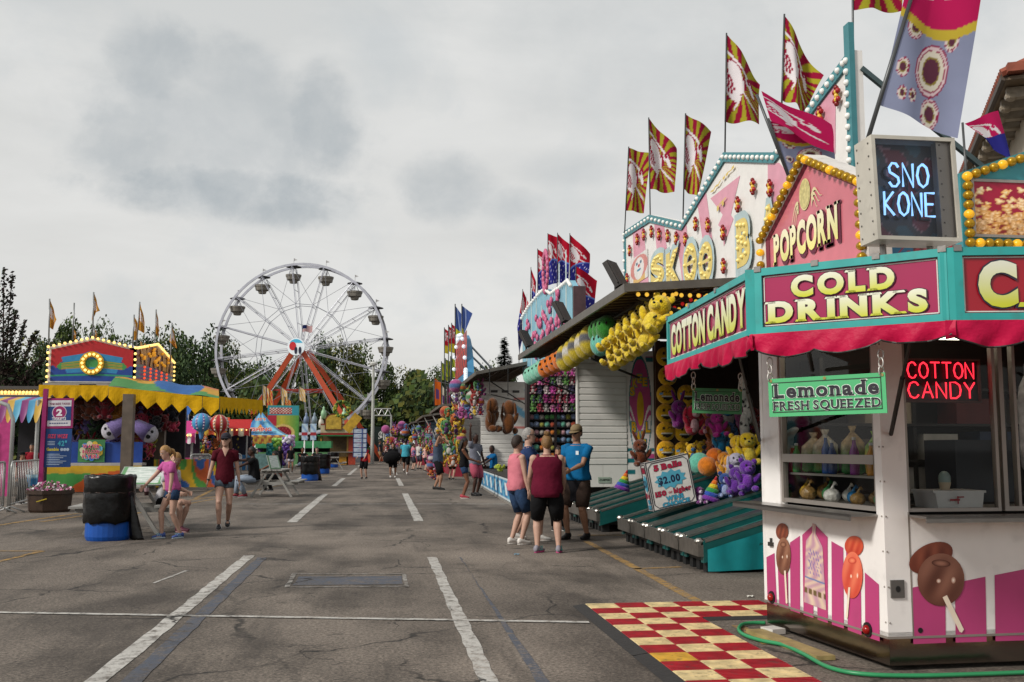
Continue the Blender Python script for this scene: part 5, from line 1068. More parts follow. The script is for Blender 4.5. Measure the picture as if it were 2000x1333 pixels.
# ================================================================ booths farther along the right side
def far_booth(label, x0, y0, y1, z0, dz, wall, seed, wtop=3.2):
    t = thing('game_booth', label, 'game booth', (x0 + 1.5, (y0 + y1) / 2, 0), 'game booths along the right side of the midway'); rr = random.Random(seed)
    awning(t, x0, x0 + 2.0, y0, y1, z0, z0 + dz, 20)
    m = MB(); ribbed(m, x0 + .7, x0 + 3.4, y1 - .3, .5, wtop, .2); m.build('end_wall', paint(wall, var=.15), t); m = MB(); m.box(x0 + 3.0, x0 + 3.2, y0, y1, .3, wtop + .4); m.build('back_wall', paint('#2a2028', var=.4), t)
    m = MB(); m.box(x0 + .7, x0 + 1.1, y0 + .3, y1 - .4, 0, .95); m.build('counter', paint(rr.choice(['#8a2436', '#27588a', '#b8962c']), var=.2), t)
    for p, q in (((x0 + .1, y0 + .1, z0), (x0 + 1.0, y0 + .3, 1.6)), ((x0 + .1, y1 - .1, z0), (x0 + 1.0, y1 - .3, 1.6))): m = MB(); m.tube([p, q], .035, 6); m.build('awning_strut', M('#b5b2ac', metal=.3), t)
    return t
far_booth('white walled game booth beyond the brown plush dogs', 2.7, 47, 57, 3.3, .25, '#c4c2bc', 1); far_booth('game booth with white awning struts farther down the midway', 2.4, 60, 72, 3.2, .3, '#7a9ab0', 2); far_booth('farthest game booth on the right near the pay sign', 2.2, 76, 88, 3.2, .3, '#8a5a6a', 3)
def arch_sign():
    y = 49.5; pl = Pl((3.9, 57, 3.6), (0, -1, 0)); a, b = pl.px(889, 700), pl.px(914, 700); W_ = b[0] - a[0]; bt = pl.px(900, 735)[1]; tp = pl.px(905, 650)[1]; t = thing('arch_marquee', 'tall blue arch shaped marquee with white bulbs and red lettering', 'marquee sign', tuple(pl.at(a[0] + W_ / 2, 0)))
    P = [(a[0], bt - 1), (a[0] + W_, bt - 1)] + [(a[0] + W_ / 2 + W_ / 2 * cos(q), tp - W_ * .35 + W_ * .35 * sin(q)) for q in [pi * i / 12 for i in range(13)]]
    m = MB(); m.poly(pl, P, 0, .3); m.build('panel', paint('#3f7ea6', var=.3, scale=1.5), t); b_ = MB(); b_.ell((0, 0, 0), .1, 6, 5); copies(t, 'bulb', b_, M('#d6e4ee', emit=.5, var=0), [pl.at(u, v, .1) for u, v in P[2:]] + along(pl.at(a[0], bt, .1), pl.at(a[0], tp - W_ * .35, .1), 9) + along(pl.at(a[0] + W_, bt, .1), pl.at(a[0] + W_, tp - W_ * .35, .1), 9))
    m = MB(); m.picture(pl, a[0] + .5, bt, a[0] + W_ - .4, bt + 1.9, lambda u, v: hx('#b0261e') if sin(u * 32) * sin(v * 16) > -.1 else hx('#5f2a2a'), 30, 24, .02); m.build('red_lettering', printed(.4), t)
    for k in range(3): m = MB(); m.tube([AY(912 + k * 3, 668 + k * 22, 50), AY(985 + k * 2 - k * 14, 746, 46)], .05, 6); m.build('brace', M('#9a9a98', metal=.5), t)
arch_sign()
for i, (c, lb) in enumerate((((( 889, 597), (902, 615), (900, 650), (889, 655)), 'left blue pennant flag above the arch marquee'), (((902, 597), (923, 613), (906, 655), (902, 652)), 'right blue pennant flag above the arch marquee'))): flag((c[0][0], 700), (c[0][0], 594), c, flag_blue, lb, 'blue flags above the arch marquee', 52, amp=.02, bar=.03)
for i, (px, tp, w, h) in enumerate(((868, 642, 9, 50), (876, 637, 8, 52), (882, 633, 8, 58), (862, 708, 12, 36), (870, 702, 14, 36), (880, 698, 9, 40))):
    flag((px, 790), (px, tp - 2), ((px, tp), (px + w, tp + 6), (px + w, tp + h), (px, tp + h - 2)), flag_red if i < 3 else flag_blue if False else (lambda u, v: hx('#9a9a2c') if sin((u + v) * 9) > -.3 else hx('#5f7a3a')), ('red and yellow flag, %s from the left beside the arch marquee' if i < 3 else 'olive green flag, %s from the left under the red flags') % ORD[i % 3], 'narrow flags beside the arch marquee', 62, amp=.02, bar=.03, nu=12, nv=20)
for i, (px, y0, y1, c, w) in enumerate(((848, 738, 792, '#b8561c', 13), (862, 752, 800, '#c9c0b0', 8), (873, 755, 805, '#9a3a6a', 10))):
    flag((px, y1 + 20), (px, y0 - 2), ((px, y0), (px + w, y0 + 10), (px + w, y1), (px, y1)), (lambda c: lambda u, v: hx(c) if abs(u - .5) > .22 or abs(v - .45) > .2 else hx('#5a3a6a'))(c), ('orange feather banner', 'cream feather banner', 'pink feather banner')[i] + ' standing among the far booths', 'feather banners among the far booths', 66, amp=.02, bar=.03, nu=10, nv=18)
# bright inflatable and plush clusters hanging along the far booths
rr = random.Random(77); FC = [('#b8982a', 'yellow'), ('#8a2a26', 'red'), ('#a85a2a', 'orange'), ('#4a7a4a', 'green'), ('#9a4a7c', 'pink'), ('#4a648f', 'blue'), ('#b5aea8', 'white'), ('#55305f', 'purple')]
ROW = ['top'] + ORD[1:]
def cluster(x0, x1, y0, y1, ya, n, s0, s1, where, pal=range(8)):
    nc = max(2, round(math.sqrt(n * (x1 - x0) / (y1 - y0)))); nr = max(1, round(n / nc))
    for r in range(nr):
        for c in range(nc):
            k = rr.choice(list(pal)); cl, nm = FC[k]; c2 = FC[rr.randrange(8)][0]; px = x0 + (x1 - x0) * (c + rr.uniform(.1, .9)) / nc; py = y0 + (y1 - y0) * (r + rr.uniform(.1, .9)) / nr; s = rr.uniform(s0, s1); p = AY(px, py, rr.uniform(*ya)); p.z = max(p.z, s * .5)
            an = rr.random() < .8; m = bear(cl, c2, rr.choice(['bear', 'long', 'flop'])) if an else ball_toy(cl, c2, 14)
            toy(m, '%s plush %s %s, %s row, %s from left' % (nm, 'animal' if an else 'ball', where, ROW[r], ORD[c]), 'plush prizes ' + where, s, (p.x, p.y, p.z - s / 2), rr.uniform(-.6, .6))
cluster(888, 942, 752, 808, (33, 38), 34, .3, .5, 'hanging under the second awning')
cluster(862, 905, 800, 905, (37, 42), 40, .36, .62, 'beside the second booth', (0, 0, 0, 2, 3))
cluster(836, 862, 880, 930, (41, 45), 12, .35, .5, 'in front of the white walled booth', (1, 4, 7, 1))
cluster(800, 872, 832, 892, (48, 62), 30, .3, .5, 'on the far game booths'); cluster(752, 800, 828, 880, (70, 84), 22, .4, .7, 'at the farthest booth', (4, 1, 4, 7, 0, 5))
pass

cluster(1380, 1478, 812, 915, (15.6, 17.), 22, .34, .46, 'piled inside the skee ball booth')
# ================================================================ people
def voxel_mesh(mb, vox):
    me = bpy.data.meshes.new('t'); me.from_pydata(mb.v, [], mb.f); o = bpy.data.objects.new('t', me); COL.objects.link(o)
    a = o.modifiers.new('r', 'REMESH'); a.mode = 'VOXEL'; a.voxel_size = vox
    b = o.modifiers.new('s', 'SMOOTH'); b.iterations = 3 if vox < .012 else 1; b.factor = .5
    dg = bpy.context.evaluated_depsgraph_get(); dg.update(); r = bpy.data.meshes.new_from_object(o.evaluated_get(dg)); bpy.data.objects.remove(o); bpy.data.meshes.remove(me)
    m = MB(); m.add([v.co.copy() for v in r.vertices], [list(p.vertices) for p in r.polygons]); bpy.data.meshes.remove(r); return m
def ik(a, b, l1, l2, pole):
    d = b - a; L_ = min(d.length, (l1 + l2) * .999); b2 = a + d.normalized() * L_; n = d.normalized(); p = pole - n * pole.dot(n); p.normalize()
    x = (l1 * l1 - l2 * l2 + L_ * L_) / (2 * L_); return a + n * x + p * math.sqrt(max(0, l1 * l1 - x * x)), b2
SKIN = dict(light='#b08c7a', tan='#926c56', dark='#3a2219', brown='#6a4430', pale='#c29a84')
def person(label, foot, h, rz, skin='light', fat=1., lean=0., ank=None, wr=None, hipz=.93, hipy=0., yaw=0., nod=0., shirt=None, bottom=None, shoe=('#1a1a1c', '#c9c6c2'), hair=('short', '#2a1c14'), hat=None, glasses=False, det=0, group=None, polea=None, extra=None, toe=(0, 0), vox=None):
    S = h / 1.75; RZ = Matrix.Rotation(rz, 3, 'Z'); foot = V3(foot); t = thing('person', label, 'person', tuple(foot), group)
    W2 = lambda p: foot + RZ @ (V3(p) * S)
    ank = ank or {'a': (-.11, 0, .08), 'b': (.11, 0, .08)}; wr = wr or {'a': (-.27, -.06, .80), 'b': (.27, -.06, .80)}
    pel = V3((0, hipy, hipz)); LM = Matrix.Rotation(lean, 3, 'X')
    up = LM @ V3((0, 0, 1)); fw = LM @ V3((0, -1, 0)); X = V3((1, 0, 0))
    def ring(c, rx, ry, n=16): return [c + X * (rx * cos(2 * pi * j / n)) + fw * (ry * -sin(2 * pi * j / n)) for j in range(n)]
    fx = fat; TOR = [(-.10, .11, .09), (-.04, .158, .115), (.03, .168, .12), (.12, .146, .105), (.25, .155, .112), (.36, .172, .118), (.44, .172, .105), (.495, .135, .085), (.535, .075, .065), (.565, .055, .058), (.63, .052, .056)]
    def tors(lo, hi, e=0., k=1.): return [ring(pel + up * z, rx * (fx if z < .5 else 1) * k + e, ry * (fx if z < .5 else 1) * k + e) for z, rx, ry in TOR if lo <= z <= hi]
    sh = {s: pel + up * .475 + X * (.178 * (.5 + .5 * fx)) * (-1 if s == 'a' else 1) for s in 'ab'}; hp = {s: pel + V3(((-.088 if s == 'a' else .088) * fx, 0, -.03)) for s in 'ab'}
    el, hand, kn, an = {}, {}, {}, {}
    for s in 'ab':
        sx = -1 if s == 'a' else 1; pole = V3((polea or {}).get(s, (sx * .45, 1, -.3))); el[s], hand[s] = ik(sh[s], V3(wr[s]), .285, .255, pole); kn[s], an[s] = ik(hp[s], V3(ank[s]), .43, .425, V3((sx * .12, -1, .0)))
    b = MB(); b.loft(tors(-1, 1))
    for s in 'ab':
        sx = -1 if s == 'a' else 1; f2 = .6 + .4 * fx
        b.tube([sh[s] - X * sx * .05, sh[s], sh[s].lerp(el[s], .5), el[s], el[s].lerp(hand[s], .3), hand[s]], [.05, .054 * f2, .046 * f2, .037, .039 * f2, .025], 10)
        b.ell(sh[s], .056 * f2, 10, 8); b.ell(el[s], .037, 8, 6); b.ell(kn[s] + V3((0, -.008, 0)), .053 * f2, 10, 8)
        b.tube([hp[s] + V3((0, 0, .06)), hp[s], hp[s].lerp(kn[s], .45), kn[s], kn[s].lerp(an[s], .3), kn[s].lerp(an[s], .7), an[s]], [.07, .095 * f2, .083 * f2, .054 * f2, .059 * f2, .042 * f2, .036], 12)
        d = (hand[s] - el[s]).normalized(); n = (X * -sx); n = (n - d * n.dot(d)).normalized(); w = d.cross(n) * sx      # palm faces the body, w points forward
        if w.dot(fw) < 0: w = -w
        pc = hand[s] + d * .045; MR = Matrix((w, n, d)).transposed(); b.ell(pc, (.038, .017, .052), 10, 8, MR)
        if det:
            for q in range(4):
                o = w * (.03 - .02 * q); L_ = (.066, .075, .07, .055)[q]; p0 = pc + d * .035 + o; p1 = p0 + d * L_ * .5 + n * .012; p2 = p1 + d * L_ * .42 + n * .028; b.tube([p0, p1, p2], [.0105, .0095, .008], 6)
            p0 = pc - d * .02 + w * .03; b.tube([p0, p0 + w * .024 + d * .03 + n * .01, p0 + w * .026 + d * .058 + n * .022], [.0125, .011, .009], 6)
        else:
            for q in range(4): p0 = pc + d * .035 + w * (.03 - .02 * q); b.tube([p0, p0 + d * .06 + n * .02], [.0115, .009], 5)
            p0 = pc - d * .02 + w * .03; b.tube([p0, p0 + w * .026 + d * .05 + n * .015], [.013, .01], 5)
        b.ell(an[s] + V3((0, -.05, -.045)), (.036, .09, .03), 8, 6)
    HC = pel + up * .715 + fw * .012; HM = Matrix.Rotation(lean * .5 + nod, 3, 'X') @ Matrix.Rotation(yaw, 3, 'Z')
    H = lambda x, y, z: HC + HM @ V3((x, y, z))
    b.loft([[H(rx * cos(2 * pi * j / 16), yo + ry * sin(2 * pi * j / 16), z) for j in range(16)] for z, rx, ry, yo in ((-.127, .018, .025, -.05), (-.118, .038, .042, -.042), (-.095, .053, .062, -.03), (-.05, .065, .083, -.014), (0, .073, .093, 0), (.045, .076, .097, .004), (.085, .064, .082, .006), (.108, .04, .052, .006), (.118, .012, .016, .006))])
    b.tube([pel + up * .58, H(0, .01, -.05)], .05, 10); b.ell(H(0, -.1, -.022), (.012, .016, .02), 8, 6); [b.ell(H(s * .076, .012, -.012), (.01, .022, .03), 8, 6) for s in (-1, 1)]
    sk = M(SKIN[skin], rough=.55, var=.1, scale=14., spec=.35)
    def put(m, name, mt, smooth=True, par=None): m.v = [tuple(W2(p)) for p in m.v]; return m.build(name, mt, par or t, smooth)
    put(voxel_mesh(b, (vox or (.0085 if det else .015))), 'body', sk)
    # clothes
    if shirt:
        c, kind = shirt[0], shirt[1]; lo = shirt[2] if len(shirt) > 2 else -.06; m = MB(); e = .016
        rows = [(lo, None)] + [(z, 0) for z, _, _ in TOR if lo < z < .53]
        def at(z):
            for (z0, a0, b0), (z1, a1, b1) in zip(TOR, TOR[1:]):
                if z0 <= z <= z1: k = (z - z0) / (z1 - z0); return a0 + (a1 - a0) * k, b0 + (b1 - b0) * k
            return TOR[0][1:]
        rg = []
        for z, _ in rows:
            rx, ry = at(z)
            if z < .2: k_ = at(.25); rx, ry = max(rx, k_[0] * .97), max(ry, k_[1] * .97)
            ee = e + (.012 if z < .2 else 0); n = 24; r0 = ring(pel + up * z, rx * fx + ee, ry * fx + ee, n); rg.append([p + (p - (pel + up * z)).normalized() * .011 * (sin(j * 1.9 + z * 21) + .6 * sin(j * .9 - z * 33)) * (1.1 - z) for j, p in enumerate(r0)])
        rg.append(ring(pel + up * .515, .115 if kind != 'tank' else .105, .08, 24)); rg.append(ring(pel + up * .54, .078, .07, 24)); m.loft(rg)
        if kind != 'tank':
            fr = {'short': .55, 'polo': .62, 'half': .8, 'long': 1.}[kind]
            for s in 'ab':
                sx = -1 if s == 'a' else 1; en = sh[s].lerp(el[s], fr); pts = [sh[s] - X * sx * .1 + up * .005, sh[s] - X * sx * .03, sh[s] + X * sx * .008, sh[s].lerp(en, .5), en]; rs = [.06, .068, .07, .066, .062]
                if kind == 'long': pts += [el[s].lerp(hand[s], .5), hand[s]]; rs += [.05, .04]
                m.tube(pts, [r * (.6 + .4 * fx) for r in rs], 14)
        else:
            for s in 'ab': sx = -1 if s == 'a' else 1; q = sh[s] - X * sx * .065 + up * .028; m.tube([q - up * .09 - fw * .08, q - fw * .055, q + fw * .0 + up * .022, q + fw * .055, q - up * .09 + fw * .09], .024, 8)
        put(m, 'tank_top' if kind == 'tank' else 'shirt', c if not isinstance(c, str) else cloth(c))
    if bottom:
        c, fr = bottom[:2]; fl = bottom[2] if len(bottom) > 2 else 1.; m = MB(); rg = [ring(pel + up * z, rx * fx + .013, ry * fx + .013, 20) for z, rx, ry in TOR if z < .13]; rg.append(ring(pel + up * .135, .15 * fx + .012, .108 * fx + .012, 20)); m.loft(rg)
        for s in 'ab':
            f2 = .6 + .4 * fx
            if fr <= 1: en = hp[s].lerp(kn[s], fr); m.tube([hp[s] + V3((0, 0, .05)), hp[s], hp[s].lerp(en, .5), en], [.07, .106 * f2, .104 * f2 * fl, .1 * f2 * fl * (1.05 - .28 * fr)], 16)
            else: m.tube([hp[s] + V3((0, 0, .05)), hp[s], hp[s].lerp(kn[s], .5), kn[s], kn[s].lerp(an[s], .5), kn[s].lerp(an[s], .95)], [.07, .106 * f2, .1 * f2, .075 * f2, .068 * f2, .06], 16)
        put(m, 'shorts' if fr <= 1 else 'trousers', c if not isinstance(c, str) else cloth(c))
    for i, s in enumerate('ab'):
        a = an[s]; tr = toe[i]; pit = max(0, min(.9, (a.z - .085) * 4)) if hipz > .8 else 0; FM_ = Matrix.Rotation(tr, 3, 'Z') @ Matrix.Rotation(pit, 3, 'X'); m = MB(); F_ = lambda x, y, z: a + FM_ @ V3((x, y, z))
        def shoe_ring(y, w, z0, z1, n=12): return [F_(w * cos(2 * pi * j / n), y, (z0 + z1) / 2 + (z1 - z0) / 2 * sin(2 * pi * j / n)) for j in range(n)]
        m.loft([shoe_ring(y, w, -.068, z1) for y, w, z1 in ((.07, .02, -.02), (.062, .034, .02), (.03, .04, .035), (-.02, .042, .03), (-.07, .045, -.005), (-.12, .046, -.02), (-.16, .04, -.03), (-.182, .02, -.045))]); o = put(m, 'shoe', paint(shoe[0], rough=.6, var=.2, scale=20))
        m = MB(); m.loft([[F_(w * cos(2 * pi * j / 14) * 1.0, -.055 + .128 * sin(2 * pi * j / 14), z) for j in range(14)] for z, w in ((-.08, .044), (-.058, .046))]); put(m, 'sole', paint(shoe[1], rough=.6), False, o)
        if len(shoe) > 2: m = MB(); [m.bar(F_(.044 * q, -.01 - .03 * k, -.05), F_(.028 * q, -.035 - .03 * k, .015), .012, .006) for k in range(3) for q in (-1, 1)]; put(m, 'stripes', paint(shoe[2]), False, o)
    # hair
    if hair:
        st, hc = hair; m = MB(); n, k = 26, 18; g = 1. if st not in ('fade',) else .955; cu = st == 'curly'
        if st != 'bald':
            vs = []; ok = []; Rr = random.Random(len(label))
            for i in range(k + 1):
                a = pi * i / k
                for j in range(n):
                    ph_ = 2 * pi * j / n; x, y, z = .086 * g * sin(a) * cos(ph_), .01 + .108 * g * sin(a) * sin(ph_), .008 - .126 * g * cos(a); q = 1 + (.05 if st != 'fade' else 0) * sin(ph_ * 7 + a * 9) * .5 + (Rr.uniform(.0, .22) if cu else 0)
                    lim = .055 + .01 * sin(ph_ * 5) if y < -.055 else (.055 - (y + .055) / .075 * .10 if y < .02 else -.045 - min(.05, (y - .02) * .8)); vs.append(H(x * q, y * q, z * q)); ok.append(z > lim)
            fs = []
            for i in range(k):
                for j in range(n):
                    f = (i * n + j, i * n + (j + 1) % n, (i + 1) * n + (j + 1) % n, (i + 1) * n + j)
                    if all(ok[v] for v in f): fs.append(f)
            m.add(vs, fs)
            if st == 'long':
                for q in range(11):
                    a = -1.15 + 2.3 * q / 10; x = .078 * sin(a); y = .01 + .095 * cos(a); wv = .012 * sin(q * 2.3); m.tube([H(x * .85, y * .8, .06), H(x * 1.08, y * 1.02, -.03), H(x * 1.15 + wv, y * 1.0, -.13), H(x * 1.3 - wv, y * .95 + .005, -.22 - .02 * cos(q * 3)), H(x * 1.2, y * .9, -.33 - .03 * sin(q * 5))], [.025, .03, .03, .026, .008], 8)
            if st == 'pony': m.ell(H(0, .108, .02), .026, 8, 6); m.tube([H(0, .11, .02), H(0, .15, -.02), H(.01, .16, -.1), H(.0, .14, -.19)], [.024, .034, .03, .008], 10)
            if st == 'bun': m.ell(H(.0, .05, .14), (.045, .045, .04), 10, 8); m.ell(H(.02, .06, .15), (.03, .035, .035), 10, 8)
            put(m, 'hair', M(hc, rough=.55, var=.35, scale=40., bump=.5, bscale=90.))
    if hat:
        m = MB(); m.loft([[H(.088 * c_ * cos(2 * pi * j / 20), .008 + .11 * c_ * sin(2 * pi * j / 20), z) for j in range(20)] for z, c_ in ((.035, 1.02), (.06, 1.02), (.09, .92), (.115, .7), (.128, .4), (.132, .05))]); o = put(m, 'cap', cloth(hat))
        m = MB(); vs = []
        for i in range(13): a = pi * (.12 + .76 * i / 12); vs += [H(.086 * cos(a), .008 - .108 * sin(a), .04), H(.09 * cos(a), .0 - .19 * sin(a) + .02 * cos(a) ** 2, .025)]
        m.add(vs, [(2 * i, 2 * i + 1, 2 * i + 3, 2 * i + 2) for i in range(12)]); put(m, 'brim', cloth(hat), False, o)
    if glasses:
        m = MB(); [m.ell(H(s * .034, -.095, .008), (.028, .012, .02), 10, 6) for s in (-1, 1)]; [m.bar(H(s * .062, -.09, .014), H(s * .08, .0, .014), .006) for s in (-1, 1)]; m.bar(H(-.06, -.098, .018), H(.06, -.098, .018), .008); put(m, 'sunglasses' if glasses == 1 else 'glasses', M('#0c0c0e', rough=.1))
    if det:
        for s in (-1, 1):
            if glasses != 1: m = MB(); m.ell(H(s * .031, -.084, .006), (.013, .009, .007), 8, 6); put(m, 'eye', paint('#cfc9c3', rough=.2)); m = MB(); m.ell(H(s * .031, -.0905, .006), (.006, .004, .006), 8, 6); put(m, 'iris', paint('#1c120c', rough=.1))
            m = MB(); m.bar(H(s * .016, -.093, .028), H(s * .048, -.083, .026), .007); put(m, 'eyebrow', paint(hair[1] if hair else '#2a1c14'))
        m = MB(); m.ell(H(0, -.088, -.066), (.023, .008, .007), 10, 6); put(m, 'lips', M('#8a4a44', rough=.5))
    if extra: extra(dict(t=t, put=put, H=H, pel=pel, up=up, fw=fw, sh=sh, el=el, hand=hand, kn=kn, an=an, ring=ring, hp=hp, W2=W2))
    return t
def at_feet(px, py, hy):
    g = G(px, py); return g, AY(px, hy, g.y).z
DEN = cloth('#2b3f5c', var=.3, scale=20.); DENG = cloth('#55606c', var=.3, scale=20.); BLK = cloth('#141416', var=.2)
def who(px, py, hy, *a, **k): g, h = at_feet(px, py, hy); return person(a[0], g, h / k.pop('hk', 1.), *a[1:], **k)
def watch(s, c='#1a1a1a'):
    def f(F): m = MB(); e, h_ = F['el'][s], F['hand'][s]; p = e.lerp(h_, .9); d = (h_ - e).normalized(); m.tube([p - d * .012, p + d * .012], .031, 10); F['put'](m, 'watch', paint(c), False)
    return f
def multi(*fs): return lambda F: [f(F) for f in fs]
def vneck(F):
    m = MB(); p, u, f = F['pel'], F['up'], F['fw']; X = V3((1, 0, 0)); P = []
    for j in range(7):
        for i in range(7): w = .062 * (j / 6); P.append(p + u * (.40 + .15 * j / 6) + X * (-w + 2 * w * i / 6) + f * ((.1365 - .036 * (j / 6) ** 1.5) - .012 * ((i - 3) / 3) ** 2 * j / 6 + .007))
    m.add(P, [(j * 7 + i, j * 7 + i + 1, j * 7 + i + 8, j * 7 + i + 7) for j in range(6) for i in range(6)]); F['put'](m, 'neckline', M(SKIN['light'], rough=.55, var=.1, scale=14.))
# --- near left: three girls
who(436, 1034, 848, 'girl in maroon v-neck t-shirt and dark cap walking towards the camera', .12, skin='light', fat=.88, ank={'a': (-.075, -.13, .085), 'b': (.07, .2, .15)}, wr={'a': (-.31, -.03, .83), 'b': (.27, .02, .80)}, shirt=('#4a0f1c', 'short', -.1), bottom=(DENG, .36), shoe=('#16171c', '#a8a6a4', '#c9c9c9'), hair=('long', '#4f3424'), hat='#33323a', glasses=1, det=1, extra=multi(watch('a'), vneck), yaw=-.25)
def tee_print(F):
    p, u, f = F['pel'], F['up'], F['fw']; pl = Pl(p + u * .34 - V3((.06, 0, 0)) + f * .14, (1, 0, 0), u); m = MB()
    for k in range(4): m.rect(pl, .02 + k * .028, .0, .04 + k * .028, .04 + .01 * (k % 2), 0)
    F['put'](m, 'shirt_print', paint('#d8c8d4'), False)
who(330, 1052, 876, 'girl in pink t-shirt leaning forward to reach a cup on the picnic table', -.95, hk=.97, skin='light', fat=.84, lean=.24, hipy=.05, ank={'a': (-.1, -.1, .085), 'b': (.09, .18, .085)}, wr={'a': (-.2, -.55, .86), 'b': (.22, -.12, .84)}, shirt=('#b2558f', 'short', -.04), bottom=(DEN, .42), shoe=('#3a4f8c', '#b9c6cf', '#9fc4c9'), hair=('pony', '#a07a48'), det=1, nod=.25, extra=multi(watch('b', '#c9a8b4'), tee_print), toe=(-.2, .2))
person('girl in white t-shirt and black shorts sitting on the picnic table bench', (-3.6, 17.45, 0), 1.66, 1.15, skin='light', fat=.86, lean=.3, hipz=.57, ank={'a': (-.1, -.42, .085), 'b': (.1, -.3, .085)}, wr={'a': (-.14, -.42, .68), 'b': (.16, -.4, .68)}, shirt=('#b9b8bc', 'short', -.05), bottom=(BLK, .5), shoe=('#5c2336', '#b08a8c'), hair=('long', '#9a7444'), det=1, yaw=-.9, nod=.3)
# --- near right: the group at the alleys
who(1010, 1064, 853, 'woman in pink tank top and long denim shorts with short dark hair', 1.9, skin='light', fat=1.08, ank={'a': (-.1, -.03, .085), 'b': (.1, .05, .085)}, wr={'a': (-.25, -.1, .8), 'b': (.22, -.12, .86)}, shirt=('#c0707c', 'tank', -.06), bottom=(DEN, .9), shoe=('#c6c0ba', '#b8b2ac'), hair=('short', '#2a1d16'), glasses=2, det=1, yaw=.2)
def front_panel(F):
    p, u, f = F['pel'], F['up'], F['fw']; m = MB(); rg = []
    for z, rx, ry in ((-.05, .186, .15), (.12, .183, .148), (.25, .182, .147), (.38, .195, .15), (.48, .17, .125)): rg.append([p + u * z + V3((rx * cos(a), 0, 0)) + f * ry * sin(a) for a in [pi * (.2 + .6 * i / 10) for i in range(11)]])
    m.loft(rg, False, False); F['put'](m, 'shirt_front', cloth('#7f9cc0'))
who(1032, 1056, 838, 'grey haired man with glasses in navy shirt and khaki shorts behind the women', 1.45, skin='light', fat=1.18, ank={'a': (-.12, -.18, .085), 'b': (.1, .2, .1)}, wr={'a': (-.2, -.33, 1.02), 'b': (.22, -.3, 1.0)}, shirt=('#26375c', 'short', -.08), bottom=('#8a7862', .85), shoe=('#c2bfba', '#b5b0aa'), hair=('fade', '#8f8c88'), glasses=2, det=1, extra=front_panel)
def badge(F): p, u, f = F['pel'], F['up'], F['fw']; m = MB(); m.ell(p + u * .43 - f * .135 + V3((.07, 0, 0)), (.02, .006, .025), 10, 6); F['put'](m, 'badge', paint('#d8c48a'))
who(1069, 1080, 852, 'stocky woman in maroon tank top and black knee shorts seen from behind', pi - .12, skin='light', fat=1.3, hk=1.0, ank={'a': (-.17, .02, .085), 'b': (.15, 0, .085)}, wr={'a': (-.26, -.22, .93), 'b': (.25, -.24, .95)}, shirt=('#5c1229', 'tank', -.1), bottom=(BLK, .98, 1.1), shoe=('#84808a', '#b84a7c', '#3f8a86'), hair=('bun', '#7a5a34'), det=1, extra=badge, toe=(-.2, -.6))
def staff(F):
    m = MB(); p, u = F['pel'], F['up']; X = V3((1, 0, 0)); f = F['fw']; rg = []
    for z, rx, ry in ((-.34, .2, .17), (-.2, .205, .165), (0, .2, .155), (.1, .185, .145)): rg.append([p + u * z + X * rx * cos(a) + f * ry * sin(a) for a in [pi * (.03 + .94 * i / 12) for i in range(13)]])
    m.loft(rg, False, False); F['put'](m, 'apron', cloth('#17161a')); m = MB(); m.loft([F['ring'](p + u * z, .178, .134, 20) for z in (.06, .1)]); F['put'](m, 'waistband', cloth('#a83a3c'))
    m = MB(); q = p + u * .40 + f * .142; m.obox(q + X * .06 - u * .03, X * .05, u * .06, f * .006); F['put'](m, 'name_tag', paint('#c9d4da'), False); m = MB(); h_ = F['H']; m.ell(h_(0, .08, -.03), (.05, .04, .05), 10, 8); F['put'](m, 'hair_back', paint('#2a1c14'))
who(1128, 1054, 832, 'staff man in blue shirt, khaki cap and black apron counting change', -.7, skin='tan', fat=1.2, ank={'a': (-.14, -.06, .085), 'b': (.12, .08, .085)}, wr={'a': (-.07, -.36, 1.08), 'b': (.09, -.36, 1.07)}, shirt=('#0f5f8f', 'polo', -.02), bottom=('#3a2e28', .95, 1.15), shoe=('#0f0f10', '#161616'), hair=('short', '#2a1c14'), hat='#7a6a50', glasses=1, det=1, nod=.2, extra=staff)
who(1092, 1036, 875, 'person in red shirt and black trousers hidden behind the staff man', -.3, skin='tan', fat=1., shirt=('#9c2236', 'short', -.05), bottom=(BLK, 1.9), wr={'a': (-.24, -.2, .95), 'b': (.3, -.3, .9)}, hair=('short', '#2a1c14'))
# --- middle distance, right side
who(855, 957, 849, 'man in blue grey tank top and black shorts raising his hands to his face', 1.2, skin='tan', fat=1.12, ank={'a': (-.13, -.1, .085), 'b': (.12, .14, .085)}, wr={'a': (-.08, -.26, 1.52), 'b': (.1, -.26, 1.55)}, shirt=('#3f4a5c', 'tank', -.08), bottom=(BLK, .98, 1.15), shoe=('#141414', '#2a2a2a'), hair=('short', '#1c1410'), extra=lambda F: [(lambda m: (m.bar(F['hp'][s] + V3((0, -.1, .02)), F['kn'][s] + V3((0, -.1, .05)), .03, .03), F['put'](m, 'red_stripe', cloth('#9c1c2c'), False)))(MB()) for s in 'a'])
who(881, 938, 864, 'person in bright blue top with backpack behind the tank top man', 2.4, skin='light', fat=1., shirt=('#1a6fa6', 'short'), bottom=(BLK, .9), hair=('long', '#5a4028'))
who(906, 974, 857, 'woman in black tank top and denim shorts looking at her phone', 1.35, skin='brown', fat=.95, ank={'a': (-.1, 0, .085), 'b': (.1, .06, .085)}, wr={'a': (-.06, -.38, 1.08), 'b': (.14, -.36, 1.08)}, shirt=(BLK, 'tank', -.02), bottom=(DEN, .4), shoe=('#9c2a3a', '#c2b8b4'), hair=('long', '#17110f'), nod=.3)
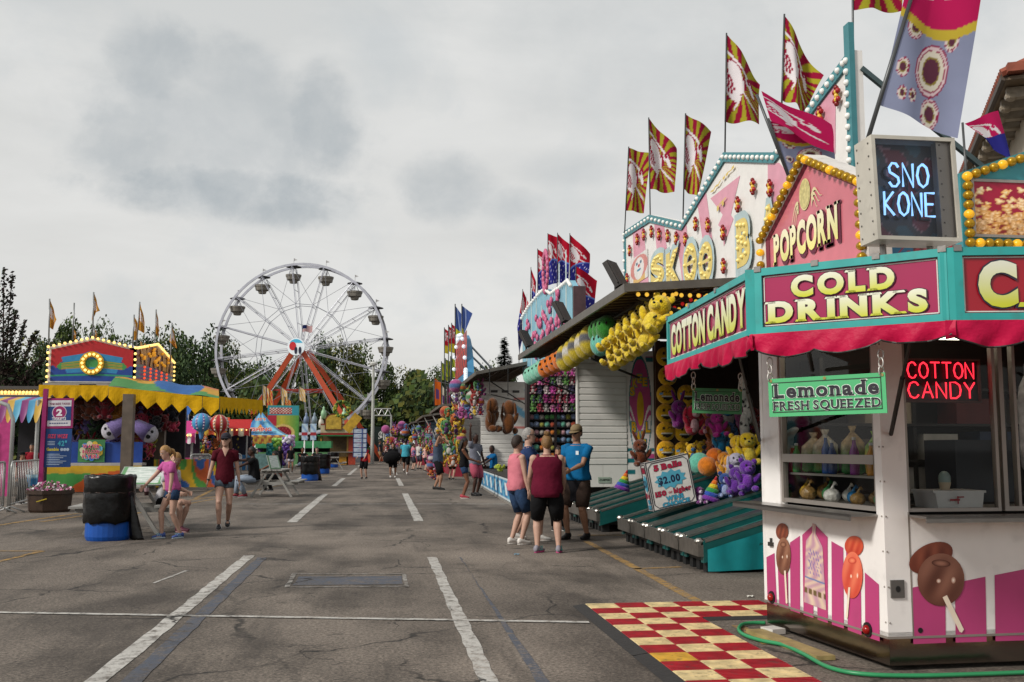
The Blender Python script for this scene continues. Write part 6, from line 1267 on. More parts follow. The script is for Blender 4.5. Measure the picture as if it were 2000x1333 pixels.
who(928, 969, 848, 'tall man in grey t-shirt and rose shorts with one arm raised to the hanging toys', .7, skin='dark', fat=1.02, ank={'a': (-.13, -.05, .085), 'b': (.13, .05, .085)}, wr={'a': (-.30, -.1, 1.98), 'b': (.26, -.14, .84)}, polea={'a': (-1, .3, 0)}, shirt=('#6a6c78', 'short', -.06), bottom=('#a04a5c', .95, 1.15), shoe=('#121214', '#1c1c1c'), hair=('fade', '#120d0b'))
_g = G(953, 950); person('man in blue polo shirt sitting at the low game counter', (_g.x, _g.y, 0), 1.75, -1.2, skin='dark', lean=.12, hipz=.62, hipy=.25, ank={'a': (-.12, -.15, .085), 'b': (.12, -.05, .085)}, wr={'a': (-.12, -.32, .75), 'b': (.12, -.3, .73)}, shirt=('#12598c', 'polo'), bottom=(BLK, 1.9), hair=('fade', '#120d0b'))
who(711, 936, 867, 'man in red polo and black shorts carrying a tall stack of plastic drawers', -.35, skin='light', ank={'a': (-.1, -.04, .085), 'b': (.1, .06, .085)}, wr={'a': (-.25, -.36, 1.05), 'b': (.12, -.36, 1.0)}, shirt=('#a01c2a', 'polo'), bottom=(BLK, .95, 1.1), hair=('short', '#2a1c14'))
who(767, 933, 866, 'man in dark jacket and black shorts carrying a big black bag', .05, skin='tan', fat=1.15, ank={'a': (-.12, -.06, .085), 'b': (.12, .05, .085)}, shirt=('#17171a', 'long'), bottom=(BLK, .95, 1.1), shoe=('#c9c6c2', '#b5b2ae'), hair=('short', '#17110f'))
who(792, 927, 858, 'man in teal t-shirt and black shorts walking away down the midway', pi - .2, skin='brown', fat=1.12, ank={'a': (-.1, .12, .085), 'b': (.12, -.25, .22)}, shirt=('#3f93a6', 'short'), bottom=(BLK, .95, 1.1), shoe=('#c9c6c2', '#b5b2ae'), hair=('fade', '#17110f'), vox=.02)
FG = 'people far along the midway'
for px, py, hy, lb, rz, sc_, bc, sk_ in ((741, 905, 861, 'man in dark blue shirt and khaki shorts standing near the pay sign', 1.5, '#27303c', '#8a7458', 'tan'), (750, 903, 864, 'person in brown shirt beside the man in dark blue shirt', -1.2, '#5a4638', '#3a3a44', 'light'),
        (806, 920, 866, 'woman in pink top among the far booths', 2., '#b5707c', '#3a3a44', 'light'), (818, 917, 864, 'person in white shirt at the far booths', 2.4, '#b8b4b0', '#4a4a58', 'light'), (830, 922, 868, 'person in pale pink shirt and dark shorts by the far booths', 1.8, '#c59a96', '#2a2a30', 'light'),
        (840, 928, 872, 'person in black shirt bending at the stroller by the far booths', 2.2, '#1a1a1c', '#3c4858', 'brown'), (780, 908, 866, 'person in grey shirt far down the midway', .2, '#5c6068', '#33363c', 'tan')):
    who(px, py, hy, lb, rz, skin=sk_, shirt=(sc_, 'short'), bottom=(bc, .9), hair=('short', '#2a1d16'), group=FG, vox=.025)
# --- middle distance, left side
_g = G(462, 972); person('man in black t-shirt and light jeans sitting sideways on the picnic bench', (_g.x, _g.y, 0), 1.82, -1.35, skin='dark', fat=1.12, lean=.1, hipz=.52, hipy=.45, ank={'a': (-.12, .0, .085), 'b': (.12, .2, .085)}, wr={'a': (-.2, -.3, .98), 'b': (.2, -.15, .75)}, shirt=(BLK, 'short'), bottom=('#7f8a98', 1.9), shoe=('#7a2430', '#a8a8a8'), hair=('fade', '#120d0b'))
_g = G(522, 960); person('woman with black curly hair in rust top sitting behind the man in black t-shirt', (_g.x, _g.y, 0), 1.62, -1.2, skin='brown', lean=.15, hipz=.52, hipy=.35, ank={'a': (-.12, -.05, .085), 'b': (.12, .1, .085)}, wr={'a': (-.1, -.25, .7), 'b': (.2, -.1, .7)}, shirt=('#6a3a30', 'tank'), bottom=(BLK, 1.9), hair=('curly', '#120d0c'))
who(567, 924, 871, 'woman in black top and white shorts standing by the balloon garlands', .3, skin='tan', shirt=(BLK, 'short'), bottom=('#b5aeb8', .45, 1.1), hair=('pony', '#2a1d16'), vox=.02); who(545, 922, 872, 'woman in long black dress in front of the balloon garland', .2, skin='tan', shirt=(BLK, 'short', -.1), bottom=(BLK, 1.9), hair=('long', '#17110f'), vox=.02)
for px, py, lb, sk_, rz in ((594, 926, 'man in black t-shirt seated at the picnic table, left of his companion', 'brown', .5), (615, 926, 'man in black t-shirt seated at the picnic table, right of his companion', 'light', -.3)):
    _g = G(px, py); person(lb, (_g.x, _g.y, 0), 1.78, rz, skin=sk_, lean=.15, hipz=.52, hipy=.35, fat=1.15, wr={'a': (-.2, -.35, .78), 'b': (.2, -.35, .78)}, ank={'a': (-.12, -.05, .085), 'b': (.12, .05, .085)}, shirt=(BLK, 'short'), bottom=(DENG, 1.9), hair=('short', '#2a1d16'), group='men seated at the middle picnic table', vox=.02)
_g = G(395, 934); person('person in dark clothes sitting by the stroller', (_g.x, _g.y, 0), 1.75, -1., skin='brown', lean=.2, hipz=.5, hipy=.3, ank={'a': (-.12, -.1, .085), 'b': (.12, .05, .085)}, wr={'a': (-.15, -.3, .75), 'b': (.15, -.3, .75)}, shirt=('#20232c', 'long'), bottom=('#5a5f68', 1.9), hair=('short', '#17110f'), vox=.02)
who(38, 985, 884, 'man in red shirt and black cap standing behind the metal barrier', 1.2, hk=1., skin='tan', fat=1.1, shirt=('#7a1a24', 'short'), bottom=('#17171a', 1.9), hair=('short', '#17110f'), hat='#141416')
who(58, 965, 868, 'child in red shirt behind the barrier under the striped canopy', .2, skin='tan', shirt=('#8a1f2c', 'short'), bottom=('#3a4a6a', .9), hair=('short', '#17110f'), vox=.02)
for px, py, hy, lb, sc_ in ((508, 910, 868, 'person in purple shirt near the fishing tent', '#5a3a6c'), (640, 905, 868, 'person in orange shirt by the sandwich stand', '#a85a2c'), (655, 903, 870, 'person in green shirt by the sandwich stand', '#5a7a4c'), (348, 925, 876, 'person in white shirt behind the left booth', '#b5b2b0'), (420, 915, 872, 'person in blue shirt behind the girl in maroon', '#3a5a8c'), (575, 908, 866, 'person in brown shirt bending beside the tent', '#6a5444')):
    who(px, py, hy, lb, .3, skin='tan', shirt=(sc_, 'short'), bottom=('#33363c', .9), hair=('short', '#2a1d16'), group='people near the stands in the background', vox=.025)
# --- things people carry
def drawers():
    p = AY(690, 893, G(711, 936).y - .15); q = AY(716, 838, p.y); t = thing('drawer_tower', 'tall stack of white plastic drawers in a blue frame being carried', 'drawers', tuple(p)); W_ = q.x - p.x; H_ = q.z - p.z; n = 6; fr = paint('#1f3f7a'); m = MB()
    for k in range(n + 1): z = p.z + H_ * k / n; m.box(p.x - .02, q.x + .02, p.y - .02, p.y + .42, z - .012, z + .012)
    for x in (p.x - .02, q.x): m.box(x, x + .02, p.y - .02, p.y + .42, p.z, q.z)
    m.box(p.x + W_ * .62, p.x + W_ * .70, p.y - .03, p.y - .01, p.z, q.z); m.build('frame', fr, t)
    for k in range(n): z = p.z + H_ * k / n; m = MB(); m.box(p.x + .005, q.x - .005, p.y - .012, p.y + .4, z + .02, z + H_ / n - .02); m.box(p.x + W_ * .3, p.x + W_ * .5, p.y - .03, p.y - .012, z + H_ / n * .55, z + H_ / n * .7); m.build('drawer', paint('#a9b4c4', rough=.25), t)
drawers()
_g = G(767, 933); p = V3((_g.x, _g.y - .28, .95)); m = MB(); m.ell(p, (.38, .22, .27), 18, 12); m.ell(p + V3((-.2, 0, -.08)), (.26, .2, .24), 12, 8); m.tube([p + V3((-.2, 0, .2)), p + V3((0, 0, .42)), p + V3((.2, 0, .2))], .02, 6); m.single('duffel_bag', cloth('#111113'), 'big black bag carried in front of the man in dark jacket', 'bag', None, True)
_g = AX(286, 968, -3.75); p = V3((_g.x, _g.y, _g.z)); t = thing('drink_cup', 'clear plastic cup with dark drink and straw held by the girl in pink', 'cup', tuple(p)); m = MB(); m.lathe(p, [(.03, 0), (.042, .12)], 14); m.build('cup', M('#a88a90', rough=.15, spec=.6), t); m = MB(); m.lathe(p + V3((0, 0, .002)), [(.032, 0), (.038, .06)], 14); m.build('drink', paint('#2a0f0f'), t); m = MB(); m.tube([p + V3((0, 0, .1)), p + V3((-.02, 0, .2))], .004, 6); m.build('straw', paint('#d0ccc8'), t)
_g = G(906, 974); m = MB(); m.cbox((_g.x + .40, _g.y - .02, 1.22), (.08, .012, .15), 1.3, tilt=('X', -.6)); m.single('phone', paint('#c2c6cc', rough=.2), 'pale phone held by the woman in black tank top', 'phone')
p = G(1100, 1035); t = thing('water_bottle', 'teal water bottle standing on the asphalt between the women and the staff man', 'bottle', (p.x, p.y - .35, 0)); q = V3((p.x, p.y - .35, 0)); m = MB(); m.lathe(q, [(.04, 0), (.043, .02), (.043, .17), (.03, .21), (.018, .235)], 14); m.build('bottle', M('#1d6a6a', rough=.2), t); m = MB(); m.lathe(q, [(.02, .235), (.02, .265)], 12); m.build('lid', paint('#a8c4cc'), t)
# ================================================================ the water game booth on the left
STRIPE_C = ['#c9a022', '#4a8a3a', '#b8562a', '#2f5a9a']
lb_ = thing('water_game_booth', 'water game booth with yellow zigzag awning and round O sign tower', 'game booth', (-8.5, 34, 0))
BULBW = M('#ffd27a', emit=1.3, var=0)
def zig(pl, u0, u1, vt, vb, n, wave=.0):
    m = MB(); k = n * 8
    def fn(u, v): d = abs(((u * n) % 1) - .5) * 2; return pl.at(u0 + (u1 - u0) * u, vt + (vb + (vt - vb) * .42 * d - vt) * v, wave * sin(u * 40) * v)
    m.sheet(fn, None, k, 3); return m
def left_booth():
    YF = 32.4; p = lambda x, y, Y=YF: AY(x, y, Y)
    # sign tower
    a = p(92, 752, 33); b = p(263, 752, 33); W_ = b.x - a.x; F_ = Pl((a.x, 33, 3.4), (1, 0, 0)); pk = p(178, 660, 33).z - 3.4; ev = p(92, 678, 33).z - 3.4; S_ = Pl((b.x, 33, 3.4), (0, 1, 0)); L_ = 5.7
    m = MB(); m.poly(F_, [(0, .02), (W_, .02), (W_, ev), (W_ / 2, pk), (0, ev)], 0, .2); m.poly(S_, [(0, .02), (L_, .02), (L_, ev), (L_ / 2, pk + .1), (0, ev)], 0, .2); m.build('sign_tower', paint('#b5b2ae'), lb_)
    m = MB(); m.box(a.x - .1, b.x + .1, 32.9, 38.8, 3.0, 3.4); m.build('tower_base', paint('#8f8a84', dirt=.2), lb_); m = MB(); m.box(a.x + 1.0, a.x + 1.5, 32.86, 32.9, 3.02, 3.36); m.build('speaker_box', BLACK, lb_)
    def img(u, v):
        x = (u - .5) * 2
        if abs(v - .17) < .03: return hx('#2f8a6a')
        if v < .33 and v > .24 and abs(x) < .5: return hx('#2f7fae')
        if abs(v - .44) < .10 and abs(x) < .86 - abs(v - .44) * .8: return hx('#b8862a') if sin(v * 150) > 0 and .25 < abs(x) < .75 else hx('#3f8a4a')
        if abs(v - .46) < .24 and abs(x) < .66 + (v - .4) * .3: return hx('#2f7fae')
        r = .62 + .25 * (1 - abs(x)) - .12 * abs(sin(u * 22)) ** 6
        return hx('#a81f24') if v > r - .05 * x * x - .1 else hx('#1f3f8a')
    m = MB()
    def f_(u, v): t = ev + (pk - ev) * (1 - abs(u * 2 - 1)); return F_.at(.08 + (W_ - .16) * u, .06 + (t - .14) * v, .004)
    m.sheet(f_, img, 90, 60); m.build('painted_front', printed(.4), lb_)
    cx, cy = W_ * .5, .63; m = MB()
    for i in range(32): m.poly(F_, [(cx + r * cos(2 * pi * (i + k) / 32), cy + r * sin(2 * pi * (i + k) / 32)) for r, k in ((.2, 0), (.37, 0), (.37, 1), (.2, 1))], .06, .05)
    m.build('letter', paint('#c9a022'), lb_)
    def img2(u, v):
        if v > .55 - .1 * sin(u * 3): return hx('#6a3a1c') if sin(v * 40) > 0 else hx('#8a4a1c')
        return hx('#1f4a8a') if sin(v * 40 + u * 3) < .8 else hx('#2f8a7a')
    m = MB()
    def f2(u, v): t = ev + (pk + .1 - ev) * (1 - abs(u * 2 - 1)); return S_.at(.06 + (L_ - .12) * u, .05 + (t - .1) * v, .004)
    m.sheet(f2, img2, 40, 30); m.build('painted_side', printed(.4), lb_)
    write(MB(), 'WATER', S_, .35, .75, L_ - .7, .62, .07, d=.03).build('lettering', paint('#c98a1c'), lb_)
    bl = MB(); bl.ell((0, 0, 0), .045, 7, 5)
    P = along(F_.at(0, 0, .06), F_.at(0, ev, .06), 7) + along(F_.at(0, ev, .06), F_.at(W_ / 2, pk, .06), 9)[1:] + along(F_.at(W_ / 2, pk, .06), F_.at(W_, ev, .06), 9)[1:] + along(F_.at(W_, ev, .06), F_.at(W_, 0, .06), 7)[1:] + [F_.at(cx + .285 * cos(2 * pi * i / 14), cy + .285 * sin(2 * pi * i / 14), .07) for i in range(14)]
    P2 = along(S_.at(0, ev, .06), S_.at(L_ / 2, pk + .1, .06), 14) + along(S_.at(L_ / 2, pk + .1, .06), S_.at(L_, ev, .06), 14)[1:] + along(S_.at(L_, ev, .06), S_.at(L_, 0, .06), 8)[1:]
    copies(lb_, 'bulb', bl, BULBW, P + P2[:48]); rb = MB(); rb.ell((0, 0, 0), .045, 7, 5); q = []
    for k in range(5):
        for j in range(5): q.append(S_.at(1.0 + k * .85, .12 + j * .12, .06))
    copies(lb_, 'red_bulb', rb, M('#e0502a', emit=1.0, var=0), q); yb = MB(); yb.ell((0, 0, 0), .05, 7, 5); copies(lb_, 'yellow_bulb', yb, M('#d8962c', emit=.5, var=0), [S_.at(.5 + (L_ - 1) * rr.random(), .8 + rr.random() * .55, .06) for _ in range(30)])
    # roof, awnings, posts
    m = MB(); m.box(-14.5, b.x + .6, 32.6, 39.5, 2.95, 3.0); m.build('roof', paint('#6a6560'), lb_)
    YEL_ = cloth('#c79a12', var=.1); pl = Pl(p(76, 752), (1, 0, 0)); w0 = p(212, 752).x - p(76, 752).x
    m = zig(pl, 0, w0, 0, -.52, 5, .02); m.build('awning_valance', YEL_, lb_)
    q0, q1, q2 = p(212, 755), p(428, 778), p(466, 783); pl = Pl(q0, q1 - q0); pl.V = V3((0, 0, 1)); L2 = (q1 - q0).length
    zig(pl, 0, L2, 0, -.58, 7, .03).build('awning_valance', YEL_, lb_); pl3 = Pl(q1, V3((.45, 1, 0))); zig(pl3, 0, 2.6, .05, -.5, 12, .02).build('awning_valance', YEL_, lb_)
    def cimg(u, v):
        if ((u - .62) / .24) ** 2 + ((v - .42) / .42) ** 2 < 1: return hx('#2f5a92')
        return hx('#4a7f4c') if v < .42 - .3 * u else (hx('#b58a3a') if v < .62 - .2 * u else hx('#b8704a'))
    m = MB(); tl, tr_ = q0 + V3((.1, 1.2, .36)), q1 + V3((-.3, 1.6, .34)); m.sheet(lambda u, v: (q0.lerp(q1, u)).lerp(tl.lerp(tr_, u), v) + V3((0, 0, .16 * sin(v * pi) + .03 * sin(u * 17))), cimg, 60, 20); m.build('awning_canopy', M('canvas', rough=.8, attr=True, var=.12), lb_)
    TIM = paint('#5f544a', var=.3, scale=4)
    for x0, x1, yt, Y in ((240, 261, 770, 31.6), (305, 323, 790, 35)): a_, b_ = AY(x0, yt, Y), AY(x1, yt, Y); m = MB(); m.box(a_.x, b_.x, Y, Y + .3, 0, a_.z); m.build('post', TIM, lb_)
    # counter, skirt, back
    x0, x1 = p(90, 960).x, p(275, 960).x
    m = MB(); m.box(x0, x1, YF, YF + .6, .82, .9); m.build('counter', paint('#a8a4a0'), lb_); m = MB(); m.box(x0 - 3, x1 + .1, 38.6, 38.8, .0, 2.9); m.build('back_wall', paint('#1c1a20', var=.4), lb_)
    pl = Pl((x0, YF, 0), (1, 0, 0)); W2 = x1 - x0
    def simg(u, v):
        if v > .82 - .1 * abs(((u * 6) % 1) - .5): return hx('#c09a1c')
        if v > .72 - .1 * abs(((u * 6) % 1) - .5) and u < .64: return hx('#b8962a')
        t = u * 2.2 - v * .9; return hx('#3f8a3f') if t < .42 else hx('#b8521c') if t < 1.25 else hx('#2f4f98') if t < 1.8 else hx('#b8521c')
    m = MB(); m.picture(pl, 0, .02, W2, .82, simg, 60, 30, .01); m.build('skirt_banner', M('canvas2', rough=.75, attr=True, var=.12), lb_); m = MB(); m.rect(pl, 0, .9, W2 * .96, 1.55, -.5, .05); m.build('splash_board', paint('#1c3f8a', var=.15), lb_)
    pr = Pl((x1, YF + 1.2, 0), (1, 0, 0)); m = MB(); m.picture(pr, .1, .1, 2.6, 1.0, lambda u, v: [hx(c) for c in STRIPE_C][int((u * 9 + abs(sin(u * 14)) * v * 3)) % 4], 50, 20, 0); m.build('side_skirt', M('canvas2', rough=.75, attr=True, var=.12), lb_)
    su, sv = pl.px(171, 888); t = lb_; m = MB(); m.rect(pl, su - .4, .92, su + .4, 1.62, -.4, .03); o = m.build('game_sign', paint('#3f7a4a'), t)
    r2 = random.Random(2); m = MB(); [m.col(r2.choice(['#c9a83a', '#3f7ac9', '#c9c4a8', '#b83a2a', '#6ab0d0'])).disc(pl, su + .27 * cos(i * .6), 1.27 + .23 * sin(i * .6), .085, .085, -.39 + .002 * i, 12) for i in range(12)]; m.build('painted_balloons', printed(.4), o)
    for s, v in (('WATER', 1.36), ('BALLOON', 1.2), ('FLYERS', 1.05)): sign_text(o, s, pl, su - .25, v, .5, .11, '#b8306a', '#e0d8a8', off=.05, eo=.05, d=-.34)
    m = MB(); [m.tube([(x0 - .2 + i * .9, 32.2, 3.02), (x0 - .2 + i * .9, 32.2, 2.96)], .05, 6) for i in range(2)]
left_booth()
rr = random.Random(5); FC2 = [('#6a1420', 'dark red'), ('#a8702a', 'tan'), ('#2c4a2a', 'dark green'), ('#5a2c1c', 'brown'), ('#8a8a3a', 'olive'), ('#1c1c24', 'black'), ('#b03a56', 'pink'), ('#7a6aa8', 'lilac')]
def hang(x0, x1, y0, y1, ya, cols_, rows_, s0, s1, where, cs):
    for r in range(rows_):
        for c in range(cols_):
            k = rr.choice(cs); col, nm = FC2[k]; px = x0 + (x1 - x0) * (c + .5) / cols_ + rr.uniform(-3, 3); py = y0 + (y1 - y0) * (r + .5) / rows_ + rr.uniform(-3, 3); s = rr.uniform(s0, s1); p = AY(px, py, rr.uniform(*ya))
            toy(bear(col, FC2[rr.randrange(8)][0] if rr.random() < .4 else None, rr.choice(['bear', 'long', 'flop'])), '%s plush animal %s, %s row, %s from left' % (nm, where, ROW[r], ORD[c]), 'plush prizes ' + where, s, (p.x, p.y, p.z - s / 2), rr.uniform(-.5, .5))
hang(150, 232, 785, 808, (33, 34), 5, 1, .7, .9, 'under the zigzag awning', [0, 1, 1, 3, 3]); hang(112, 240, 800, 862, (34, 36.5), 8, 3, .5, .7, 'at the back of the water booth', list(range(8))); hang(135, 238, 862, 884, (33.6, 34), 6, 1, .5, .6, 'on the water booth splash board', [0, 3, 7, 4])
hang(266, 345, 790, 838, (33, 36), 5, 2, .55, .75, 'under the right part of the awning', [0, 6, 3, 5, 7]); hang(266, 300, 850, 892, (33.5, 35), 3, 2, .45, .6, 'beside the timber post', [7, 6, 4, 2])
def lilac(px, py, sx, lb):
    c = AY(px, py, 32.9); m = MB(); m.col('#75669a'); m.tube([c + V3((-sx * .75, .2, .12)), c + V3((-sx * .4, .1, .25)), c + V3((0, 0, 0))], [.16, .22, .3], 14); m.col('#b5b2bc'); m.ell(c + V3((0, -.02, 0)), (.28, .18, .28), 18, 12); m.col('#17171a')
    for dx, dz, r in ((0, -.09, .11), (-.14, .08, .065), (0, .15, .07), (.14, .08, .065)): m.ell(c + V3((dx * .8, -.165, dz * .8)), (r * .8, .04, r * .8), 10, 7)
    m.single('inflatable_paw', PLUSH, lb, 'inflatable toy', 'lilac inflatable paws at the timber post', True)
lilac(216, 842, -1, 'white and lilac inflatable paw left of the timber post'); lilac(292, 848, 1, 'white and lilac inflatable paw right of the timber post')
def hot_air(px, py, r, c1, c2, c3, lb):
    c = AY(px, py, 31.); t = thing('striped_balloon', lb, 'hanging balloon', tuple(c), 'striped paper balloons hanging under the awning'); n = 32; prof = [(.02, -1.75), (.16, -1.7), (.2, -1.45)] + [(math.sqrt(max(0, 1 - z * z)) * (1 if z > -.5 else 1 - (-.5 - z) * .35), z) for z in [-.93, -.8, -.6, -.35, 0, .3, .6, .85, .96, 1.]]
    m = MB(); vs = []; cs = []
    for q, z in prof:
        for j in range(n): vs.append(c + V3((q * r * cos(2 * pi * j / n), q * r * sin(2 * pi * j / n), z * r))); cs.append(lin((c1, c1, c2, c3)[(j // 1) % 4] if True else c1))
    m.add(vs, [(i * n + j, i * n + (j + 1) % n, (i + 1) * n + (j + 1) % n, (i + 1) * n + j) for i in range(len(prof) - 1) for j in range(n)], None, cs); m.build('envelope', printed(.35, var=.05), t, True)
    b = MB(); b.ell((0, 0, 0), .022, 6, 4); copies(t, 'bead', b, paint('#c9c0c8'), [c + V3((r * 1.01 * math.sqrt(1 - z * z) * cos(a), r * 1.01 * math.sqrt(1 - z * z) * sin(a), z * r)) for a in [2 * pi * (k + .5) / 8 for k in range(8)] for z in (-.6, -.3, 0, .3, .6)]); m = MB(); m.tube([c + V3((0, 0, r)), c + V3((0, 0, r + .5))], .008, 5); m.build('cord', BLACK, t)
hot_air(394, 826, .29, '#3f8ab8', '#7a4a9a', '#4fa0c4', 'blue and purple striped paper balloon'); hot_air(428, 829, .29, '#a01c24', '#d0b88a', '#8a1a20', 'red and cream striped paper balloon')
for i, (bx, by, tx, ty, c) in enumerate(((95, 680, 97, 584, ((98, 586), (111, 625), (103, 644), (97, 640))), (181, 660, 183, 571, ((184, 573), (195, 608), (186, 612), (179, 628))), (142, 665, 145, 592, ((142, 640), (149, 650), (148, 662), (142, 664))), (184, 665, 184, 640, ((184, 640), (190, 652), (189, 660), (182, 660))), (259, 680, 262, 615, ((262, 617), (269, 632), (266, 664), (259, 667))), (266, 680, 273, 590, ((274, 593), (283, 630), (281, 651), (270, 645))), (301, 700, 305, 605, ((306, 608), (311, 640), (310, 660), (303, 650))), (331, 730, 336, 631, ((336, 634), (346, 680), (345, 682), (331, 668))))):
    flag((bx, by), (tx, ty), c, flag_yel, '%s yellow and maroon striped flag from the left above the water booth' % ORD[i].capitalize(), 'yellow and maroon flags above the water booth', 33.5 + i * .6, amp=.03, nu=16, nv=24, bar=.025, poly_col='#8a8c8c', ph=i)

# ================================================================ ticket sign, barriers, planter, striped canopy
def ticket_sign():
    Y = 23.6; p = lambda x, y: AY(x, y, Y); t = thing('ride_sign', 'magenta framed ride sign reading this ride takes 2 tickets on a leaning pole', 'sign', tuple(p(80, 965))); MG = paint('#8f1a5c', var=.12)
    m = MB(); m.bar(p(78, 975), p(90, 760), .09, .09); m.build('pole', MG, t); pl = Pl(p(92, 833), (1, 0, .02)); a, b = pl.px(94, 832), pl.px(139, 783); W_, H_ = b[0], b[1]
    m = MB(); m.rect(pl, -.06, -.05, W_ + .04, H_ + .05, 0, .05); bd = m.build('frame', MG, t); m = MB(); m.rect(pl, 0, 0, W_, H_, .004); m.build('panel', paint('#c9c6cc'), bd); m = MB(); m.rect(pl, 0, H_ * .22, W_, H_ * .76, .006); m.build('blue_field', paint('#1c3f7a', var=.3, scale=12), bd); m = MB(); m.disc(pl, W_ * .5, H_ * .53, .155, .155, .009, 28); m.build('disc', paint('#c9c0cc'), bd); m = MB(); m.disc(pl, W_ * .5, H_ * .53, .14, .14, .011, 28); m.build('disc', MG, bd)
    sign_text(bd, '2', pl, W_ * .37, H_ * .41, W_ * .26, H_ * .25, '#e0dce0', off=.05, d=.015); sign_text(bd, 'TICKETS', pl, W_ * .2, H_ * .235, W_ * .6, H_ * .11, '#e0dce0', off=.03, d=.012); sign_text(bd, 'THIS RIDE TAKES', pl, W_ * .06, H_ * .83, W_ * .88, H_ * .08, '#7a1c4a', off=.02, d=.01)
    m = MB(); [m.rect(pl, W_ * (.1 + .1 * k), H_ * .09, W_ * (.17 + .1 * k), H_ * .13, .008) for k in range(8)]; m.build('small_print', paint('#3f4a7a'), bd)
    pl = Pl(p(84, 913), (1, 0, 0)); W_ = pl.px(137, 913)[0]; H_ = pl.px(84, 838)[1]; s = thing('height_sign', 'blue height rule sign below the magenta ride sign', 'sign', tuple(p(110, 913))); m = MB(); m.rect(pl, 0, 0, W_, H_, .0, .03); m.build('board', paint('#16407a', var=.1), s)
    sign_text(s, 'SIZE WIZE', pl, W_ * .12, H_ * .76, W_ * .72, H_ * .1, '#c23a5c', off=.05, shear=.15); sign_text(s, '42"', pl, W_ * .5, H_ * .56, W_ * .34, H_ * .13, '#3fa0b8', off=.04); sign_text(s, 'Gamble', pl, W_ * .1, H_ * .43, W_ * .45, H_ * .08, '#c9b83a', off=.04)
    m = MB(); [m.rect(pl, W_ * .12, H_ * (.06 + .045 * k), W_ * (.6 + .25 * (k * 7 % 3) / 2), H_ * (.075 + .045 * k), .005) for k in range(7)]; [m.rect(pl, W_ * .12, H_ * (.58 + .04 * k), W_ * .4, H_ * (.595 + .04 * k), .005) for k in range(3)]; [m.disc(pl, W_ * (.66 + .11 * k), H_ * .46, .035, .035, .005, 12) for k in range(3)]; m.build('small_print', paint('#a8b8cc'), s)
ticket_sign()
GALV = M('#a9aaa8', metal=.5, rough=.42, var=.15)
def barrier(p, q, lb, H_=1.08, n=16):
    p, q = V3(p), V3(q); d = (q - p).normalized(); t = thing('metal_barrier', lb, 'barrier', tuple((p + q) / 2), 'metal crowd barriers'); L_ = (q - p).length; Z = V3((0, 0, 1)); m = MB(); r = .12
    pts = [p + Z * .15, p + Z * (H_ - r)] + [p + d * (r - r * cos(a)) + Z * (H_ - r + r * sin(a)) for a in (.5, 1.1, 1.57)] + [q - d * (r - r * sin(a)) + Z * (H_ - r + r * cos(a)) for a in (.0, .5, 1.1, 1.57)][::1] + [q + Z * .15]; m.tube(pts, .022, 7); m.tube([p + Z * .18, q + Z * .18], .018, 6); m.build('frame', GALV, t, True)
    b = MB(); b.tube([(0, 0, .18), (0, 0, H_)], .009, 5); copies(t, 'bar', b, GALV, [p + d * L_ * (k + 1) / (n + 1) for k in range(n)])
    f = MB(); s = V3((-d.y, d.x, 0)); f.tube([-s * .28 + Z * .02, Z * .14, s * .28 + Z * .02], .018, 6); copies(t, 'foot', f, GALV, [p + d * .1, q - d * .1])
A_, B_, C_ = G(18, 1003), G(74, 985), G(-60, 1030); barrier(A_, B_, 'near metal barrier beside the planter, with a blue tag'); barrier(C_, A_ - V3((.1, .1, 0)), 'metal barrier cut off by the left edge of the picture')
m = MB(); p = A_.lerp(B_, .68) + V3((0, -.03, .55)); m.sheet(lambda u, v: p + V3((u * .16 - .1 * v * (1 - u), -.02 - .02 * sin(u * 5), v * .4 - .2)), lambda u, v: hx('#1f5f8a') if v < .8 else hx('#8fb0c0'), 6, 8); m.single('blue_tag', printed(.6), 'blue paper tag hanging on the near metal barrier', 'tag')
m = MB(); g = G(16, 1000); m.tube([g + V3((-.9, 0, 0)), g + V3((-.9, 0, 2.0)), g + V3((-.8, 0, 2.3)), g + V3((-.45, 0, 2.42)), g + V3((-.12, 0, 2.3)), g + V3((0, 0, 2.0)), g], .045, 8); m.single('entrance_arch', GALV, 'white metal arch of the ride entrance at the left edge', 'arch', None, True)
def planter():
    g = G(96, 1000); r = .48; t = thing('flower_planter', 'brown tub planter with pink and white flowers beside the barrier', 'planter', tuple(g)); m = MB(); m.lathe(g, [(r * .86, 0), (r * .92, .05), (r * .98, .38), (r * 1.06, .39), (r * 1.06, .47), (r * .9, .47), (r * .88, .42)], 8); m.build('tub', paint('#3a2a20', var=.3, bump=.2), t)
    m = MB(); rr = random.Random(1)
    for i in range(420): a, q = rr.random() * 2 * pi, math.sqrt(rr.random()) * .46; c = g + V3((q * cos(a), q * sin(a), .46 + .2 * (1 - (q / .5) ** 2) * rr.random())); m.col(rr.choice(['#b5708c', '#c9a8b8', '#c9c2c4', '#9a4a70', '#3a4a24', '#44552c'])); s = rr.uniform(.02, .045); n = V3((rr.uniform(-1, 1), rr.uniform(-1, .2), rr.uniform(.2, 1))).normalized(); u = n.orthogonal().normalized() * s; w = n.cross(u); m.add([c - u, c - w, c + u, c + w], [(0, 1, 2, 3)])
    tag(m.build('flowers', printed(.8, var=.2), t), kind='stuff'); m = MB(); m.bar(g + V3((-.12, -.47, .24)), g + V3((.08, -.46, .3)), .03, .02); m.build('yellow_mark', paint('#b8a02c'), t)
planter()
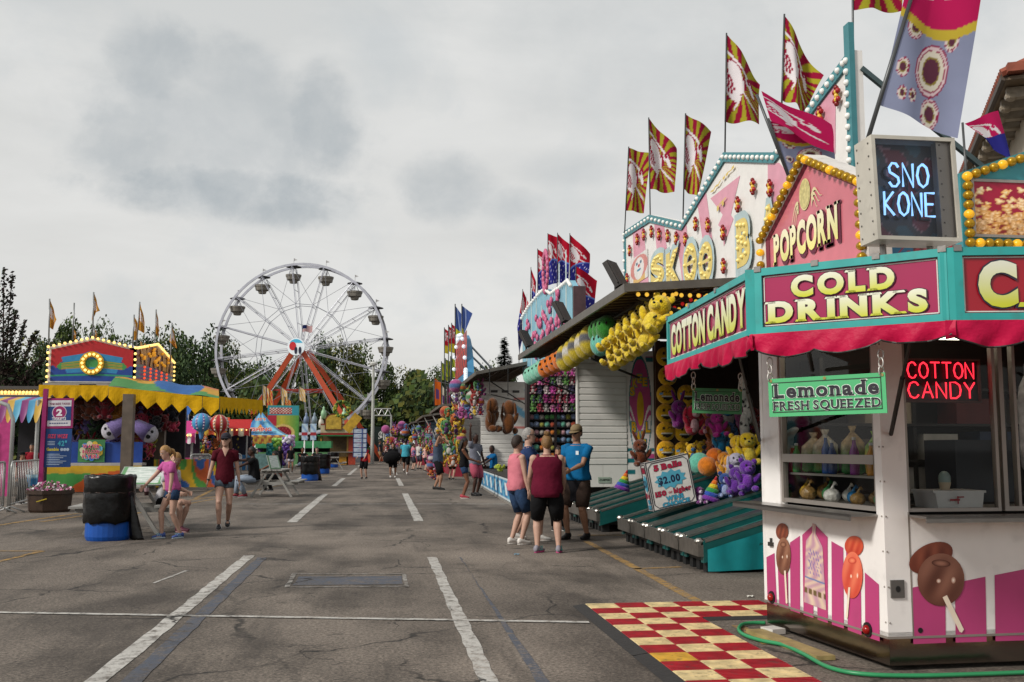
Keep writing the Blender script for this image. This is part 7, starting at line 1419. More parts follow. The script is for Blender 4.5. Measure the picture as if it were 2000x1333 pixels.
def striped_canopy():
    y = 27.; a, b = AY(-40, 790, y), AY(83, 790, y); t = thing('ride_canopy', 'purple, blue and yellow striped scalloped canopy of the ride at the left edge', 'canopy', ((a.x + b.x) / 2, y, 0)); n = 9; pl = Pl((a.x, y, 0), (1, 0, 0)); W_ = b.x - a.x; C3 = ['#7a2a6a', '#3f8ab0', '#c09a3a', '#7a2a6a', '#c09a3a', '#4f9ab8']
    m = MB()
    def fn(u, v): d = abs(sin(pi * u * n)); return pl.at(W_ * u, 2.58 - v * (.34 + .24 * d), .12 * v + .06 * d * v)
    m.sheet(fn, lambda u, v: hx(C3[int(u * n * .999) % 6]), n * 10, 8); m.build('valance', M('canvas3', rough=.5, attr=True, var=.1), t, True); m = MB(); m.sheet(lambda u, v: pl.at(W_ * u, 2.58 + .12 * v, -.7 * v), lambda u, v: hx(C3[int(u * n * .999) % 6]), n * 4, 3); m.build('roof_cloth', M('canvas3', rough=.5, attr=True, var=.1), t)
    for x in (a.x + .1, b.x - .1): m = MB(); m.tube([(x, y, 0), (x, y, 2.6)], .05, 8); m.build('post', GALV, t)
    t = thing('kiddie_ride_backdrop', 'colourful ride fence of pink, teal, yellow and orange panels behind the barriers', 'ride fence', (-10.5, 30, 0)); PC = ['#c04a1c', '#b83a7a', '#3a93a0', '#c9c4c8', '#3f7ab0', '#c9a022', '#2a2438', '#b83a7a']
    for i in range(8): x = -14.6 + i * .52; m = MB(); h = (1.9, 2.3, 2.1)[i % 3]; m.obox((x, 30.2 + .1 * (i % 2), 0), (.5, 0, 0), (0, .05, 0), (0, 0, h)); m.ell((x + .25, 30.22 + .1 * (i % 2), h), (.25, .03, .2), 12, 8); m.build('panel', paint(PC[i % 8], var=.2), t)
    t = thing('light_string_roof', 'low ride roof with rows of small yellow lights at the left edge', 'ride roof', (-13, 35, 2.6)); a, b = AY(-60, 770, 34), AY(88, 765, 34); m = MB(); m.box(a.x, b.x, 34, 38, 3.25, 3.35); m.build('roof', paint('#4a4644'), t); l = MB(); l.ell((0, 0, 0), .05, 6, 4); copies(t, 'bulb', l, BULBW, [V3((a.x + (b.x - a.x) * i / 21, 34 + r * .9, 3.15 - .02 * r)) for i in range(22) for r in range(4)])
striped_canopy()

# ================================================================ rubbish bins and picnic tables
def bin_(loc, lb, first=[], rz=0., sc_=1.):
    if first: return dup(first[0], loc, lb, rz, sc_)
    t = thing('rubbish_bin', lb, 'rubbish bin', loc, 'blue drum bins with black liners'); c = V3(loc); r = .33; m = MB(); m.lathe(c, [(r * .93, 0), (r * .96, .02), (r, .06), (r * 1.0, .28), (r * 1.03, .3), (r, .32), (r, .85), (r * 1.03, .87)], 28); m.build('drum', paint('#0f4a9c', var=.1, rough=.4), t, False)
    BAG = M('#060607', rough=.3, var=.3, spec=.35, bump=.6, bscale=6.); m = MB(); n = 48; rg = []
    for z, q in ((.27, 1.08), (.3, 1.12), (.4, 1.1), (.52, 1.12), (.62, 1.09), (.70, 1.12), (.715, 1.095), (.73, 1.12), (.8, 1.1), (.93, 1.13), (.97, 1.1), (.975, 1.02), (.9, .98), (.6, .9)):
        rg.append([c + V3((r * (q + .022 * sin(j * 1.7 + z * 13) + .018 * sin(j * 3.1 - z * 29)) * cos(2 * pi * j / n), r * (q + .022 * sin(j * 1.7 + z * 13) + .018 * sin(j * 3.1 - z * 29)) * sin(2 * pi * j / n), z + (.02 * sin(j * .9) + .015 * sin(j * 2.3) if z < .32 else .008 * sin(j * 1.3)))) for j in range(n)])
    m.loft(rg); m.build('liner_bag', BAG, t, True); m = MB(); m.tube([c + V3((r * 1.1 * cos(2 * pi * j / 24), r * 1.1 * sin(2 * pi * j / 24), .715 + .008 * sin(j * 2))) for j in range(25)], .006, 5); m.build('elastic_band', paint('#3a2620'), t)
    m = MB(); m.loft([[c + V3((x + w * cos(2 * pi * j / 10), -.1 + w * .5 * sin(2 * pi * j / 10), z)) for j in range(10)] for x, w, z in ((.3, .03, .72), (.36, .05, .5), (.4, .08, .25), (.44, .1, .03), (.46, .1, .005))]); m.build('bag_tail', BAG, t, True); first.append(t); return t
g = G(200, 1058); bin_((g.x, g.y + .3, 0), 'large blue drum bin with black liner nearest the camera', sc_=1.)
for px, py, lb in ((604, 940, 'blue drum bin with black liner, nearest of the row before the stands'), (630, 926, 'second blue drum bin of the row before the stands'), (650, 914, 'third blue drum bin of the row before the stands'), (672, 905, 'farthest blue drum bin of the row before the stands')): g = G(px, py); bin_((g.x, g.y + .3, 0), lb, rz=px, sc_=1.05)
WOODG = paint('#8f8d88', var=.2, scale=5, rough=.6); 
def table(loc, rz, lb, first=[]):
    if first: return dup(first[0], loc, lb, rz)
    c = V3(loc); RZ = Matrix.Rotation(rz, 3, 'Z'); t = thing('picnic_table', lb, 'picnic table', loc, 'grey folding picnic tables'); t.rotation_euler = (0, 0, rz); L_ = 1.8
    def bx(x0, x1, y0, y1, z0, z1): m = MB(); m.box(c.x + x0, c.x + x1, c.y + y0, c.y + y1, c.z + z0, c.z + z1); return m
    for x in (-.28, -.13, .02, .17): bx(x, x + .135, 0, L_, .73, .765).build('table_board', WOODG, t)
    for x in (-.78, .52): bx(x, x + .26, 0, L_, .42, .455).build('seat', WOODG, t)
    for y in (.16, L_ - .22):
        for s in (-1, 1): m = MB(); m.bar(c + V3((s * .56, y, 0)), c + V3((s * .1, y, .73)), .055, .09, up=(0, 1, 0)); m.build('leg', WOODG, t)
        bx(-.72, .72, y + .03, y + .07, .34, .42).build('seat_beam', WOODG, t); bx(-.28, .28, y + .03, y + .07, .66, .73).build('top_beam', WOODG, t)
    first.append(t); return t
g = G(282, 1046); table((g.x - .42, g.y + .12, 0), .06, 'grey picnic table beside the near bin, where the girls sit')
g = G(528, 972); table((g.x, g.y, 0), -.05, 'grey picnic table under the man in black t-shirt and light jeans'); g = G(604, 926); table((g.x, g.y + .3, 0), .05, 'picnic table of the two men in black t-shirts'); g = G(690, 905); table((g.x - .5, g.y, 0), .05, 'farthest picnic table near the drawer tower'); g = G(395, 930); table((g.x + .6, g.y + .2, 0), .5, 'picnic table near the stroller'); g = G(655, 918); table((g.x - .1, g.y, 0), .05, 'picnic table beside the third bin of the row')
def printed_board(loc, w, h, rz, lb, tilt=.5):
    c = V3(loc); RZ = Matrix.Rotation(rz, 3, 'Z'); pl = Pl(c, RZ @ V3((1, 0, 0)), RZ @ V3((0, sin(tilt), cos(tilt)))); pl.N = pl.U.cross(pl.V); t = thing('menu_board', lb, 'board', loc, 'tilted boards on the picnic tables'); m = MB(); m.rect(pl, -w / 2, 0, w / 2, h, 0, .02); m.build('board', paint('#8a948a'), t)
    m = MB(); m.picture(pl, -w / 2 + .02, .02, w / 2 - .02, h - .02, lambda u, v: hx('#5a8a5a') if u < .08 or u > .93 or v < .06 else (hx('#a8b4ac') if sin(v * 70) * sin(u * 9 + int(v * 11) * 2.3) > .1 else hx('#c3c9c4')), 40, 24, .004); m.build('printed_sheet', printed(.3), t)
g = G(262, 1046); printed_board((g.x - .1, g.y + .55, .775), .75, .5, -.1, 'tilted printed board on the near picnic table', .95); g = G(528, 972); printed_board((g.x + .12, g.y + .1, .775), .4, .42, .8, 'small dark edged board leaning on the second picnic table', .4)
# ================================================================ ferris wheel
def wheel():
    Y = 95.; hub = AY(590, 682, Y); R_ = 7.95; t = thing('ferris_wheel', 'large white ferris wheel with orange legs beyond the midway', 'ferris wheel', (hub.x, Y, 0)); RZ = Matrix.Rotation(math.radians(-10), 3, 'Z'); WHT_ = M('#b3b5bf', rough=.3, metal=.25, var=.15, scale=2.); GREY = M('#8f929c', metal=.4, rough=.35)
    P = lambda r, a, d=0.: hub + RZ @ V3((r * cos(a), d, r * sin(a))); dd = .75
    for d in (-dd, dd):
        m = MB(); n = 64; m.loft([[P(q, 2 * pi * k / n, d + e) for q, e in ((R_ - .11, -.05), (R_ + .11, -.05), (R_ + .11, .05), (R_ - .11, .05))] for k in range(n + 1)], False); m.build('rim', WHT_, t)
        m = MB(); m.tube([P(R_ * .53, 2 * pi * k / 16 + .11, d) for k in range(17)], .028, 5); m.build('inner_ring', GREY, t)
    a0 = math.radians(7)
    for k in range(16):
        a = a0 + 2 * pi * k / 16; m = MB()
        for d in (-dd, dd): m.tube([P(.5, a + .03, d * 1.1), P(R_, a, d)], .037, 6); m.tube([P(.5, a - .25, d * 1.1), P(R_ * .97, a - .012, d)], .02, 5)
        for q in (.3, .5, .7, .9): m.tube([P(R_ * q, a, -dd), P(R_ * q, a, dd)], .03, 5)
        m.build('spoke', WHT_, t)
        m = MB(); m.tube([P(R_ * .53, a, -dd), P(R_, a + 2 * pi / 16, -dd)], .018, 4); m.tube([P(R_ * .53, a + 2 * pi / 16, -dd), P(R_, a, -dd)], .018, 4); m.build('brace_cable', GREY, t)
        c = P(R_, a); m = MB(); m.lathe(c + V3((0, 0, -.12)), [(.72, 0), (.7, .05), (.35, .16), (.04, .22)], 18); cn = m.build('canopy', M('#37353a', rough=.5), t); m = MB(); m.tube([c + V3((0, 0, .1)), c + V3((0, 0, .75))], .025, 5); m.add([c + V3((0, 0, .75)), c + V3((.35, 0, .6)), c + V3((0, 0, .48))], [(0, 1, 2)]); m.build('pennant', paint('#b9b8b8'), cn)
        b = c + V3((0, 0, -1.35)); m = MB(); m.lathe(b, [(.28, -.32), (.34, -.3), (.42, -.05), (.62, 0), (.68, .3), (.72, .32), (.74, .5), (.7, .5), (.6, .1), (.3, -.1)], 18); m.build('gondola', M('#77736b', rough=.5, var=.3, scale=3.), t); m = MB(); [m.tube([b + V3((.6 * cos(q), .6 * sin(q), .4)), c + V3((.1 * cos(q), .1 * sin(q), -.1))], .02, 4) for q in (.8, 2.3, 3.9, 5.5)]; m.tube([b, c], .03, 5); m.build('hanger', GREY, t)
    OR = paint('#a8401c', var=.15, rough=.4)
    for d in (-1.5, 1.5):
        for s, x in ((-1, -6.3), (1, 7.3)):
            m = MB(); m.bar(hub + RZ @ V3((s * .2, d, 0)), V3((hub.x, Y, 0)) + RZ @ V3((x, d * 2.1, 0)), .45, .4, up=(0, 1, 0)); m.build('leg', OR, t)
        m = MB(); m.bar(hub + RZ @ V3((-2.1, d * 1.3, -3.95)), hub + RZ @ V3((2.5, d * 1.3, -3.95)), .16); m.build('cross_bar', paint('#8a241c'), t)
    pl = Pl(hub + RZ @ V3((0, -2.2, 0)), RZ @ V3((1, 0, 0))); m = MB(); m.disc(pl, 0, 0, .8, .8, 0, 32, th=.2); h = m.build('hub_disc', M('#c9d0d4', emit=.3, var=.1), t); m = MB(); m.disc(pl, -.3, .05, .32, .4, .02, 20); m.build('red_patch', M('#a81c24', emit=.3), h); m = MB(); [m.disc(pl, x, -.35, .14, .35, .03, 14) for x in (0., .38)]; m.build('dark_figure', paint('#1c1f3a'), h); m = MB(); m.poly(pl, [(.7 * cos(q), .7 * sin(q)) for q in [.5 + 2.1 * i / 12 for i in range(13)]], .012); m.build('blue_patch', M('#3f9ab8', emit=.3), h)
    m = MB(); m.tube([hub + RZ @ V3((0, 0, -.3)) , hub + RZ @ V3((0, -2.1, 0))], .3, 10); m.build('axle', GREY, t); m = MB(); m.box(hub.x - 5, hub.x + 6, Y - 3.2, Y + 3.2, 0, .5); m.build('platform', paint('#5a5a60'), t)
    f = hub + V3((.05, -1.7, 0)); a, b = AY(591, 636, Y - 1.7), AY(610, 649, Y - 1.7); q = thing('national_flag', 'small american flag flying at the hub of the ferris wheel', 'flag', tuple(f)); m = MB(); m.tube([f + V3((-.02, 0, .6)), V3((a.x, a.y, a.z + .1))], .03, 5); m.build('pole', GREY, q)
    m = MB(); m.sheet(lambda u, v: V3((a.x + (b.x - a.x) * u, a.y - .05 * sin(u * 7), b.z + (a.z - b.z) * v + .05 * sin(u * 6))), lambda u, v: (hx('#1c2450') if u < .42 and v > .46 else (hx('#9a2030') if int(v * 13) % 2 == 0 else hx('#c9c6c4'))), 24, 26); m.build('cloth', FM, q)
wheel()
# ================================================================ stands below the wheel
def tent():
    Y = 66.; p = lambda x, y, Yq=Y: AY(x, y, Yq); t = thing('fishing_tent', 'blue pyramid tent of the fishing game with an orange fish', 'tent', tuple(p(508, 900))); ap = p(510, 803, Y + 2); l, r = p(452, 853), p(562, 853); z = l.z; w = (r.x - l.x); C = [V3((l.x, Y, z)), V3((r.x, Y, z)), V3((r.x, Y + w, z)), V3((l.x, Y + w, z))]
    def img(u, v):
        x = (u - .5) * 2
        if v < .1: return hx('#b88a3a') if sin(u * 40) > 0 else hx('#6a3a2a')
        if (x / .16) ** 2 + ((v - .46) / .14) ** 2 < 1: return hx('#c07a2c') if v > .43 or x > 0 else hx('#c9c0a8')
        if (x / .06) ** 2 + ((v - .8) / .06) ** 2 < 1: return hx('#b86a4a')
        return mixh(hx('#2f6fa8'), hx('#7ab0c4'), .5 + .5 * sin(x * 7 + v * 6))
    for i in range(4):
        a, b = C[i], C[(i + 1) % 4]; m = MB(); m.sheet(lambda u, v: (a.lerp(b, u)).lerp(ap, v) - V3((0, 0, .25 * sin(v * pi))), img if i == 0 else (lambda u, v: hx('#5f93b4')), 40, 24); m.build('roof_panel', M('canvas4', rough=.6, attr=True, var=.1), t)
        m = MB(); m.sheet(lambda u, v: a.lerp(b, u) - V3((0, 0, .42 * v + .06 * abs(sin(u * 28)) * v)), lambda u, v: hx('#b89a3a') if sin(u * 50 + v * 4) > -.3 else hx('#8a2a24'), 60, 2); m.build('valance', M('canvas4', rough=.6, attr=True, var=.1), t); m = MB(); m.tube([a, V3((a.x, a.y, 0))], .05, 6); m.build('pole', GALV, t)
    n_ = (C[1] - C[0]).cross(ap - C[0]).normalized(); pl = Pl(C[0].lerp(C[1], .5), (1, 0, 0), (ap - C[0].lerp(C[1], .5)).normalized()); sign_text(t, 'FISHING', pl, -w * .21, .42, w * .42, .34, '#a82420', '#d8c8b8', off=.04, eo=.04, d=.12); sign_text(t, "LET'S", pl, -w * .09, 1.5, w * .18, .24, '#a83a24', '#d8c8a0', off=.03, d=.12)
    m = MB(); m.box(l.x + .3, r.x - .3, Y + .3, Y + .8, 0, .95); m.build('counter', paint('#6a8a8a', var=.3, scale=6), t)
tent()
def garland(x, y0, y1, Y, c, lb, w=.3):
    a, b = AY(x, y0, Y), AY(x, y1, Y); m = MB(); rr = random.Random(x); n = int((a.z - max(.1, b.z)) / .17)
    for i in range(n):
        for k in range(4): m.col(rr.choice(c)); ang = k * 1.57 + i * .6; m.ell((a.x + w * .6 * cos(ang), Y + w * .6 * sin(ang), a.z - i * .17), w * .5, 8, 6)
    m.single('balloon_garland', printed(.3), lb, 'balloon garland', 'balloon garlands round the fishing tent', True)
for x, y0, y1, c, lb in ((458, 858, 888, ['#b89a2a', '#c9b45a'], 'gold balloon garland at the left of the tent'), (466, 858, 888, ['#c0a43a', '#8a7a2a'], 'second gold balloon garland from the left'), (474, 858, 886, ['#4a2a7a', '#3f8a3a'], 'violet and green balloon garland'), (484, 857, 884, ['#4a2a8a', '#8a7ab8', '#1c1c2a'], 'dark violet balloon garland'), (530, 870, 900, ['#1c7a7a', '#2a8a8a'], 'teal balloon garland under the tent edge'), (540, 860, 912, ['#3f8a4a', '#8ab84a'], 'green balloon garland near the tent middle'), (551, 860, 912, ['#8ab84a', '#3f8a4a', '#c9c44a'], 'lime green balloon garland'), (560, 858, 912, ['#4a2a7a', '#6a4a9a', '#c9c4d0'], 'violet and white balloon garland'), (567, 854, 876, ['#b89ac0', '#7ab8b0'], 'lilac balloon garland at the right of the tent')): garland(x, y0, y1, 64. + (x % 5) * .2, c, lb)
def burger():
    Y = 76.; pl = Pl(AY(521, 862, Y), (1, 0, 0)); W_ = pl.px(583, 862)[0]; H_ = pl.px(521, 792)[1]; t = thing('burger_stand', 'food stand with tall green and yellow picture of a loaded bun', 'food stand', tuple(pl.at(W_ / 2, 0)))
    def img(u, v):
        if v > .72: return hx('#2f8a98') if not (.75 < v < .95 and .06 < u < .78) else (hx('#9a2424') if sin(u * 60) * sin(v * 90) > -.2 else hx('#d0c4b8'))
        if ((u - .5) / .28) ** 2 + ((v - .24) / .17) ** 2 < 1: return hx('#7a1420') if sin(u * 60) * sin(v * 50) < .4 else hx('#a83a44')
        if ((u - .5) / .38) ** 2 + ((v - .22) / .25) ** 2 < 1: return hx('#c9b06a')
        if v > .42 and u < .3: return hx('#a8283a')
        return mixh(hx('#b8a83a'), hx('#3f8a3f'), abs(u - .45) * 1.6)
    m = MB(); m.rect(pl, 0, 0, W_, H_, 0, .3); m.build('billboard', paint('#4a8a4a'), t); m = MB(); m.picture(pl, .02, .02, W_ - .02, H_ - .02, img, 60, 60, .01); m.build('billboard_picture', printed(.4), t)
    m = MB(); m.box(pl.o.x - .8, pl.o.x + W_ + 2.4, Y - .1, Y + 2.5, 1.3, pl.o.z); m.build('fascia', paint('#3f8a5a', var=.3, scale=3), t); m = MB(); m.box(pl.o.x - .6, pl.o.x + W_ + 2.2, Y + .1, Y + 2.4, 0, 1.0); m.build('counter', paint('#5a8a5a', var=.2), t); m = MB(); m.box(pl.o.x - .6, pl.o.x + W_ + 2.2, Y + 2.2, Y + 2.4, 1.0, 1.4); m.build('back_wall', DARK, t)
    for i, (x, y0, y1) in enumerate(((513, 752, 795), (520, 757, 800), (549, 757, 797), (556, 776, 795), (584, 755, 786))): flag((x, 795), (x, y0 - 1), ((x, y0), (x + 12, y0 + 8), (x + 13, y1), (x, y1 - 4)), (lambda u, v: hx('#c9a04a') if sin((u + v) * 14) > 0 else (hx('#b8283a') if i % 2 else hx('#c9b8a8'))), '%s orange and white flag from the left above the bun stand' % ORD[i].capitalize(), 'orange and white flags above the bun stand', 77, amp=.03, nu=10, nv=14, bar=.03)
burger()
def sandwich():
    Y = 80.; p = lambda x, y: AY(x, y, Y); a, b = p(625, 893), p(694, 893); z1, z2 = p(625, 848).z, p(625, 828).z; t = thing('sandwich_stand', 'beige sandwich trailer with arched sign and yellow counter', 'food stand', ((a.x + b.x) / 2, Y, 0)); W_ = b.x - a.x
    m = MB(); m.box(a.x, b.x, Y, Y + 2.6, z1 + .1, z1 + .75); m.build('fascia', paint('#b5a48a', var=.2, scale=3), t); m = MB(); m.box(a.x, b.x, Y - .02, Y, z1 - .08, z1 + .08); m.box(a.x, b.x, Y - .03, Y, z1 + .72, z1 + .8); m.build('red_trim', paint('#8a2a24'), t); m = MB(); m.box(a.x - .2, b.x + .1, Y - .7, Y, z1 - .18, z1 - .1); m.build('green_awning', cloth('#2f7a4a'), t)
    pl = Pl((a.x + W_ * .12, Y - .05, z1 + .3), (1, 0, 0)); w = W_ * .5; P = [(0, 0), (w, 0), (w, .75)] + [(w / 2 + w / 2 * cos(q), .75 + .55 * sin(q)) for q in [pi * i / 14 for i in range(1, 14)]] + [(0, .75)]; m = MB(); m.poly(pl, P, .05, .1); m.build('arched_sign', paint('#6a3a1c', var=.15), t); m = MB(); m.poly(pl, [(w / 2 + (x - w / 2) * .86, .08 + y * .86) for x, y in P], .06); m.build('sign_face', paint('#b8963a', var=.4, scale=5), t)
    m = MB(); m.box(a.x, b.x, Y, Y + .3, 0, .62); m.build('counter_front', paint('#c08a2a', var=.3, scale=3), t); m = MB(); m.box(a.x, b.x, Y - .3, Y + .3, .95, 1.02); m.build('counter_top', ALU, t); m = MB(); m.box(a.x + .1, b.x - .1, Y + 2.2, Y + 2.4, .2, z1); m.build('back_wall', paint('#5a4a30', var=.3), t); m = MB(); m.box(b.x - W_ * .2, b.x, Y - .04, Y + .1, .0, z1 - .2); m.build('orange_shutter', paint('#b84a34', var=.2), t)
    for x in (a.x, b.x - W_ * .25): m = MB(); m.box(x, x + .12, Y, Y + .12, 0, z1); m.build('corner_post', paint('#a8823a'), t)
    for i, (x, c) in enumerate(((595, '#8fb0cc'), (612, '#8fb0cc'))):
        q0, q1 = AY(x - 6, 860, 74), AY(x + 6, 828, 74); pl = Pl(q0, (1, 0, 0)); W2, H2 = q1.x - q0.x, q1.z - q0.z; m = MB(); m.rect(pl, 0, 0, W2, H2, 0, .06); m.picture(pl, 0, 0, W2, H2, lambda u, v: hx('#a02a34') if .28 < v < .5 else mixh(hx('#7a9ac0'), hx('#b8ccd8'), abs(sin(v * 7 + u * 3))), 10, 20, .01); m.tube([q0 + V3((W2 / 2, .05, 0)), V3((q0.x + W2 / 2, 74.05, 0))], .05, 6); m.single('drink_banner', printed(.5), ('left' if i == 0 else 'right') + ' pale blue and red drink banner before the sandwich stand', 'banner', 'drink banners before the sandwich stand')
    c = AY(668, 800, 79); m = MB(); rr = random.Random(4)
    for k in range(160): q = rr.random() * 2 * pi; r_ = .55 + rr.uniform(-.1, .1); m.col(rr.choice(['#3a5a24', '#8a8a2c', '#4a6a2c', '#a8982c'])); m.ell(c + V3((r_ * cos(q), rr.uniform(-.1, .1), r_ * sin(q))), rr.uniform(.07, .12), 6, 4)
    m.single('leaf_wreath', printed(.8), 'round green and yellow leaf wreath by the wheel leg above the sandwich stand', 'wreath', None, True)
    for i, (x, y, c) in enumerate(((598, 812, '#6a7a98'), (614, 812, '#7a8a98'), (632, 800, '#8ab08a'), (627, 818, '#c9c4b8'), (667, 815, '#c9c4b8'), (672, 803, '#9ac09a'))):
        g = AY(x, y + 18, 81); m = MB(); m.lathe(g, [(.2, 0), (.22, .4), (.17, .6), (.08, .75), (.1, .85), (.02, .98)], 12); m.single('cup_figure', paint(c, var=.3, scale=4), '%s cup shaped roof ornament from the left on the food stands' % ORD[i].capitalize(), 'roof ornament', 'cup shaped roof ornaments', True)
    q = AY(688, 842, 78); m = MB(); m.cbox(q + V3((0, 0, .6)), (1.5, .3, .7), 0, tilt=('Y', -.9)); m.single('hot_dog_ornament', paint('#b8922a', var=.4, scale=3), 'tilted yellow hot dog shaped ornament beside the right wheel leg', 'roof ornament')
sandwich()
def pay_sign():
    Y = 97.; a, b = AY(730, 872, Y), AY(771, 834, Y); pl = Pl(a, (1, 0, 0)); W_, H_ = b.x - a.x, b.z - a.z; t = thing('pay_one_price_sign', 'dark board reading $10 at the far end of the midway', 'sign', (a.x + W_ / 2, Y, 0)); m = MB(); m.rect(pl, 0, 0, W_, H_, 0, .2); m.build('board', paint('#20302c', var=.3), t); sign_text(t, '$10', pl, W_ * .22, H_ * .32, W_ * .5, H_ * .45, '#d8d8d4', off=.04); m = MB(); m.box(a.x - .3, b.x, Y + .05, Y + .3, 0, a.z - .02); m.build('dark_gate', DARK, t)
    t = thing('truss_gate', 'grey metal truss spanning beside the tall lamp post', 'truss', (a.x, 90, 0)); z = AY(735, 812, 90).z; x0, x1 = AY(727, 812, 90).x, AY(764, 812, 90).x; m = MB(); [m.tube([(x0, 90, z + d), (x1, 90, z + d)], .06, 6) for d in (0, .6)]; [m.tube([(x0 + (x1 - x0) * k / 6, 90, z + (.6 if k % 2 else 0)), (x0 + (x1 - x0) * (k + 1) / 6, 90, z + (0 if k % 2 else .6))], .04, 5) for k in range(6)]; m.build('truss_beam', GALV, t); m = MB(); m.tube([(x1, 90, 0), (x1, 90, z)], .08, 6); m.tube([(x0, 90, 0), (x0, 90, z)], .08, 6); m.build('truss_leg', GALV, t)
    g = AY(727, 893, 84); zt = AY(727, 714, 84).z; t = thing('lamp_post', 'tall pale lamp post standing right of the ferris wheel', 'lamp post', (g.x, 84, 0)); m = MB(); m.tube([(g.x, 84, 0), (g.x, 84, zt)], [.16, .1], 10); m.build('pole', M('#a8aaa4', rough=.5), t); m = MB(); m.lathe((g.x, 84, zt), [(.3, 0), (.34, .15), (.2, .3)], 10); m.build('lamp_head', M('#b5b5b0', rough=.4), t)
pay_sign()
# filler stalls between the left booth and the tent
def side_ride(label, x, y, w, h, cols, seed):
    t = thing('small_stall', label, 'stall', (x, y, 0), 'small stalls between the left booth and the tent'); rr = random.Random(seed); m = MB(); m.box(x - w / 2, x + w / 2, y, y + 2, 0, .9); m.build('counter', paint(cols[0], var=.2), t); m = MB(); m.sheet(lambda u, v: V3((x - w / 2 - .2 + (w + .4) * u, y - .3 - .05 * sin(u * 30) * v, h - v * (.4 + .08 * abs(sin(u * 20))))), lambda u, v: hx(cols[1]) if int(u * 12) % 2 else hx(cols[2]), 48, 4); m.build('valance', M('canvas5', rough=.7, attr=True), t); m = MB(); m.add([(x - w / 2 - .2, y - .3, h), (x + w / 2 + .2, y - .3, h), (x + w / 2, y + 2.2, h + .6), (x - w / 2, y + 2.2, h + .6)], [(0, 1, 2, 3)]); m.build('roof', cloth(cols[1]), t)
    for sx in (-1, 1): m = MB(); m.tube([(x + sx * w / 2, y, 0), (x + sx * w / 2, y, h)], .05, 6); m.build('post', GALV, t)
    m = MB(); m.box(x - w / 2, x + w / 2, y + 1.9, y + 2.05, .9, h); m.build('back_wall', paint('#241f2a', var=.4), t)
    b = MB(); b.ell((0, 0, 0), .045, 6, 4); copies(t, 'bulb', b, BULBW, [V3((x - w / 2 + w * i / 12, y - .36, h - .1)) for i in range(13)])
for i, (px, Y, w, h, c, lb) in enumerate(((338, 46, 1.6, 2.0, ('#a83a6a', '#b83a7a', '#c9c4c8'), 'small round stall with pink and white striped valance behind the booth'), (375, 58, 3.4, 2.5, ('#7a3a9a', '#b84a2a', '#c9a83a'), 'stall with orange and yellow valance behind the paper balloons'), (425, 62, 3.4, 2.5, ('#2f6a9a', '#a82a2a', '#c9c0a8'), 'stall with red and cream valance behind the girl in maroon'), (300, 52, 3., 3., ('#8a2a3a', '#2f5a9a', '#c9c4c8'), 'stall with blue and white valance seen between the timber posts'))): p = AY(px, 880, Y); side_ride(lb, p.x, Y, w, h, c, i)
cluster(360, 450, 858, 890, (57, 60), 26, .4, .7, 'at the stalls behind the paper balloons')
for i, (x0, x1, Y) in enumerate(((372, 410, 44), (436, 470, 46), (300, 345, 42))): a, b = AY(x0, 900, Y), AY(x1, 900, Y); barrier((a.x, Y, 0), (b.x, Y + .3, 0), ('metal barrier behind the stroller', 'metal barrier left of the seated man in black', 'metal barrier between the timber posts')[i])
def stroller():
    g = G(388, 931); c = V3((g.x - .6, g.y, 0)); t = thing('stroller', 'dark stroller parked beside the person in dark clothes', 'stroller', tuple(c)); m = MB(); m.ell(c + V3((0, 0, .55)), (.24, .35, .2), 12, 8); m.ell(c + V3((-.05, .2, .8)), (.24, .2, .25), 12, 8); m.build('seat', cloth('#2a2a34'), t, True); m = MB(); m.tube([c + V3((.2, .4, 1.0)), c + V3((.2, -.3, .2))], .018, 6); m.tube([c + V3((-.2, .4, 1.0)), c + V3((-.2, -.3, .2))], .018, 6); m.tube([c + V3((-.2, .4, 1.0)), c + V3((.2, .4, 1.0))], .018, 6); m.build('frame', GALV, t)
    for sx in (-.2, .2):
        for sy in (-.3, .25): m = MB(); m.tube([c + V3((sx - .025, sy, .11)), c + V3((sx + .025, sy, .11))], .11, 14); m.build('wheel', BLACK, t)
stroller()
# ================================================================ trees
LEAF = {}
def leafmat(key, c):
    m = M(c, rough=.75, attr=True, var=.25, scale=.6, spec=.2); return m
def crown(mb, c, R_, n, s, pal, rr, nb=14, up=.0):
    """leaf clumps through several lobes; uneven outline with gaps"""
    lobes = []
    for i in range(nb):
        a = rr.random() * 2 * pi; q = rr.random() ** .6; z = rr.uniform(-.8, 1); w = math.sqrt(max(.1, 1 - z * z * .8)); lobes.append((c + V3((R_[0] * q * w * cos(a), R_[0] * q * w * sin(a), R_[1] * z)), rr.uniform(.24, .44) * R_[0]))
    for i in range(n):
        l, r = lobes[rr.randrange(nb)]; d = V3((rr.gauss(0, 1), rr.gauss(0, 1), rr.gauss(0, .8))).normalized(); p = l + d * r * (.55 + .55 * rr.random() ** .7)
        mb.col(rr.choice(pal)); nn = (d * .5 + V3((rr.uniform(-1, 1), rr.uniform(-1, 1), rr.uniform(-.3, 1)))).normalized(); u = nn.orthogonal().normalized(); w = nn.cross(u); k = s * rr.uniform(.6, 1.3); a = rr.random() * 6.28; u2 = (u * cos(a) + w * sin(a)) * k; w2 = (w * cos(a) - u * sin(a)) * k * .6
        mb.add([p - u2, p - w2, p + u2, p + w2], [(0, 1, 2, 3)])
    return lobes
PALS = [['#36471f', '#445623', '#2a391b', '#52602c'], ['#434a22', '#565a26', '#353d20', '#66652c'], ['#2f4127', '#3a4d2d', '#243420', '#475a34']]
BARK = paint('#2e261f', var=.3, rough=.9, bump=.5)
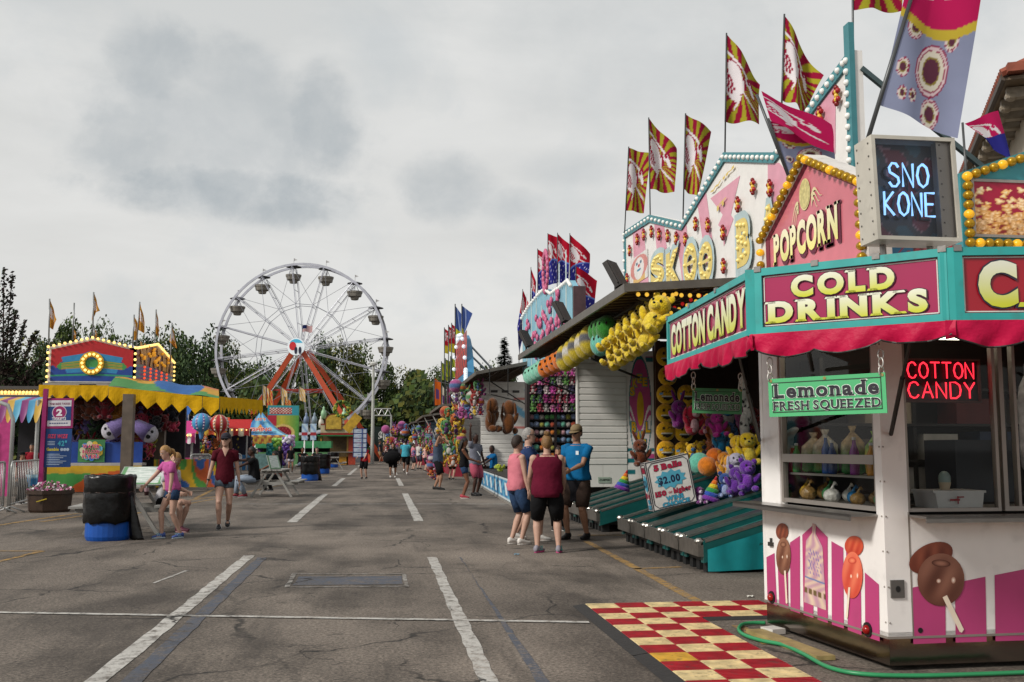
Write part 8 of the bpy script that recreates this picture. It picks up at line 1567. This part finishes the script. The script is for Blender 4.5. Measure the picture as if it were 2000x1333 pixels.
def make_tree(h, r, seed, loc, lb, grp, n=4300, s=.28, low=.15):
    rr = random.Random(seed); t = thing('tree', lb, 'tree', loc, grp); c = V3(loc); m = MB(); lob = crown(m, c + V3((0, 0, h * (.5 + low / 2))), (r, h * (.5 - low / 2) * .86), n, s, PALS[seed % 3], rr, 20); cr = m.build('crown', leafmat('l', 'leaf'), t)
    m = MB(); m.tube([c, c + V3((.1, 0, h * .25)), c + V3((-.1, .1, h * .55)), c + V3((.1, 0, h * .8))], [.04 * h * .6, .03 * h * .6, .02 * h * .6, .03], 8); [m.tube([c + V3((0, 0, h * rr.uniform(.25, .55))), l], [.01 * h, .03], 5) for l, q in lob[:12]]; m.build('trunk', BARK, t); return t
GTR = 'trees behind the fairground'; protos = []
def p_tree(i, px, ty, wpx, Y):
    x = AY(px, 873, Y).x; h = AY(px, ty + 14, Y).z; r = wpx / 2 / FPX * Y; nm = 'dark green tree, %s from the left in the tree line behind the fairground' % (ORD[i] if i < 16 else 'seventeenth eighteenth nineteenth twentieth twenty-first twenty-second twenty-third twenty-fourth twenty-fifth twenty-sixth twenty-seventh twenty-eighth twenty-ninth thirtieth thirty-first thirty-second thirty-third thirty-fourth thirty-fifth thirty-sixth'.split()[i - 16])
    if i < 4: t = make_tree(14., 5.2, 30 + i, (x, Y, 0), nm, GTR); protos.append(t); t.scale = (r / 5.2, r / 5.2, h / 14.)
    else: dup(protos[(i * 7) % 4], (x, Y, 0), nm, i * 1.3, (r / 5.2, r / 5.2, h / 14.))
TL_ = [(20, 690, 120, 130), (75, 655, 110, 125), (110, 640, 90, 120), (150, 612, 105, 112), (190, 628, 90, 120), (225, 655, 90, 130), (262, 640, 100, 118), (300, 655, 90, 128), (335, 640, 100, 115), (365, 655, 80, 125), (395, 636, 105, 112), (430, 665, 80, 128), (452, 700, 90, 130), (490, 698, 80, 126), (515, 692, 90, 132), (550, 712, 80, 124), (585, 690, 80, 130), (612, 662, 80, 128), (640, 650, 90, 126), (672, 660, 80, 124), (700, 668, 80, 130), (735, 690, 70, 126), (765, 716, 90, 132), (800, 712, 90, 126), (830, 718, 80, 134), (858, 708, 80, 128), (890, 700, 90, 134), (925, 715, 90, 128), (960, 705, 90, 138), (1010, 712, 100, 140), (1060, 705, 110, 142)]
for i, a in enumerate(sorted(TL_)): p_tree(i, *a)
# dense undergrowth in front of the tree line
def undergrowth():
    rr = random.Random(9); m = MB()
    for i in range(15000):
        px = rr.uniform(-60, 1080); Y = rr.uniform(104, 112); tz = AY(px, 775 + 30 * sin(px * .021) + 22 * sin(px * .06), Y).z; p = V3((AY(px, 873, Y).x, Y, tz * rr.random() ** .8)); m.col(rr.choice(PALS[rr.randrange(3)])); nn = V3((rr.uniform(-1, 1), rr.uniform(-1.4, .2), rr.uniform(-.2, 1))).normalized(); u = nn.orthogonal().normalized() * rr.uniform(.25, .5); w = nn.cross(u) * .7; m.add([p - u, p - w, p + u, p + w], [(0, 1, 2, 3)])
    setting(m, 'undergrowth', leafmat('l', 'leaf'), 'stuff')
undergrowth()
def left_tree():
    rr = random.Random(6); Y = 46.; t = thing('tree', 'spindly dark reddish tree with upswept branches at the left edge', 'tree', tuple(AY(10, 880, Y))); o = AY(10, 880, Y); o.z = 0; m = MB(); b = MB(); b.tube([o, AY(8, 780, Y), AY(2, 700, Y)], [.22, .15, .06], 8)
    for (x0, y0), (x1, y1), w in (((5, 740), (-30, 500), .5), ((5, 740), (8, 525), .42), ((8, 745), (24, 535), .36), ((10, 750), (32, 605), .36), ((10, 760), (50, 625), .34), ((15, 765), (72, 648), .34), ((15, 770), (85, 700), .4), ((10, 780), (60, 730), .6), ((0, 780), (20, 700), .7), ((0, 770), (-20, 640), .7), ((20, 790), (80, 745), .5)):
        for k in range(300):
            f = rr.random(); wd = w * .62 * (.25 + .9 * sin(min(1, 1.15 - f) * 2.4) * .8); q = AY(x0 + (x1 - x0) * f, y0 + (y1 - y0) * f, Y) + V3((rr.gauss(0, wd * .42), rr.gauss(0, wd * .5), rr.gauss(0, wd * .4))); m.col(rr.choice(['#2a2622', '#332a24', '#3a2a2a', '#2a3020', '#26301c'])); nn = V3((rr.uniform(-1, 1), rr.uniform(-1, 1), rr.uniform(-.2, 1))).normalized(); u = nn.orthogonal().normalized() * rr.uniform(.05, .11); v = nn.cross(u) * .6; m.add([q - u, q - v, q + u, q + v], [(0, 1, 2, 3)])
        b.tube([AY(x0, y0, Y), AY(x1, y1, Y)], [.05, .015], 5)
    m.build('crown', leafmat('l', 'leaf'), t); b.build('trunk', BARK, t)
    make_tree(5.6, 2.3, 41, tuple(V3((AY(45, 873, 48).x, 48, 0))), 'low dark green tree behind the left ride roof', GTR, 4000, .16, .1); make_tree(4.6, 2.2, 42, tuple(V3((AY(440, 873, 70).x, 70, 0))), 'bushy green tree between the awning and the fishing tent', GTR, 4000, .17, .05); make_tree(4., 2., 43, tuple(V3((AY(345, 873, 60).x, 60, 0))), 'low green tree behind the timber posts', GTR, 3500, .17, .05)
left_tree()
def pine():
    rr = random.Random(12); Y = 88.; o = AY(985, 873, Y); o.z = 0; h = AY(985, 660, Y).z; t = thing('pine_tree', 'dark layered pine tree behind the booths on the right', 'tree', tuple(o)); m = MB()
    for i in range(5200):
        f = rr.random() ** .7; z = h * (1 - f * .8); r = .15 + 2.6 * f * (.7 + .3 * sin(f * 40)); a = rr.random() * 6.28; q = rr.random() ** .5 * r; p = o + V3((q * cos(a), q * sin(a), z - q * .25 + .15 * sin(a * 5))); m.col(rr.choice(['#16211a', '#1d2a1e', '#24321f'])); u = V3((cos(a), sin(a), -.1)) * rr.uniform(.15, .32); w = V3((-sin(a), cos(a), rr.uniform(-.4, .4))) * .08; m.add([p - u, p - w, p + u, p + w], [(0, 1, 2, 3)])
    m.build('crown', leafmat('l', 'leaf'), t); m = MB(); m.tube([o, o + V3((0, 0, h * .95))], [.3, .04], 8); m.build('trunk', BARK, t)
pine()
# ================================================================ the old hall with a tiled roof at the upper right
def hall():
    A = AY(1962, 150, 30.); d = V3((sin(math.radians(26)), cos(math.radians(26)), 0)); n = V3((d.y, -d.x, 0)); L_ = 30.; z = A.z; t = thing('tiled_roof_hall', 'beige hall with red tiled roof and bracketed eaves at the upper right', 'building', (A.x, A.y, 0)); base = V3((A.x, A.y, 0)); Z = V3((0, 0, 1)); ST = paint('#b5aa98', var=.15, scale=.8, rough=.85)
    w0 = base + n * 1.1 + d * .9; m = MB(); m.obox(w0, d * L_, n * 14, Z * (z - .35)); m.build('wall', ST, t)
    m = MB(); m.obox(base + Z * (z - .12), d * (L_ + 1), n * 1.3, Z * .12); m.build('eave_board', paint('#6a5a48', var=.2), t); m = MB(); m.tube([base + Z * z, base + d * (L_ + 1) + Z * z], .14, 8); m.build('gutter', paint('#4a3f36'), t)
    b = MB(); b.obox(-d * .16 + n * .15 - Z * .5, d * .32, n * .95, Z * .36); b.ell(n * .3 - Z * .42, (.22, .22, .18), 8, 6); copies(t, 'bracket', b, paint('#8f8474', var=.2), [base + d * (.9 + k * 1.25) + Z * z for k in range(20)], False)
    m = MB(); TI = paint('#8a4a38', var=.35, scale=2., rough=.8)
    for k in range(100): s0 = base + d * (k * .31) + Z * (z + .12); m.tube([s0 - n * .1, s0 + n * 6.5 + Z * 2.6], .155, 6)
    m.build('roof_tiles', TI, t); m = MB(); m.obox(base + Z * (z + .02) - d * .02, d * (L_ + .4), n * 6.6 + Z * 2.6, Z * .06); m.build('roof', TI, t); m = MB()
    for k in range(7): f = V3((A.x, A.y, z)) + n * (.3 + k * .75) + Z * (.2 + k * .3); m.cbox(f - d * .1, (.5, .5, .3), -.4)
    m.build('gable_tiles', TI, t)
hall()
# ================================================================ hose and kiosk goods
def hose():
    pts = [G(x, y, .02) for x, y in ((1495, 1217), (1470, 1217), (1450, 1220), (1443, 1230), (1455, 1241), (1490, 1252), (1530, 1260), (1570, 1278), (1610, 1300), (1650, 1312), (1700, 1318), (1760, 1320), (1850, 1319), (2050, 1312))]; P = []
    for i in range(len(pts) - 1):
        a, b, c, d = pts[max(0, i - 1)], pts[i], pts[i + 1], pts[min(len(pts) - 1, i + 2)]
        for k in range(6): f = k / 6; P.append(.5 * ((2 * b) + (c - a) * f + (2 * a - 5 * b + 4 * c - d) * f * f + (3 * b - a - 3 * c + d) * f ** 3))
    m = MB(); m.tube(P, .014, 8); m.single('garden_hose', M('#2f8a58', rough=.35, var=.1), 'green garden hose lying on the asphalt along the kiosk foot', 'hose', None, True)
    m = MB(); a = G(1500, 1243); m.obox(V3((KA.x - .12, KA.y - .25, .004)), KL.U * 1.0, V3((-.13, 0, 0)), V3((0, 0, .03))); m.single('ramp_board', paint('#9a8a5a', var=.3, scale=12), 'tan wooden board lying along the kiosk foot', 'board'); m = MB(); m.cbox(G(1510, 1238) + V3((0, 0, .025)), (.12, .14, .04), .3); m.single('levelling_block', paint('#c9c6c0'), 'white levelling block under the kiosk corner', 'block')
hose()
def goods():
    GK = 'goods inside the kiosk windows'; rr = random.Random(14); L1 = lambda u, v, d: KL.at(u, v, d); CLR = M('#c9c6c4', rough=.12, var=.2, spec=.7)
    def bag(p, w, h, c1, c2, lb):
        m = MB(); n = 14
        rg = [[p + V3((w * q * cos(2 * pi * j / n) * (1 + .08 * sin(j * 3 + z * 9)), w * .6 * q * sin(2 * pi * j / n), z * h)) for j in range(n)] for z, q in ((0, .7), (.06, .95), (.35, 1), (.65, .9), (.82, .35), (.88, .16), (1, .35))]; cs = [lin(c1 if (i < 3) else c2) for i in range(7) for j in range(n)]; m.loft(rg, True, True, None, cs); m.single('snack_bag', printed(.2, var=.5, scale=25.), lb, 'snack bag', GK, True)
    def bottle(p, h, c, lb):
        t = thing('bottle', lb, 'bottle', tuple(p), GK); m = MB(); m.lathe(p, [(.03, 0), (.033, .02), (.033, h * .6), (.014, h * .8), (.012, h * .92)], 12); m.build('bottle', M(c, rough=.15), t, True); m = MB(); m.lathe(p, [(.014, h * .92), (.014, h)], 10); m.build('cap', paint('#c9c6c0'), t)
    SH = 1.207
    for u, w, h, c1, c2, lb in ((.46, .1, .3, '#2f7a3a', '#c9b898', 'green and cream popcorn bag on the left window shelf'), (.62, .1, .32, '#2f7a3a', '#c9c0ac', 'tall green and white popcorn bag on the left window shelf'), (.98, .09, .34, '#2f7a3a', '#c4a878', 'narrow green and amber bag on the left window shelf'), (1.24, .07, .3, '#c9a83a', '#8ab04a', 'yellow bag at the right end of the left window shelf')): bag(L1(u, SH, -.2), w, h, c1, c2, lb)
    for u, h, c, lb in ((.28, .2, '#a83a2a', 'small red bottle on the left window shelf'), (.34, .22, '#3f8a4a', 'small green bottle on the left window shelf'), (.76, .28, '#2f5a9a', 'blue bottle on the left window shelf'), (.84, .24, '#1f3f7a', 'dark blue bottle on the left window shelf'), (1.12, .26, '#8a3a8a', 'purple bottle on the left window shelf'), (1.32, .22, '#c98a2a', 'orange bottle on the left window shelf')): bottle(L1(u, SH, -.12), h, c, lb)
    m = MB(); m.tube([L1(.16, SH, -.14), L1(.13, SH + .15, -.14), L1(.17, SH + .28, -.14), L1(.3, SH + .33, -.14)], [.06, .07, .06, .03], 12, flat=.6); m.single('paper_roll', paint('#c4c2be'), 'curled white paper roll at the left of the window shelf', 'paper roll', None, True)
    for i in range(12): u = .18 + i * .107; r = rr.uniform(.035, .06); c, nm = rr.choice([('#1f6a9a', 'blue'), ('#a83a6a', 'pink'), ('#8a6a3a', 'brown'), ('#c9c4bc', 'white'), ('#b8922a', 'yellow'), ('#3f7a4a', 'green')]); m = MB(); p = L1(u, 1.0, -.12 - .1 * (i % 3)); m.ell(p + V3((0, 0, r)), (r * 1.2, r * .9, r), 12, 8, Matrix.Rotation(i, 3, 'Z')); m.tube([p + V3((0, 0, r * 1.6)), p + V3((.01, 0, r * 2.4)), p + V3((.03, 0, r * 2.7))], [r * .5, r * .12, r * .4], 8); m.single('candy_bag', M(c, rough=.25, var=.45, scale=30., bump=.8, bscale=30.), '%s wrapped candy bag, %s from the left behind the lower left pane' % (nm, ORD[i]), 'candy bag', GK, True)
    # hanging bags of candy floss
    for u, v, d, c1, c2, lb in ((.06, 1.42, -.22, '#4a98a8', '#a85a5c', 'tall clear bag of blue and pink candy floss in the right window'), (1.15, 1.5, -.35, '#c9c4c8', '#b8b4b8', 'bag of white candy floss behind the far right pane'), (1.42, 1.52, -.4, '#c08a98', '#c9c4c8', 'bag of pale pink candy floss behind the far right pane')):
        p = KR.at(vw0 + u, v - .3, d); m = MB(); rr2 = random.Random(2); n = 14; rg = []; cs = []
        for i, (z, q) in enumerate(((0, .4), (.06, .9), (.2, 1), (.35, .95), (.5, 1), (.62, .8), (.7, .3), (.78, .25))): rg.append([p + V3((.075 * q * cos(2 * pi * j / n), .075 * q * sin(2 * pi * j / n), z)) for j in range(n)]); cs += [lin(c1 if (i // 2) % 2 else c2)] * n
        m.loft(rg, True, True, None, cs); m.single('candy_floss_bag', printed(.25, var=.3, scale=20.), lb, 'candy floss', GK, True)
    p = KR.at(vw0 + .42, 1.0, -.22); t = thing('plastic_tub', 'white plastic tub with red marks on the right window ledge', 'tub', tuple(p)); m = MB(); m.loft([[p + V3((w * x, .14 * y, z)) for x, y in ((-1, -1), (1, -1), (1, 1), (-1, 1))] for w, z in ((.155, 0), (.17, .1), (.185, .1), (.185, .115))]); m.build('tub', paint('#c4c2c0', rough=.35), t); m = MB(); pl = Pl(p + V3((-.08, -.147, .05)), KR.U); m.rect(pl, 0, 0, .07, .012, .01); m.rect(pl, .05, -.02, .06, .03, .011); m.rect(pl, .06, .02, .1, .028, .01); m.build('red_mark', paint('#9a2a34'), t)
    p = KR.at(vw0 + .4, 1.115, -.22); t = thing('snow_cone_cup', 'paper cup of pale snow cone standing on the white tub', 'cup', tuple(p)); m = MB(); m.lathe(p, [(.028, 0), (.04, .05)], 14); m.build('cup', paint('#b8a890'), t); m = MB(); m.ell(p + V3((0, 0, .07)), (.04, .04, .055), 12, 8); m.build('ice', paint('#8aa09c', rough=.3), t, True)
    for i, (u, v, w, h, c, lb) in enumerate(((.5, 1.3, .5, .16, '#5a4a3c', 'brown carton on the back shelf'), (1.2, 1.3, .3, .2, '#c9c6c0', 'white carton on the middle back shelf'), (1.7, 1.3, .4, .22, '#2a3a5a', 'dark blue carton on the back shelf'), (.7, 1.58, .4, .2, '#a89a88', 'beige carton on the upper back shelf'), (1.5, 1.58, .35, .2, '#6a2a2a', 'dark red carton on the upper back shelf'), (2.1, 1.58, .4, .2, '#c4c0b8', 'white carton on the upper back shelf'), (1.0, 1.04, .5, .2, '#b5b2ac', 'grey carton on the lowest back shelf'))): pl = Pl(KA, KD - KA); m = MB(); m.obox(pl.at(u, v, .12), pl.U * w, pl.N * .25, V3((0, 0, h))); m.single('carton', paint(c, var=.25), lb, 'carton', GK)
goods()
